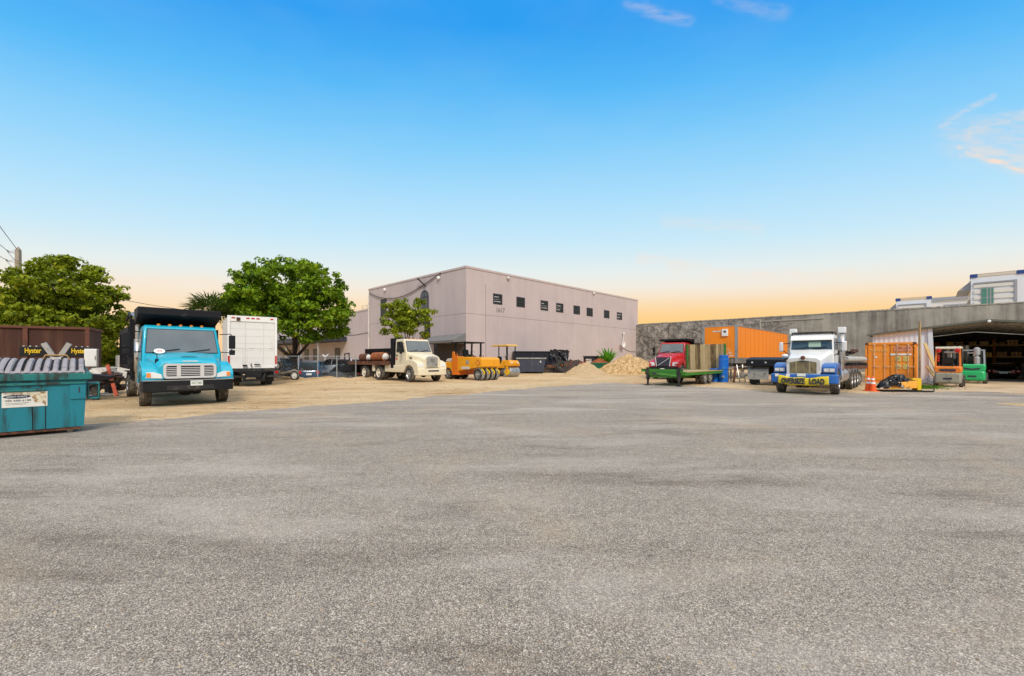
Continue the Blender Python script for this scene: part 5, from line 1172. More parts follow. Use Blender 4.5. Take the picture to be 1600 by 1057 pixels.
def lowboy():
    c = P(1197, 560, 25.0); c.z = 0; hd = -U; r = thing('gooseneck_trailer', 'black gooseneck trailer with curved neck between orange trailer and white tractor', 'trailer', c, heading(hd))
    k = MB(); pr = [(.5, 1.12), (.45, 1.52), (-.4, 1.66), (-2.2, 1.66), (-2.9, 1.50), (-3.4, 1.1), (-3.9, .85), (-9, .85), (-9, .55), (-3.4, .55), (-2.9, .9), (-2.5, 1.12)]
    k.prism(pr, -.95, .95); k.build('neck', m_('dump_black'), r, bevel=.04)
    for y in (-.6, .1): MB().lathe([(.05, 0), (.05, .02)], 8, (.5, y, 1.35), 'x').build('reflector', m_('dirty_white'), r)
    for s in (-1, 1):
        k = MB(); k.box((-.1, s*.62-.28, .08), (-.06, s*.62+.28, .95)); k.build('mud_flap', m_('black'), r)
        wheel(r, 'trucko', .52, .28, .29, 'alloy', -.75, s*.85, dish=.14)
    k = MB(); k.bar((.2, 1.1, .0), (.2, 1.1, 1.25), .12); k.bar((.2, .9, 1.2), (.2, 1.1, 1.2), .1); k.build('support_leg', m_('weathered_grey'), r)
    k = MB(); k.add([(.3, -.9, .95), (.3, .2, .95), (.05, .2, 1.1), (.05, -.9, 1.1), (.3, -.9, .35), (.3, .2, .35)], [(0, 1, 2, 3), (0, 4, 5, 1)]); k.build('splash_guard', m_('weathered_grey'), r)
lowboy()
def clutter_by_trailer():
    c = P(1160, 560, 28.6); c.z = 0; r = thing('workbench', 'rough workbench littered with scrap under the orange trailer corner', 'workbench', c, AU-R(90))
    MB().box((-.9, -.3, .82), (.9, .3, .88)).build('top', m_('timber'), r)
    for x in (-.8, .8):
        for y in (-.25, .25): MB().box((x-.04, y-.04, 0), (x+.04, y+.04, .82)).build('leg', m_('weathered_grey'), r)
    k = MB(); rnd = random.Random(3)
    for i in range(9): k.cbox((rnd.uniform(-.7, .7), rnd.uniform(-.2, .2), .88+.06), (rnd.uniform(.1, .35), .15, .12), Matrix.Rotation(rnd.random()*3, 3, 'Z'))
    o = k.build('scrap_metal', m_('scrap')); o.location = c; o.rotation_euler[2] = AU-R(90); tag(o, 'odd scrap metal pieces lying on the rough workbench', 'scrap')
    l = MB(); a = P(1156, 560, 28.0); b = P(1165, 560, 28.1)
    for s in (a, b): s.z = 0; l.bar(s, s+Vector((.05, .5, 1.15)), .05)
    for i in range(5): t = (i+.5)/5; l.bar(a+Vector((.05, .5, 1.15))*t, b+Vector((.05, .5, 1.15))*t, .035)
    tag(l.build('step_ladder', m_('steel')), 'short metal ladder leaning on the workbench below the orange trailer', 'ladder')
    l = MB(); a = P(1146, 560, 28); a.z = 0; l.bar(a, a+Vector((.35, .4, 1.0)), .14, .05); tag(l.build('plank', m_('rusty')), 'brown plank leaning next to the blue drums', 'plank')
    d = P(1176, 560, 29); d.z = 0; t = thing('bucket', 'blue plastic bucket on the dirt beside the workbench', 'bucket', d); MB().lathe([(.13, 0), (.17, .36), (.155, .36), (.12, .02)], 16, cap=True).build('body', m_('drum_blue'), t)
    k = MB(); k.tube([(.17*math.cos(a), .02, .36+.14*math.sin(a)) for a in [i*math.pi/8 for i in range(9)]], .006, 5); k.build('handle', m_('black'), t)
    prof = [(.02, 0), (.29, 0), (.30, .03), (.29, .06), (.285, .28), (.30, .30), (.285, .32), (.285, .57), (.30, .59), (.285, .61), (.28, .82), (.30, .85), (.30, .88), (.26, .90), (.02, .88)]
    base = G(1128, 597.5); pl = [(base+Vector((.08, 0, 0)), 'upper'), (base, 'lower'), (base+Vector((-.34, .42, 0)), 'left')]
    for p, w in (((base.x+.12, base.y, .902), 'blue plastic drum stacked on top of another by the upright ramp'), ((base.x+.08, base.y, 0), 'blue plastic drum on the ground carrying a second drum'), ((base.x-.36, base.y+.35, 0), 'blue plastic drum half hidden behind the upright plank ramp')):
        t = thing('drum', w, 'drum', p, 0, 'blue drums by the orange trailer'); MB().lathe(prof, 22).build('body', m_('drum_blue'), t, smooth=False)
        MB().lathe([(.035, .88), (.035, .92), (.01, .92)], 10, (.15, 0, 0)).build('bung', m_('white'), t)
clutter_by_trailer()

def shipping_container():
    c = Vector((23.2, 28.0, 0)); r = thing('shipping_container', 'orange shipping container with closed double doors and locking bars', 'container', c, heading(-V))
    # local: x along the door face (image left to right), y away; width 2.44
    W, L, H = 2.44, 6.0, 2.6; m = m_('box_orange')
    k = MB()
    for x in (0, W-.1):
        for y in (0, L-.1): k.box((x, y, 0), (x+.1, y+.1, H))
    k.box((.1, .0, H-.14), (W-.1, .1, H)); k.box((.1, 0, 0), (W-.1, .1, .16)); k.box((0, .1, H-.1), (.1, L-.1, H)); k.box((W-.1, .1, H-.1), (W, L-.1, H)); k.box((0, .1, 0), (.1, L-.1, .16)); k.box((W-.1, .1, 0), (W, L-.1, .16))
    k.build('frame', m, r, bevel=.012)
    for x in (-.005, W-.155): MB().box((x, -.008, H-.15), (x+.16, .15, H+.004)).build('corner_casting', m_('rusty'), r)
    for x0 in (.02, W-.06):                       # corrugated sides
        vs = []; n = 40
        for i in range(n+1):
            y = .1+(L-.2)*i/n; o = (.035 if i % 4 in (1, 2) else 0); o = o if x0 < 1 else -o
            vs += [(x0+.02+o, y, .16), (x0+.02+o, y, H-.1)]
        MB().add(vs, [(2*i, 2*i+1, 2*i+3, 2*i+2) for i in range(n)]).build('side_wall', m, r)
    MB().box((.1, .1, H-.06), (W-.1, L, H-.02)).build('roof', m, r)
    MB().box((.1, .092, .16), (W-.1, .099, H-.14)).build('door_gap', m_('ink'), r)
    for i, x in enumerate((.135, W/2+.015)):
        w = W/2-.15; k = MB(); k.box((x, .05, .19), (x+w, .09, H-.175))
        for z in (.25, .82, 1.40, 1.98): k.box((x+.04, .043, z), (x+w-.04, .05, z+.53))
        d = k.build('door', m, r, bevel=.012)
        for q in (.30, .78):
            b = MB(); b.tube([(x+w*q, -.005, .12), (x+w*q, -.005, H-.06)], .016, 8)
            for z in (.2, 1.0, 1.8, 2.4): b.box((x+w*q-.06, -.0, z), (x+w*q+.06, .03, z+.07))
            b.box((x+w*q-.02, -.045, 1.05), (x+w*q+.30, -.025, 1.09)); b.build('locking_bar', M('bar_pale', (.66, .46, .30), .55, var=.15), d)
        for z in (.35, 1.0, 1.7, 2.3): MB().box((.06 if i == 0 else W-.12, -.02, z), (.12 if i == 0 else W-.06, .03, z+.12)).build('hinge', m, d)
    y = .014
    def plate(n, x, z, w, h, mt, par=r): return MB().box((x, y, z), (x+w, y+.010, z+h)).build(n, m_(mt), par)
    pl = plate('salmon_panel', W/2+.18, 2.02, .84, .32, 'salmon')
    text('MRSU  508934', 'lettering', m_('ink'), pl, (W/2+.38, y-.004, 2.20), (1, 0, 0), (0, 0, 1), .07, .58, .004); text('22G1', 'lettering', m_('ink'), pl, (W/2+.62, y-.004, 2.07), (1, 0, 0), (0, 0, 1), .065, .20, .004)
    plate('white_strip', W/2+.02, 1.78, .98, .11, 'white')
    for x, z in ((W/2+.26, 1.40), (W/2+.63, 1.40), (W/2+.26, .92), (W/2+.63, .92)):
        s = plate('yellow_sticker', x, z, .26, .32, 'yellow_pale'); k = MB()
        for i in range(4): k.box((x+.03, y-.004, z+.05+i*.065), (x+.12+.1*((i*7) % 3)/2, y-.001, z+.075+i*.065))
        k.build('sticker_print', m_('ink') if (x < W/2+.5 and z > 1) else m_('olive'), s)
    text('TRAMO SHIPS', 'lettering', m_('yellow_pale'), r, (.24, .018, 2.03), (1, 0, 0), (0, 0, 1), .14, .88, .006)
    MB().lathe([(.06, 0), (.06, .006)], 12, (.55, .018, 1.66), 'y').build('round_mark', m_('white'), r)
M('salmon', (.72, .26, .13), .6, var=.08); M('yellow_pale', (.74, .58, .16), .6, var=.12, scale=9); M('olive', (.36, .30, .10), .7)
shipping_container()

def cone(label, p):
    t = thing('traffic_cone', label, 'traffic cone', p, .3, 'traffic cones by the orange container')
    MB().box((-.18, -.18, 0), (.18, .18, .035)).build('base', m_('cone_orange'), t, bevel=.01)
    MB().lathe([(.14, .035), (.05, .70), (.028, .72), (.01, .72)], 20).build('body', m_('cone_orange'), t, smooth=False)
    for z0, z1 in ((.36, .46), (.54, .64)): f = lambda z: .14-(.09)*(z-.035)/.665+.003; MB().lathe([(f(z0), z0), (f(z1), z1)], 20, cap=False).build('white_band', m_('white'), t)
a = G(1364, 611.8); cone('front traffic cone, orange with white bands', a); cone('rear traffic cone, partly hidden behind the front one', a+Vector((0, .27, 0)))

def bucket_pile():
    c = G(1393, 613); c = c+Vector((.62, .3, 0)); r = thing('plough_blade', 'yellow plough frame lying on a black skid before the orange container', 'plough', c, -.1)
    k = MB(); k.add([(-.62, -.12, .12), (.62, -.25, .18), (.66, -.22, .55), (-.58, -.05, .36), (-.62, .12, .12), (.62, 0, .18), (.66, .05, .55), (-.58, .15, .36)], [(0, 1, 2, 3), (7, 6, 5, 4), (0, 4, 5, 1), (1, 5, 6, 2), (2, 6, 7, 3), (3, 7, 4, 0)]); k.build('blade', m_('plant_orange'), r, bevel=.02)
    k = MB(); k.box((.66, -.2, .08), (.84, .12, .64)); k.build('end_post', m_('yellow'), r, bevel=.02); MB().box((.45, -.2, .56), (.659, .05, .64)).build('bracket', m_('yellow'), r)
    k = MB(); k.box((-.9, -.35, .0), (1.25, -.2, .07)); k.box((-.9, .3, .0), (1.25, .42, .07))
    for i in range(5): k.box((-.8+i*.45, -.199, .01), (-.7+i*.45, .299, .06))
    k.build('skid', m_('black'), r)
    text('RENTAL', 'lettering', m_('ink'), r, (-.1, -.215, .30), (1, -.1, .08), (0, .05, 1), .07, .45, .004) if False else None
    rnd = np.random.default_rng(8); vs = []; fs = []; n = 26
    for i in range(n):
        for j in range(14):
            u, v = i/(n-1)*2-1, j/13*2-1; z = max(0, 1-u*u-v*v*.9)**.5*(.62+.25*rnd.random())+.05*rnd.random(); vs.append((u*.75-.05+.04*rnd.normal(), v*.38+.15+.03*rnd.normal(), .18+z*.66+.16*math.sin(u*5+v*2)*max(0, 1-u*u)))
    fs = [(i*14+j, (i+1)*14+j, (i+1)*14+j+1, i*14+j+1) for i in range(n-1) for j in range(13)]
    o = MB().add(vs, fs).build('tarpaulin', m_('bag_black'), smooth=False); o.location = c; tag(o, 'crumpled black tarpaulin heaped on the yellow plough frame', 'tarpaulin')
bucket_pile()
def sacks():
    for i, (px, py, s) in enumerate(((1449, 601, .55), (1459, 602, .42))):
        c = G(px, py); rnd = np.random.default_rng(i+4); vs = []; rings = []
        for a in range(9):
            z = a/8; rr = s*.55*math.sin(min(1, .25+z*.9)*math.pi*.86)**.7*(1-.35*z); rings.append([(rr*(1+.18*rnd.normal())*math.cos(t*.524), rr*.8*(1+.18*rnd.normal())*math.sin(t*.524), z*s*.95) for t in range(12)])
        o = MB().loft(rings).build('sack', m_('sack_white'), smooth=True); o.location = c; tag(o, ('bulging white sack slumped at the foot of the white shed post', 'smaller white sack leaning beside the bulging one')[i], 'sack', 'white sacks by the shed post')
sacks()
def beams():
    for i, (a, b, w, lab, mt) in enumerate(((P(1436.5, 601, 25.5), P(1437, 503, 25.8), .10, 'tall weathered timber post standing against the orange container corner', 'timber'),
                                       (P(1473, 604, 24.6), P(1445, 537, 27.5), .15, 'long yellow timber leaning from the shed post to the orange forklift', 'timber_yellow'),
                                       (P(1472, 606, 24.5), P(1449, 573, 26.3), .14, 'short yellow timber leaning under the long one beside the forklift', 'timber_yellow'))):
        a.z = max(0, a.z); a.z = 0
        tag(MB().bar(a, b, w, w*.6).build('timber_post', m_(mt)), lab, 'timber', 'loose timbers by the shed')
beams()

# ---------------------------------------------------------------- forklifts, backs towards the yard
def forklift(name, label, c, hd, mat, base, canopy, tubs):
    r = thing(name, label, 'forklift', c, heading(hd)); W = .62
    # local: +x forward, rear at x = -1.2
    low = M('fork_grey', (.30, .28, .22), .7, var=.15, c2=(.16, .13, .09), amt=.44) if base else m_(mat)
    k = MB(); k.loft([rrect(x, w, z0, z1, .14, 4) for x, w, z0, z1 in ((-1.28, .52, .30, .74), (-1.22, .60, .20, .80), (-1.0, .63, .18, .84), (-.6, .63, .2, .84), (-.3, .6, .25, .8))]); cw = k.build('counterweight', low, r, smooth=False, bevel=.02)
    MB().box((-1.292, -.2, .42), (-1.27, .2, .52)).build('slot', m_('ink'), cw)
    top = 1.14 if base else 1.22
    k = MB(); k.loft([rrect(x, w, .80, z1, .10, 4) for x, w, z1 in ((-1.24, .58, top-.06), (-1.18, .62, top), (-.2, .62, top+.02), (.5, .58, top-.12))]); bd = k.build('body', m_(mat), r, bevel=.015)
    k = MB(); k.box((-1.256, -.36, .87), (-1.235, .36, 1.0)) if base else k.slab([(-1.256, -.42, 1.02), (-1.256, .0, .95), (-1.256, .42, 1.02), (-1.256, .34, .90), (-1.256, 0, .86), (-1.256, -.34, .90)], -.012, .02)
    k.build('grille', m_('ink'), bd)
    # mast, seat, forks
    for s in (-1, 1): k = MB(); k.box((.80, s*.36-.05, .1), (.92, s*.36+.05, 2.05)); k.build('mast_rail', m_('chassis'), r)
    k = MB(); k.box((.80, -.31, 1.9), (.92, .31, 2.0)); k.box((.82, -.31, .5), (.9, .31, .62)); k.tube([(.86, 0, .3), (.86, 0, 1.9)], .05, 8); k.build('mast_ram', m_('steel'), r)
    for s in (-1, 1): k = MB(); k.box((.95, s*.25-.06, .08), (2.0, s*.25+.06, .12)); k.box((.93, s*.25-.06, .121), (.97, s*.25+.06, .7)); k.build('fork', m_('chassis'), r)
    k = MB(); k.box((-.75, -.26, top), (-.2, .26, top+.14)); k.prism([(-.80, top+.14), (-.68, top+.14), (-.74, top+.5), (-.84, top+.5)], -.24, .24); k.build('seat', m_('seat_black'), r, bevel=.04)
    k = MB(); k.tube([(.25, 0, 1.1), (.05, 0, 1.5)], .03, 6); k.lathe([(.17, 0), (.19, .015), (.17, .03)], 16, (.05, 0, 1.5)); k.build('steering_wheel', m_('black'), r)
    # overhead guard
    g = m_(mat) if base else m_('galvanised')
    zt = 2.12 if base else 2.08; 
    for s in (-1, 1):
        k = MB(); k.bar((-1.08, s*.56, top-.02), (-.92, s*.53, zt), .09 if base else .06, .08); k.build('guard_post', g, r)
        k = MB(); k.bar((.55, s*.55, 1.0), (.35, s*.53, zt), .07); k.build('guard_post', m_('chassis') if base else g, r)
    k = MB()
    if canopy:
        k.loft([rrect(x, w, zt+.0, z1, .05, 3) for x, w, z1 in ((-1.02, .56, zt+.09), (-.9, .60, zt+.12), (.3, .60, zt+.13), (.45, .56, zt+.09))]); k.build('guard_roof', m_('cream_paint'), r, bevel=.03)
    else:
        k.box((-.98, -.56, zt), (-.90, .56, zt+.06)); k.box((.33, -.56, zt), (.41, .56, zt+.06))
        for i in range(7): y = -.55+i*.183; k.box((-.899, y-.02, zt+.01), (.329, y+.02, zt+.05))
        k.build('guard_roof', g, r)
    for s in (-1, 1):
        if base: k = MB(); k.lathe([(.02, -.08), (.12, -.06), (.13, .02), (.08, .06)], 12, (-1.06, s*.42, zt-.10), 'x'); k.build('tail_light', m_('lamp_red'), r)
        wheel(r, 'fkr' , .25, .20, .15, 'chassis', -.80, s*.58, dish=.04); wheel(r, 'fkf', .33, .24, .19, 'chassis', .62, s*.56, dish=.04)
    if base:
        k = MB()
        for z in (1.42, 1.55, 1.68): k.lathe([(.06, 0), (.06, .10)], 10, (-.98, .45, z))
        k.build('beacon', m_('lamp_red'), r); text('YELIM', 'lettering', m_('timber_yellow'), bd, (-1.243, .26, 1.05), (0, -1, 0), (0, 0, 1), .06, .5, .012)
    else:
        k = MB(); k.lathe([(.15, 0), (.15, .42), (.08, .5), (.10, .56), (.16, .6), (.16, 1.0), (.05, 1.06)], 14, (-.95, -.22, top)); k.build('gas_bottle', m_('galvanised'), r, smooth=False)
    return r
forklift('forklift', 'orange forklift with cream roof, grey counterweight and red rear lamps', Vector((25.0, 24.35, 0)), Vector((.76, .65, 0)), 'fork_orange', True, True, 0).scale = (1, .86, 1)
forklift('forklift', 'green forklift with bare grey overhead guard, parked at the shed mouth', Vector((29.75, 27.5, 0)), Vector((.76, .65, 0)), 'fork_green', False, False, 0).scale = (1, .92, 1)

# ---------------------------------------------------------------- open shed and what it holds
def shed():
    c = Vector((29.5, 30, 0)); r = thing('shed', 'low open shed with white sheet metal gable and dark sloping roof', 'shed', c, heading(-V)); D = 12.6
    # local: x along the front (image left to right), y into the shed (U)
    xl, xr, xm = -3.15, 8.5, 2.71; zl, zm = 3.34, 4.06
    zf = lambda x: zl+(zm-zl)*((x-xl)/(xm-xl) if x < xm else (xr-x)/(xr-xm))
    k = MB(); e = .25
    for a, b in ((xl-.3, xm), (xm, xr+.3)):
        za, zb = zf(a), zf(b); k.add([(a, -e, za), (b, -e, zb), (b, D, zb), (a, D, za), (a, -e, za+.09), (b, -e, zb+.09), (b, D, zb+.09), (a, D, za+.09)], [(3, 2, 1, 0), (4, 5, 6, 7), (0, 1, 5, 4), (2, 3, 7, 6), (0, 4, 7, 3), (1, 2, 6, 5)])
    k.build('roof', m_('shed_roof'), r)
    k = MB()
    for i in range(6):
        y = .5+i*2.35
        for a, b in ((xl, xm), (xm, xr)): k.bar((a, y, zf(a)-.1), (b, y, zf(b)-.1), .06, .14)
    for x in (-1.5, 0, 1.4, 4, 5.4, 6.8): k.bar((x, -.2, zf(x)-.03), (x, D, zf(x)-.03), .05, .05)
    k.build('rafter', m_('weathered_grey'), r)
    k = MB(); k.bar((xl-.3, -e-.02, zf(xl-.3)+.03), (xm, -e-.02, zm+.03), .05, .14); k.bar((xm, -e-.02, zm+.03), (xr+.3, -e-.02, zf(xr+.3)+.03), .05, .14); k.build('fascia', m_('shed_roof'), r)
    MB().lathe([(.06, -.06), (.09, 0), (.03, .05)], 12, (xm, -e-.08, zm-.04), 'y').build('flood_light', m_('white'), r)
    # corrugated gable panel left of the post
    n = 44; vs = []; x0, x1 = xl, -.12
    for i in range(n+1):
        x = x0+(x1-x0)*i/n; y = .012 if i % 4 in (0, 1) else -.010; vs += [(x, y, 0), (x, y, zf(x)-.005)]
    o = MB().add(vs, [(2*i, 2*i+2, 2*i+3, 2*i+1) for i in range(n)]).build('gable_panel', m_('shed_white'), r)
    k = MB(); k.add([(-.10, -.1, 0), (.22, -.1, 0), (.22, .12, 0), (-.10, .12, 0), (-.16, -.1, zf(0)-.03), (.06, -.1, zf(0)-.01), (.06, .12, zf(0)-.01), (-.16, .12, zf(0)-.03)], [(3, 2, 1, 0), (4, 5, 6, 7), (0, 1, 5, 4), (1, 2, 6, 5), (2, 3, 7, 6), (3, 0, 4, 7)]); k.build('post', m_('shed_white'), r)
    MB().box((xr-.1, 0, 0), (xr+.1, .2, zl)).build('post', m_('shed_white'), r)
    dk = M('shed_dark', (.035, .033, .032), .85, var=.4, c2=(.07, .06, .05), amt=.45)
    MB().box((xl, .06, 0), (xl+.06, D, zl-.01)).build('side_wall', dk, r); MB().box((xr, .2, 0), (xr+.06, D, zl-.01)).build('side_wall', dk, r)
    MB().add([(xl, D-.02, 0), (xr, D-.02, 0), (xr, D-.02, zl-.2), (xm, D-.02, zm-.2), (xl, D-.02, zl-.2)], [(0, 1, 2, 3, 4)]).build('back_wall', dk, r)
    M0 = local(c, -V)
    # racks along the back and left
    def rack(label, x0, x1, y, d, levels, seed):
        t = thing('rack', label, 'rack', M0 @ Vector(((x0+x1)/2, y, 0)), heading(-V)); w = (x1-x0)/2
        for x in (-w, 0, w):
            for q in (0, d): MB().box((x-.04, q-.04, 0), (x+.04, q+.04, levels[-1]+.5)).build('upright', m_('rust_orange'), t)
        for z in levels:
            MB().box((-w, 0, z-.1), (w, d, z)).build('shelf', m_('timber'), t)
        rnd = random.Random(seed)
        for li, z in enumerate(levels):
            x = -w+.15
            while x < w-.3:
                wd = rnd.uniform(.25, .6); h = rnd.uniform(.2, .42); mt = rnd.choice(['timber', 'timber_yellow', 'rust_orange', 'timber', 'scrap', 'yellow'])
                p = M0 @ Vector(((x0+x1)/2+x+wd/2, y+d*.4, z))
                if rnd.random() < .55:
                    k = MB()
                    for i in range(3):
                        for j in range(2): k.lathe([(.02, -d*.45), (wd/6.3, -d*.45), (wd/6.3, d*.35), (.02, d*.35)], 8, (-wd/3+i*wd/3, 0, wd/6+j*wd/3.1), 'y')
                else:
                    k = MB()
                    for i in range(4): k.box((-wd/2+rnd.uniform(0, .05), -d*.45, i*h/4+.004), (wd/2-rnd.uniform(0, .05), d*.35, (i+1)*h/4))
                o = k.build('timber_bundle', m_(mt)); o.location = p; o.rotation_euler[2] = heading(-V)
                tag(o, 'bundle of timber or rolled stock stored on the dim shed racks', 'bundle', 'bundles stored on the shed racks'); x += wd+rnd.uniform(.05, .35)
    rack('long rusty storage rack across the back of the dim shed', -.6, 8.0, D-2.0, 1.2, (.9, 1.75, 2.7), 5)
    for i in range(4):
        o = MB().lathe([(.02, 0), (.16, 0), (.16, 1.0), (.02, 1.0)], 14).build('metal_tube', m_('galvanised')); o.location = M0 @ Vector((.9+i*.33, 4.8, 1.55)); tag(o, 'upright grey metal tube on the cabinet behind the orange forklift', 'tube', 'grey tubes on the shed cabinet')
    t = thing('cabinet', 'dark steel cabinet holding grey tubes inside the shed', 'cabinet', M0 @ Vector((1.4, 4.8, 0)), heading(-V)); MB().box((-.9, -.35, .05), (.9, .4, 1.55)).build('body', m_('chassis'), t)
    for s in (-1, 1): MB().box((s*.44-.42, -.37, .1), (s*.44+.42, -.351, 1.5)).build('door', m_('black'), t)
    for i, (x, y, z, s) in enumerate(((5.3, 7.6, 1.25, .35), (6.1, 7.8, 1.25, .25))):
        o = MB().loft([rrect(-s, .12, 0, .2, .06), rrect(0, .2, 0, .3, .09), rrect(s, .12, 0, .22, .06)]).build('white_bundle', m_('sack_white'), smooth=True); o.location = M0 @ Vector((x, y, z)); o.rotation_euler[2] = i
        tag(o, ('pale wrapped bundle on the crate behind the sports car', 'smaller pale bundle on the crate behind the sports car')[i], 'bundle')
    t = thing('crate', 'dark timber crate behind the sports car in the shed', 'crate', M0 @ Vector((5.8, 7.7, 0)), heading(-V)); k = MB()
    for i in range(6): k.box((-1, -.4, .05+i*.2), (1, .4, .05+i*.2+.18))
    k.build('body', m_('scrap'), t); MB().box((-1.05, -.45, 1.235), (1.05, .45, 1.248)).build('lid', m_('scrap'), t)
shed()
def behind_tractor():
    a = P(1306, 561.5, 23.6); b = P(1350, 562, 27.0); o = MB().tube([a, b], .17, 14).build('long_pipe', m_('pipe_grey'), smooth=False); tag(o, 'long pale grey pipe lying across the trailer behind the white tractor', 'pipe')
    c = (a+b)/2; c.z = 0; t = thing('pole_trailer', 'dark low trailer carrying the grey pipe behind the white tractor', 'trailer', c, heading((b-a).normalized()))
    L = (b-a).length/2
    MB().box((-L, -.3, .95), (L-.5, .75, 1.15)).build('deck', m_('rusty'), t)
    for x in (-L+.5, 0, L-.6): MB().box((x-.1, -.3, 1.151), (x+.1, .7, 1.33)).build('bolster', m_('chassis'), t)
    for x in (-.2, .75):
        for y in (-.15, .65): wheel(t, 'trl', .40, .22, .24, 'weathered_grey', x, y, dish=.05)
    p = P(1322, 553, 24.2); rnd = random.Random(5); k = MB()
    for i in range(14): k.cbox((rnd.uniform(-.5, .5), rnd.uniform(-.3, .3), rnd.uniform(-.05, .16)), (rnd.uniform(.15, .4), .16, rnd.uniform(.06, .16)), Matrix.Rotation(rnd.uniform(-.6, .6), 3, 'Y') @ Matrix.Rotation(rnd.random()*3, 3, 'Z'))
    o = k.build('chain_binder', m_('scrap')); o.location = p; tag(o, 'dark heap of chains and binders on the grey pipe behind the tractor', 'chains')
behind_tractor()

# ---------------------------------------------------------------- road rollers
def roller_big():
    c = Vector((-2.85, 31.9, 0)); hd = Vector((.74, -.67, 0)); r = thing('pneumatic_roller', 'large orange road roller with row of smooth tyres and black canopy', 'road roller', c, heading(hd)); o = m_('plant_orange')
    # local: +x towards the tyre end at image right; four smooth tyres across
    k = MB(); k.loft([rrect(x, .92, z0, z1, .05, 2) for x, z0, z1 in ((-.9, .62, 1.68), (-.2, .72, 1.70), (1.2, .92, 1.68), (1.70, .95, 1.62), (1.8, 1.0, 1.5))]); k.build('engine_body', o, r, bevel=.025)
    k = MB(); k.loft([rrect(x, .88, z0, z1, .05, 2) for x, z0, z1 in ((-2.5, .75, 1.22), (-2.4, .65, 1.30), (-1.45, .6, 1.32), (-1.42, .6, 1.32))]); k.build('rear_body', o, r, bevel=.02)
    k = MB(); k.box((-1.44, -.93, .35), (-.75, .93, 1.75)); k.add([(-1.44, -.93, 1.75), (-1.1, -.93, 1.75), (-1.1, -.6, 1.75), (-1.44, -.6, 1.75), (-1.40, -.93, 2.1), (-1.2, -.93, 2.1), (-1.2, -.65, 2.1), (-1.4, -.65, 2.1)], [(4, 5, 6, 7), (0, 1, 5, 4), (1, 2, 6, 5), (2, 3, 7, 6), (3, 0, 4, 7)]); k.build('operator_frame', m_('fork_orange'), r, bevel=.02)
    k = MB(); k.prism([(-2.5, 1.32), (-1.45, 1.34), (-1.6, 1.62), (-2.3, 1.55)], -.7, .7); k.build('hood', m_('dirty_white'), r, bevel=.04)
    MB().box((.15, -.935, 1.15), (.45, -.921, 1.45)).build('vent', m_('weathered_grey'), r); MB().box((-.35, -.935, .80), (.55, -.921, .98)).build('white_panel', m_('dirty_white'), r)
    k = MB(); k.slab([(1.15, -.922, 1.25), (1.4, -.922, 1.0), (1.65, -.922, 1.25), (1.4, -.922, 1.5)], -.004, .012); d = k.build('warning_diamond', m_('beam_red'), r); MB().slab([(1.22, -.934, 1.25), (1.4, -.934, 1.07), (1.58, -.934, 1.25), (1.4, -.934, 1.43)], -.004, .006).build('diamond_face', m_('plant_orange'), d)
    for x, y in ((-1.15, -.8), (-1.15, .8), (-.1, -.8), (-.1, .8)): MB().bar((x, y, 1.70), (x+(.05 if x < -1 else 0), y, 2.72), .10).build('canopy_post', m_('black'), r)
    MB().box((-1.45, -.98, 2.72), (.15, .98, 2.82)).build('canopy', m_('black'), r, bevel=.02)
    k = MB(); k.box((-.95, -.3, 1.7), (-.55, .3, 1.9)); k.prism([(-.98, 1.9), (-.86, 1.9), (-.92, 2.25), (-1.02, 2.25)], -.28, .28); k.build('seat', m_('seat_black'), r, bevel=.03)
    k = MB(); k.tube([(-.05, 0, 1.68), (-.25, 0, 2.05)], .03, 6); k.lathe([(.18, 0), (.2, .015), (.18, .03)], 14, (-.25, 0, 2.05)); k.build('steering_wheel', m_('black'), r)
    rnd = random.Random(2); k = MB()
    for i in range(12): x = -.1+i*.16; k.lathe([(.03, 0), (.03, rnd.uniform(.06, .16))], 6, (x, rnd.uniform(-.8, -.3), 1.69))
    k.build('filler_cap', m_('black'), r)
    wm = M('smooth_tyre', (.30, .29, .27), .8, var=.2, c2=(.12, .11, .10), amt=.42); MATS['smooth_tyre'] = wm
    for i in range(4):
        y = -.75+i*.5; wheel(r, 'rolls', .44, .34, .24, 'weathered_grey', 1.38, y, tread='smooth_tyre', dish=.06)
    for i in range(4):
        y = -.75+i*.5; k = MB(); k.bar((1.5, y-.0, .95), (1.9, y, .62), .10, .05); k.bar((1.9, y, .62), (1.86, y, .46), .12, .04); k.build('scraper', m_('yellow'), r)
    for i in range(3): wheel(r, 'rollr', .46, .34, .24, 'weathered_grey', -1.95, -.72+i*.72, tread='tyre', dish=.06)
    k = MB(); k.tube([(1.38, -.9, .44), (1.38, .9, .44)], .08, 8); k.tube([(-1.95, -.9, .46), (-1.95, .9, .46)], .08, 8); k.box((1.3, -.3, .5), (1.46, .3, .8)); k.box((-2.05, -.3, .5), (-1.85, .3, .8)); k.build('axle', m_('chassis'), r)
roller_big()
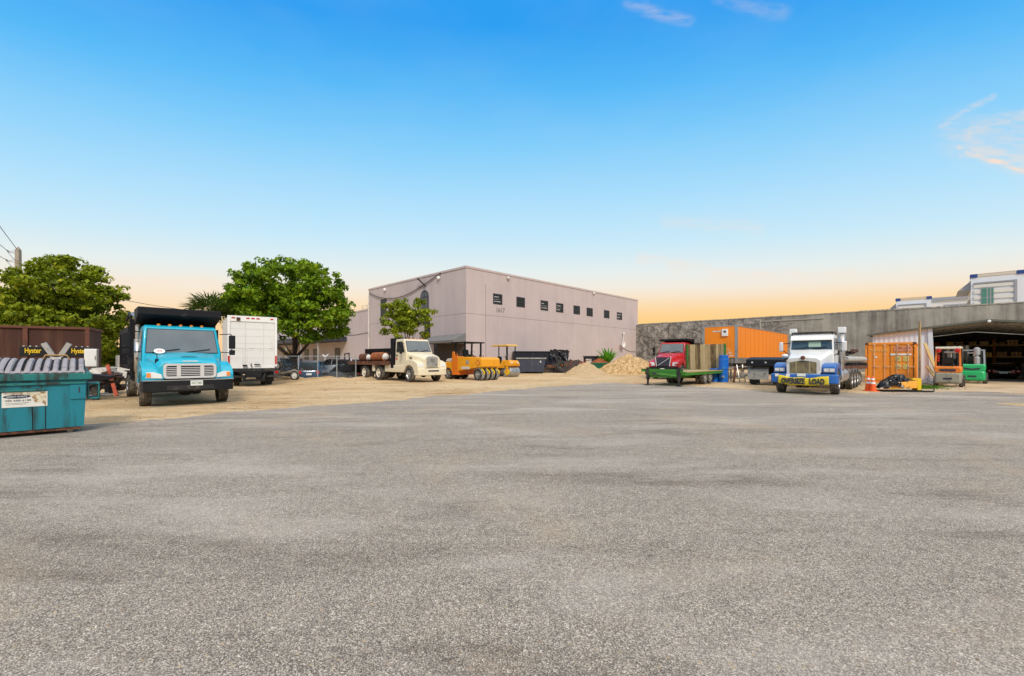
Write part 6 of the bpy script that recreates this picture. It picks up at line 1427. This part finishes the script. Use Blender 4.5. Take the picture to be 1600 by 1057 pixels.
def roller_small():
    c = Vector((-.62, 37.3, 0)); hd = Vector((.74, -.67, 0)); r = thing('tandem_roller', 'small orange road roller with steel drum and flat yellow canopy', 'road roller', c, heading(hd)); o = m_('plant_orange')
    for x in (-.85, .85):
        k = MB(); k.lathe([(.05, -.6), (.40, -.6), (.42, -.57), (.42, .57), (.40, .6), (.05, .6)], 26, (x, 0, .42), 'y'); k.build('drum', m_('steel'), r)
        k = MB()
        for s in (-1, 1): k.box((x-.12, s*.66-.03, .35), (x+.12, s*.66+.03, 1.0))
        k.box((x-.3, -.69, .95), (x+.3, .69, 1.12)); k.build('drum_yoke', o, r, bevel=.02)
        MB().lathe([(.04, -.05), (.26, -.04), (.26, .04), (.04, .05)], 18, (x, -.64, .42), 'y').build('drum_hub', m_('yellow'), r)
    k = MB(); k.loft([rrect(x, .6, z0, z1, .06, 2) for x, z0, z1 in ((.1, .75, 1.35), (.3, .72, 1.45), (1.0, .9, 1.4), (1.15, .95, 1.25))]); k.build('engine_body', o, r, bevel=.02)
    k = MB(); k.box((-.9, -.6, .75), (.1, .6, 1.15)); k.build('platform', o, r, bevel=.02)
    k = MB(); k.box((-.6, -.25, 1.15), (-.15, .25, 1.35)); k.prism([(-.66, 1.3), (-.54, 1.3), (-.6, 1.75), (-.7, 1.75)], -.24, .24); k.build('seat', m_('seat_black'), r, bevel=.03)
    k = MB(); k.tube([(.2, 0, 1.3), (.05, 0, 1.75)], .03, 6); k.lathe([(.17, 0), (.19, .015), (.17, .03)], 14, (.05, 0, 1.75)); k.build('steering_wheel', m_('black'), r)
    for x in (-.25, .75): 
        for y in (-.5, .5): MB().bar((x, y, 1.2), (x, y, 2.62), .07).build('canopy_post', m_('black'), r)
    k = MB(); k.loft([rrect(x, w, 2.62, z1, .04, 2) for x, w, z1 in ((-1.1, .6, 2.70), (-1.0, .68, 2.76), (.85, .68, 2.78), (.95, .6, 2.72))]); k.build('canopy', M('canopy_tan', (.66, .40, .10), .6, var=.15), r, bevel=.02)
    for s in (-1, 1): MB().lathe([(.02, -.05), (.08, -.04), (.08, .03)], 10, (1.18, s*.4, 1.2), 'x').build('headlight', m_('lamp_clear'), r)
roller_small()

# ---------------------------------------------------------------- black skips, scrap and heaps in front of the warehouse
def skip(label, c, hd, L, W, H, lid=False):
    r = thing('skip', label, 'skip', c, heading(hd)); m = m_('skip_black') if L > 4 else M('skip_navy', (.035, .042, .07), .5, var=.3, c2=(.09, .09, .10), amt=.4, streak=True); z = .18
    k = MB(); b0, b1 = L/2-.25, L/2
    def wall(pts): k.slab(pts, 0, .05)
    k.add([(-b0, -W/2, z), (b0, -W/2, z), (b0, W/2, z), (-b0, W/2, z), (-b1, -W/2-.04, H), (b1, -W/2-.04, H), (b1, W/2+.04, H), (-b1, W/2+.04, H), (-b1+.06, -W/2+.02, H), (b1-.06, -W/2+.02, H), (b1-.06, W/2-.02, H), (-b1+.06, W/2-.02, H), (-b0+.06, -W/2+.06, z+.25), (b0-.06, -W/2+.06, z+.25), (b0-.06, W/2-.06, z+.25), (-b0+.06, W/2-.06, z+.25)],
          [(3, 2, 1, 0)]+[(i, (i+1) % 4, 4+(i+1) % 4, 4+i) for i in range(4)]+[(4+i, 4+(i+1) % 4, 8+(i+1) % 4, 8+i) for i in range(4)]+[(8+i, 8+(i+1) % 4, 12+(i+1) % 4, 12+i) for i in range(4)]+[(12, 13, 14, 15)])
    k.build('body', m, r)
    k = MB(); k.box((-b1-.06, -W/2-.12, H-.1), (b1+.06, -W/2-.041, H+.03)); k.box((-b1-.06, W/2+.041, H-.1), (b1+.06, W/2+.12, H+.03)); k.build('rim', m if L > 4 else m_('weathered_grey'), r, bevel=.02)
    n = int(L/.7)
    for i in range(n): x = -b0+.15+(2*b0-.4)*i/max(1, n-1); MB().box((x, -W/2-.10, z), (x+.1, -W/2-.005, H-.101)).build('rib', m, r)
    k = MB()
    for s in (-1, 1): k.box((-b0, s*W*.3-.06, 0.02), (b0, s*W*.3+.06, z))
    k.build('skid', m_('chassis'), r)
    for i, x in enumerate((b0-.3,)): MB().box((x-.08, -W/2-.14, H*.70), (x+.05, -W/2-.101, H*.82)).build('sticker', m_('dirty_white'), r)
    for s in (-1, 1):
        for x in (-b0+.3, b0-.3): MB().lathe([(.02, -.06), (.13, -.06), (.13, .06), (.02, .06)], 12, (x, s*W*.42, .13), 'y').build('wheel', m_('tyre'), r)
    return r
hd = Vector((1, .06, 0))
skip('small black skip in front, with a white sticker near its rim', Vector((2.0, 45.2, 0)), Vector((1, .03, 0)), 3.0, 1.6, 1.62)
skip('long tall black skip behind the small skip, tarpaulin over one end', Vector((3.2, 48.6, 0)), Vector((1, .10, 0)), 6.2, 2.2, 2.35)
def heaps():
    k = MB(); rnd = np.random.default_rng(6); n = 22; vs = []
    for i in range(n):
        for j in range(10):
            u, v = i/(n-1), j/9; vs.append((4.2+2.1*u+.03*rnd.normal(), 47.33+.35*math.sin(v*3)*.3-.12*v+.02*rnd.normal(), 2.52-v*(.7+.35*math.sin(u*9)+.2*math.sin(u*23))+.05*rnd.normal()))
    fs = [(i*10+j, (i+1)*10+j, (i+1)*10+j+1, i*10+j+1) for i in range(n-1) for j in range(9)]
    o = MB().add(vs, fs).build('tarpaulin', m_('bag_black')); tag(o, 'black tarpaulin hanging over the right end of the long skip', 'tarpaulin')
    o.modifiers.new('t', 'SOLIDIFY').thickness = .015
    def heap(name, label, c, rx, ry, h, seed, mt, rough=.05, n=46):
        rnd = np.random.default_rng(seed); ph = rnd.uniform(0, 6.28, (9, 3)); vs = []; m = int(n*1.6)
        for i in range(m):
            for j in range(n):
                u, v = i/(m-1)*2-1, j/(n-1)*2-1; d = math.sqrt(u*u+v*v)
                w = sum(math.sin(p[0]+u*(3+q*1.7)+p[1])*math.cos(p[2]+v*(3+q*1.9)) for q, p in enumerate(ph))/9
                z = max(0, 1-d**1.25)*h*(1+.32*w)+rough*rnd.normal()*(1 if d < 1 else .15)+.05*w
                vs.append((c.x+u*rx, c.y+v*ry, max(-.02, z)+.012-.05*(d > 1)))
        fs = [(i*n+j, (i+1)*n+j, (i+1)*n+j+1, i*n+j+1) for i in range(m-1) for j in range(n-1)]
        o = MB().add(vs, fs).build(name, m_(mt)); tag(o, label, 'heap'); return o
    heap('sand_heap', 'smaller smooth grey sand heap left of the big one', P(915, 560, 42)*1, 2.2, 2.0, 1.14, 3, 'heap_gravel', .012).location.z = -P(913, 560, 42).z*0
    heap('sand_heap', 'big lumpy tan sand heap where warehouse meets concrete wall', P(983, 560, 44.0), 3.7, 3.0, 1.95, 5, 'heap_sand', .03, 64)
    heap('scrap_heap', 'long low heap of dark tangled scrap behind the small sand heap', P(893, 560, 47.5), 4.0, 1.2, 1.45, 9, 'scrap', .07)
    rnd = random.Random(8)
    for i in range(16):
        p = P(rnd.uniform(868, 925), 560, rnd.uniform(45.3, 47)); p.z = rnd.uniform(.4, 1.5); a = rnd.uniform(0, 3)
        mt = rnd.choice(['rust_orange', 'timber', 'scrap', 'rusty', 'beam_red', 'weathered_grey']); q = p+Vector((math.cos(a)*rnd.uniform(.4, 1.2), -.1, math.sin(a)*.35))
        o = MB().bar(p, q, rnd.uniform(.08, .2), rnd.uniform(.05, .14)).build('scrap_bar', m_(mt)); tag(o, 'loose bar poking out of the dark scrap heap', 'scrap', 'bars on the scrap heap')
    for i, (px, py, s) in enumerate(((877, 572, .55), (872, 561, .3))):
        o = MB().lathe([(s*.45, -.14), (s, -.16), (s*1.02, 0), (s, .16), (s*.45, .14)], 20, axis='y', cap=False).build('loose_tyre', m_('tyre')); o.location = P(px, py, 45.3); o.rotation_euler = (0, 0, .2); tag(o, ('large black tyre standing against the scrap heap', 'small black tyre on top of the scrap heap')[i], 'tyre')
    c = P(937, 560, 46.6); c.z = 0; t = thing('garden_bin', 'green skip filled with reddish rubble between the two sand heaps', 'skip', c, .1); k = MB()
    k.add([(-.9, -.6, .1), (.9, -.6, .1), (.9, .6, .1), (-.9, .6, .1), (-1.1, -.75, 1.05), (1.1, -.75, 1.05), (1.1, .75, 1.05), (-1.1, .75, 1.05)], [(3, 2, 1, 0), (4, 5, 6, 7), (0, 1, 5, 4), (1, 2, 6, 5), (2, 3, 7, 6), (3, 0, 4, 7)]); k.build('body', m_('bin_green'), t); k = MB(); k.box((-1.14, -.82, 1.0), (1.14, -.751, 1.1)); k.build('rim', m_('bin_green'), t)
    heap('rubble', 'reddish rubble heaped inside the green skip', c, 1.0, .7, .55, 12, 'rust_orange', .05, 16).location.z = 1.05
    c = P(931, 560, 49); c.z = 0; t = thing('steel_box', 'dark steel box beside the green skip behind the sand', 'box', c, .1); MB().box((-1.3, -.6, .1), (1.0, .6, 1.75)).build('body', m_('chassis'), t, bevel=.03); MB().box((-1.35, -.65, 1.75), (1.05, .65, 1.85)).build('lid', m_('black'), t); MB().box((-1.35, -.66, 1.1), (-.7, -.601, 1.5)).build('label', m_('dirty_white'), t)
heaps()

# ================================================================ LEFT EDGE
def rusty_container():
    rr = P(139, 560, 21.5); rr.z = 0; dv = Vector((.846, .533, 0)).normalized(); r = thing('rolloff_container', 'long rust brown roll off container with upright ribs on its side', 'container', rr, heading(dv))
    # local: x runs back along the side to image left (negative), y away
    L, W, H = 6.6, 2.3, 3.15; m = m_('rust_red'); q = m_('rust_rim')
    MB().box((-L, .06, .35), (0, W, .5)).build('floor', m, r); MB().box((-L, .06, .5), (-.05, .12, H-.1)).build('side_wall', m, r); MB().box((-L, W-.06, .5), (-.05, W, H-.1)).build('side_wall', m, r)
    MB().box((-L, .12, .5), (-L+.06, W-.06, H-.1)).build('end_wall', m, r); MB().box((-.06, .12, .5), (0, W-.06, H-.1)).build('end_wall', m, r)
    k = MB(); k.box((-L-.05, -.04, H-.12), (.05, .13, H)); k.box((-L-.05, W-.07, H-.12), (.05, W+.05, H)); k.box((-.07, .13, H-.12), (.05, W-.07, H)); k.box((-L-.05, .13, H-.12), (-L+.07, W-.07, H)); k.build('top_rail', q, r, bevel=.015)
    for i in range(4): x = -.14-i*(L-.16)/3; MB().box((x, -.03, .36), (x+.16, .055, H-.121)).build('rib', q, r)
    MB().box((-L, -.02, 1.22), (-.16, .05, 1.36)).build('side_rail', q, r)
    k = MB()
    for y in (.4, 1.9): k.box((-L, y-.08, .15), (0, y+.08, .35))
    k.build('skid', m_('chassis'), r)
    for x in (-.6, -L+.6):
        for y in (.3, W-.3): MB().lathe([(.03, -.1), (.16, -.1), (.16, .1), (.03, .1)], 12, (x, y, .16), 'y').build('roller', m_('chassis'), r)
rusty_container()
def dumpster():
    c = Vector((-9.27, 9.3, 0)); r = thing('waste_dumpster', 'battered teal waste dumpster with ribbed grey lids and torn sign', 'dumpster', c, AU); t = m_('bin_teal')
    # local: x along the front (right corner at 0), y towards the back
    L, D, z0, z1 = 2.25, 1.45, .13, 1.28
    k = MB(); k.add([(-L, 0, z0), (-.05, 0, z0), (-.12, D, z0), (-L, D, z0), (-L, 0, z1-.12), (.0, 0, z1-.12), (-.17, D, 1.48), (-L, D, 1.48)], [(3, 2, 1, 0), (0, 1, 5, 4), (1, 2, 6, 5), (2, 3, 7, 6), (3, 0, 4, 7)]); k.build('body', t, r)
    k = MB(); k.box((-L, -.07, z1-.14), (.08, -.001, z1)); k.bar((.03, -.03, z1-.04), (-.14, D, 1.53), .07, .07); k.box((-L, D-.02, 1.46), (-.12, D+.05, 1.53)); k.build('rim', m_('bin_teal_worn'), r, bevel=.012)
    k = MB(); k.box((-L, -.045, z1-.235), (-.02, -.001, z1-.185)); k.box((-1.4, -.04, .925), (-.62, -.001, .965)); k.build('front_channel', m_('bin_teal_worn'), r, bevel=.008)
    MB().box((-L, -.006, z1-.30), (-.72, -.001, .966)).build('worn_band', m_('bin_teal_worn'), r)
    MB().box((-.26, -.025, .72), (-.02, -.001, z1-.24)).build('pocket_plate', t, r, bevel=.008); MB().box((-.13, -.031, .86), (-.11, -.026, .98)).build('slot', m_('ink'), r)
    k = MB()
    for x in (-.62, -.80, -1.27, -1.75): k.box((x, -.008, z0), (x+.012, -.001, .86 if x < -.65 and x > -1 else .62))
    k.build('rust_seam', m_('lid_gap'), r)
    # fork pocket on the right-hand end
    k = MB(); k.box((.0, .06, .70), (.20, .66, .74)); k.box((.0, .06, 1.02), (.20, .66, 1.06)); k.box((.17, .06, .741), (.20, .66, 1.019)); k.box((0, .06, .741), (.03, .66, 1.019)); k.build('fork_pocket', m_('bin_teal_worn'), r, bevel=.012)
    k = MB(); k.box((-L, .02, .07), (-.1, .10, z0-.001)); k.box((-L, D-.2, .07), (-.1, D-.1, z0-.001)); k.build('skid', m_('rusty'), r)
    for x, y in ((-.26, .18), (-.26, D-.2), (-L+.3, .18), (-L+.3, D-.2)):
        w = MB(); w.lathe([(.02, -.03), (.055, -.03), (.06, 0), (.055, .03), (.02, .03)], 14, (x, y, .06), 'y'); cs = w.build('caster', m_('steel'), r)
        k = MB(); k.box((x-.05, y-.05, .115), (x+.06, y+.05, .129)); k.box((x-.03, y-.045, .05), (x+.03, y-.035, .115)); k.box((x-.03, y+.035, .05), (x+.03, y+.045, .115)); k.build('fork', m_('steel'), cs)
    k = MB(); k.tube([(-.75, .05, .1), (-.45, .03, .09), (-.3, .06, .12)], .012, 6); k.build('brake_bar', m_('steel'), r)
    # two ribbed lids, rising in a curve to the back hinge
    def lz(v): return z1+.015+.27*math.sin(v*1.35)/.975
    for a, b in ((-1.165, -.03), (-L, -1.18)):
        n, m = 56, 10; vs = []; per = .13; mi = []
        for i in range(n+1):
            x = a+(b-a)*i/n; u = (b-x)/per % 1; ridge = max(0, min(1, (.72-abs(u-.45)*2)*6))*.035
            for j in range(m+1): v = j/m; vs.append((x, v*D, lz(v)+ridge*(1 if .03 < v else .2)))
        mb = MB(); mb.add(vs, [(i*(m+1)+j, (i+1)*(m+1)+j, (i+1)*(m+1)+j+1, i*(m+1)+j+1) for i in range(n) for j in range(m)])
        for q in range(len(mb.f)):
            i = q//m; u = (b-(a+(b-a)*(i+.5)/n))/per % 1; mb.m[q] = 1 if (u > .80 or u < .10) and (q % m) not in (0,) else 0
        o = mb.build('lid', [m_('lid_grey'), m_('lid_gap')], r); o.modifiers.new('t', 'SOLIDIFY').thickness = .012
    # sign
    def on(x, z, o=-.010): return (x, o, z)
    s = MB().box((-1.20, -.010, .61), (-.585, -.0065, .915)).build('sign', m_('sticker'), r)
    MB().slab([on(-1.18, .90, -.0125), on(-.60, .905, -.0125), on(-.61, .62, -.0125), on(-.66, .70, -.0125), on(-.76, .69, -.0125), on(-.80, .80, -.0125), on(-.84, .855, -.0125), on(-1.16, .875, -.0125)][::-1], 0, .002).build('torn_layer', m_('sticker_torn'), s)
    el = [(-1.00+.185*math.cos(a), -.0128, .825+.038*math.sin(a)) for a in [i*math.pi/14 for i in range(28)]]
    MB().slab(el, 0, .0015).build('oval', m_('navy'), s)
    text('GREAT WASTE', 'lettering', m_('white'), s, (-1.14, -.0150, .809), (1, 0, 0), (0, 0, 1), .032, .275, .001); text('305-688-6188', 'lettering', m_('ink'), s, (-1.155, -.0130, .728), (1, 0, 0), (0, 0, 1), .036, .345, .001)
    k = MB(); k.box((-1.15, -.013, .69), (-.84, -.0105, .70)); k.box((-1.15, -.013, .665), (-.88, -.0105, .672)); k.build('small_print', m_('weathered_grey'), s)
dumpster()
def left_machines():
    # two lettered counterweights on a low machine behind the dumpster
    c = P(89, 560, 17.2); c.z = 0; rt = Vector((.80, .60, 0)); r = thing('lift_machine', 'dark machine with raised grey arms and two black panels lettered in yellow', 'machine', c, heading(rt))
    # local x to image right, y away
    for s in (-1, 1):
        x = s*.64; k = MB(); k.box((x-.36, -.1, 1.66), (x+.36, .18, 2.06)); pn = k.build('panel', m_('black'), r, bevel=.02)
        text('Hyster', 'lettering', m_('yellow'), pn, (x-.21, -.112, 1.74), (1, 0, 0), (0, 0, 1), .26, .44, .012, .025)
        k = MB()
        for i in range(4): k.lathe([(.03, 0), (.03, .03)], 8, (x-.26+i*.17, 0, 2.06))
        k.build('lamp', m_('lamp_clear'), pn)
        k = MB(); k.bar((s*.10, -.02, 1.66), (s*.36, -.02, 2.2), .17, .16); k.build('arm', m_('steel'), r)
        k = MB(); k.bar((s*.35, 0, .9), (s*.62, 0, 1.5), .07); k.build('strut', m_('timber'), r)
        k = MB(); k.box((x-.15, -.05, .5), (x+.15, .3, 1.5)); k.build('leg', m_('chassis'), r)
        wheel(r, 'mach', .45, .3, .25, 'chassis', s*.85, -.1 if s < 0 else .3, dish=.04)
    k = MB(); k.loft([[(x*sc_, y, z) for x, z in ((-.32, 0), (.32, 0), (.36, .25), (.2, .42), (-.2, .42), (-.36, .25))] for y, sc_ in ((0, 1), (.6, .9))]); o = k.build('engine', m_('chassis'), r, bevel=.02); o.location = (0, -.1, 1.28)
    k = MB(); k.tube([(-.42, -.1, 1.45), (-.3, -.12, 1.72), (.3, -.12, 1.72), (.42, -.1, 1.45)], .03, 6); k.build('guard', m_('timber'), r)
    MB().box((-.16, -.14, 1.48), (.14, -.11, 1.64)).build('cover', m_('dirty_white'), r); MB().box((-.7, -.05, .45), (.7, .5, 1.2)).build('base', m_('chassis'), r)
    # white cabinet
    c = P(143, 560, 17.6); c.z = 0; t = thing('white_cabinet', 'dirty white metal cabinet standing on the dark machinery by the container', 'cabinet', c, heading(rt)); MB().box((-.19, -.2, 1.25), (.19, .25, 1.98)).build('body', m_('white'), t, bevel=.015)
    MB().box((-.17, -.215, 1.28), (.17, -.201, 1.95)).build('door', m_('white'), t, bevel=.008); MB().box((.12, -.24, 1.55), (.15, -.216, 1.7)).build('handle', m_('steel'), t)
    # dark loader bucket
    c = P(146, 560, 16.4); c.z = 0; t = thing('loader_bucket', 'black loader bucket on a frame behind the teal dumpster corner', 'bucket', c, heading(rt)); k = MB(); k.prism([(-.8, 1.5), (-.75, .75), (-.2, .62), (.55, .8), (.6, .9), (-.1, 1.0), (-.55, 1.45)], -.5, .5); k.build('bucket', m_('dump_black'), t, bevel=.02)
    k = MB(); k.box((-.5, -.3, .05), (-.3, .3, .7)); k.box((.0, -.3, .0), (.15, .3, .65)); k.bar((-.4, 0, .4), (.7, 0, .72), .1); k.build('stand', m_('chassis'), t)
    k = MB(); k.slab([(-.3, -.56, 1.05), (.3, -.56, 1.0), (.1, -.52, 1.2)], 0, .02); k.build('bracket', m_('dirty_white'), t)
    # leaning red beam
    a = G(182, 619); b = P(168, 571, 19.3); r2 = MB(); r2.bar(a, b, .30, .16, (1, 0, 0)); d = (b-a).normalized()
    t = thing('steel_beam', 'rusty red steel beam leaning beside the dump truck rear wheel', 'beam', a); k = MB(); k.bar((0, 0, 0), b-a, .03, .10, (.6, -.8, 0)); k.build('web', m_('beam_red'), t)
    n = Vector((.6, -.8, 0))
    for s in (-1, 1): k = MB(); o = Vector((.6, -.8, 0))*s*.06; k.bar(o, o+(b-a), .12, .03, Vector((.6, -.8, 0))); k.build('flange', m_('beam_red'), t)
    # odd bits round the foot of the machinery
    for i, (px, py, d0, sz, mt, lab) in enumerate(((170, 588, 19.5, .35, 'scrap', 'dark gearbox lump beneath the loader bucket'), (178, 581, 20, .28, 'weathered_grey', 'grey metal casting behind the leaning red beam'), (176, 600, 20, .3, 'scrap', 'rusty engine block beside the leaning red beam'))):
        p = P(px, py, d0); rnd = random.Random(i); k = MB()
        for q in range(6): k.cbox((rnd.uniform(-.3, .3), rnd.uniform(-.2, .2), rnd.uniform(-.2, .2)), (sz*rnd.uniform(.5, 1.2), sz, sz*rnd.uniform(.4, 1)), Matrix.Rotation(rnd.random(), 3, 'Y'))
        k.box((-.1, -.1, -p.z), (.1, .1, -.1)); o = k.build('scrap_part', m_(mt)); o.location = p; tag(o, lab, 'scrap')
    k = MB()
    for i in range(5): k.tube([G(128+i*4, 622-i*1.2, .04), G(168+i*2, 614+i*1.1, .05)], .03, 6)
    tag(k.build('steel_rod', m_('weathered_grey')), 'bundle of steel rods lying in the dirt by the dumpster', 'rods')
    # white flat truck body at far left, behind the dump truck
    c = P(187, 560, 23.5); c.z = 0; t = thing('utility_truck', 'pale utility truck glimpsed behind the dump truck rear wheel', 'truck body', c, heading(V)); MB().box((-1.6, -.6, .55), (1.6, .1, 1.75)).build('side_locker', m_('dirty_white'), t, bevel=.03); MB().box((-1.7, -.5, .4), (1.7, 1.2, .54)).build('chassis', m_('chassis'), t)
    for x in (-1.0, 1.0): wheel(t, 'truckf', .51, .30, .29, 'alloy', x, -.45)
    MB().box((-1.5, .101, .54), (1.6, 1.2, 1.1)).build('bed', m_('dirty_white'), t)
    for i in range(3): MB().box((-1.5+i*1.02, -.615, .65), (-.55+i*1.02, -.601, 1.65)).build('locker_door', m_('dirty_white'), t)
left_machines()
def utility_pole():
    c = P(28.5, 560, 37); c.z = 0; r = thing('utility_pole', 'tan concrete utility pole with pointed cap and wire brackets', 'utility pole', c, R(12)); H = HC+(YH-385.5)/F*37; w = .14
    MB().loft([[(-k, -k, z), (k, -k, z), (k, k, z), (-k, k, z)] for k, z in ((.2, 0), (w, H-.3), (.01, H))]).build('shaft', m_('concrete_pole'), r)
    for i, (z, l) in enumerate(((H-.55, .62), (H-1.35, .7), (H-2.1, .75))):
        k = MB(); k.bar((-w, 0, z-.05), (-w-l, 0, z+.05), .06); k.bar((-w, 0, z+.2), (-w-l, 0, z+.05), .03); k.bar((-w-l, 0, z+.05), (-w-.05, 0, z-.75), .04)
        b = k.build('bracket', m_('galvanised'), r); MB().lathe([(.03, 0), (.07, .05), (.07, .09), (.03, .14)], 8, (-w-l, 0, z+.08)).build('insulator', m_('weathered_grey'), b)
    for i, (a, b) in enumerate((((26, 389), (-90, 213)), ((14, 394), (-90, 287)), ((13, 408), (-90, 328)))):
        A = P(*a, 37); B = P(b[0], b[1], 20); pts = [A.lerp(B, t/8)-Vector((0, 0, .25*math.sin(t/8*math.pi))) for t in range(9)]
        o = MB().tube(pts, .022, 5).build('power_wire', m_('cable')); tag(o, ('topmost wire running from the pole cap', 'middle wire running from the upper pole bracket', 'lowest wire running from the second pole bracket')[i], 'wire', 'wires at the utility pole')
    o = MB().tube([P(150, 461, 46), P(230, 476, 47), P(330, 491, 48), P(430, 505, 49)], .03, 5).build('power_wire', m_('cable')); tag(o, 'single wire sagging from the big olive tree behind the dump truck', 'wire')
utility_pole()
def fence():
    a, b = G(436, 593), G(556, 592.5); c = (a+b)/2; d = (b-a); L = d.length; r = thing('wire_fence', 'galvanised wire fence between the dirt yard and the parked cars', 'fence', a, heading(d)); H = 1.75
    n = 5
    for i in range(n): MB().tube([(L*i/(n-1), 0, 0), (L*i/(n-1), 0, H+.06)], .035, 8).build('post', m_('galvanised'), r)
    MB().tube([(0, 0, H), (L, 0, H)], .022, 6).build('top_rail', m_('galvanised'), r)
    k = MB(); s = .24
    m = int((L+H)/s)
    for i in range(m):
        for sg in (0, 1):
            x0 = i*s-H if sg == 0 else i*s; x1 = x0+H if sg == 0 else x0-H
            z0, z1 = 0.03, H
            t0 = max(0, (0-x0)/(x1-x0)) if (x0 < 0 or x0 > L) else 0
            if x0 < 0: t0 = -x0/H
            elif x0 > L: t0 = (x0-L)/H
            t1 = 1
            if x1 > L: t1 = (L-x0)/(x1-x0)
            elif x1 < 0: t1 = x0/H
            if t1-t0 > .03: k.bar((x0+(x1-x0)*t0, 0, z0+(z1-z0)*t0), (x0+(x1-x0)*t1, 0, z0+(z1-z0)*t1), .003)
    k.build('wire_mesh', m_('galvanised'), r)
    # hand trolleys with white wheels by the fence
    c = G(462, 594); t = thing('hand_trolley', 'flat hand trolley with two white wheels in front of the tree trunk', 'trolley', c, -.2)
    k = MB(); k.bar((-2.4, 0, .15), (-.1, .1, .75), .09); k.bar((-2.4, .8, .15), (-.1, .9, .75), .09)
    for i in range(5): k.bar((-2.2+i*.45, 0, .2+i*.12), (-2.2+i*.45, .9, .2+i*.12), .07)
    k.build('frame', m_('weathered_grey'), t); MB().box((-1.6, .1, .5), (-.6, .8, .56)).build('deck', m_('timber'), t)
    for x, y, z in ((0, -.08, .33), (-.75, .95, 1.05)): wheel(t, 'trol', .34, .16, .22, 'white', x, -abs(y), z, dish=.03)
    k = MB(); k.tube([(0, -.08, .33), (0, .9, .33)], .03, 6); k.bar((.1, .1, .75), (1.0, .3, .7), .07); k.build('axle', m_('chassis'), t)
    # bundles on the silver car / white bird shaped ornament on the fence
    k = MB(); p = P(508, 557, 35.5)
    k.tube([(-.25, 0, .15), (-.05, 0, -.02), (.05, 0, -.05), (.28, 0, .2)], [.02, .09, .09, .02], 6); k.tube([(0, 0, -.05), (-.02, 0, -.35)], .03, 5); o = k.build('rag', m_('white')); o.location = p; tag(o, 'white twisted rag caught on top of the wire fence', 'rag')
fence()
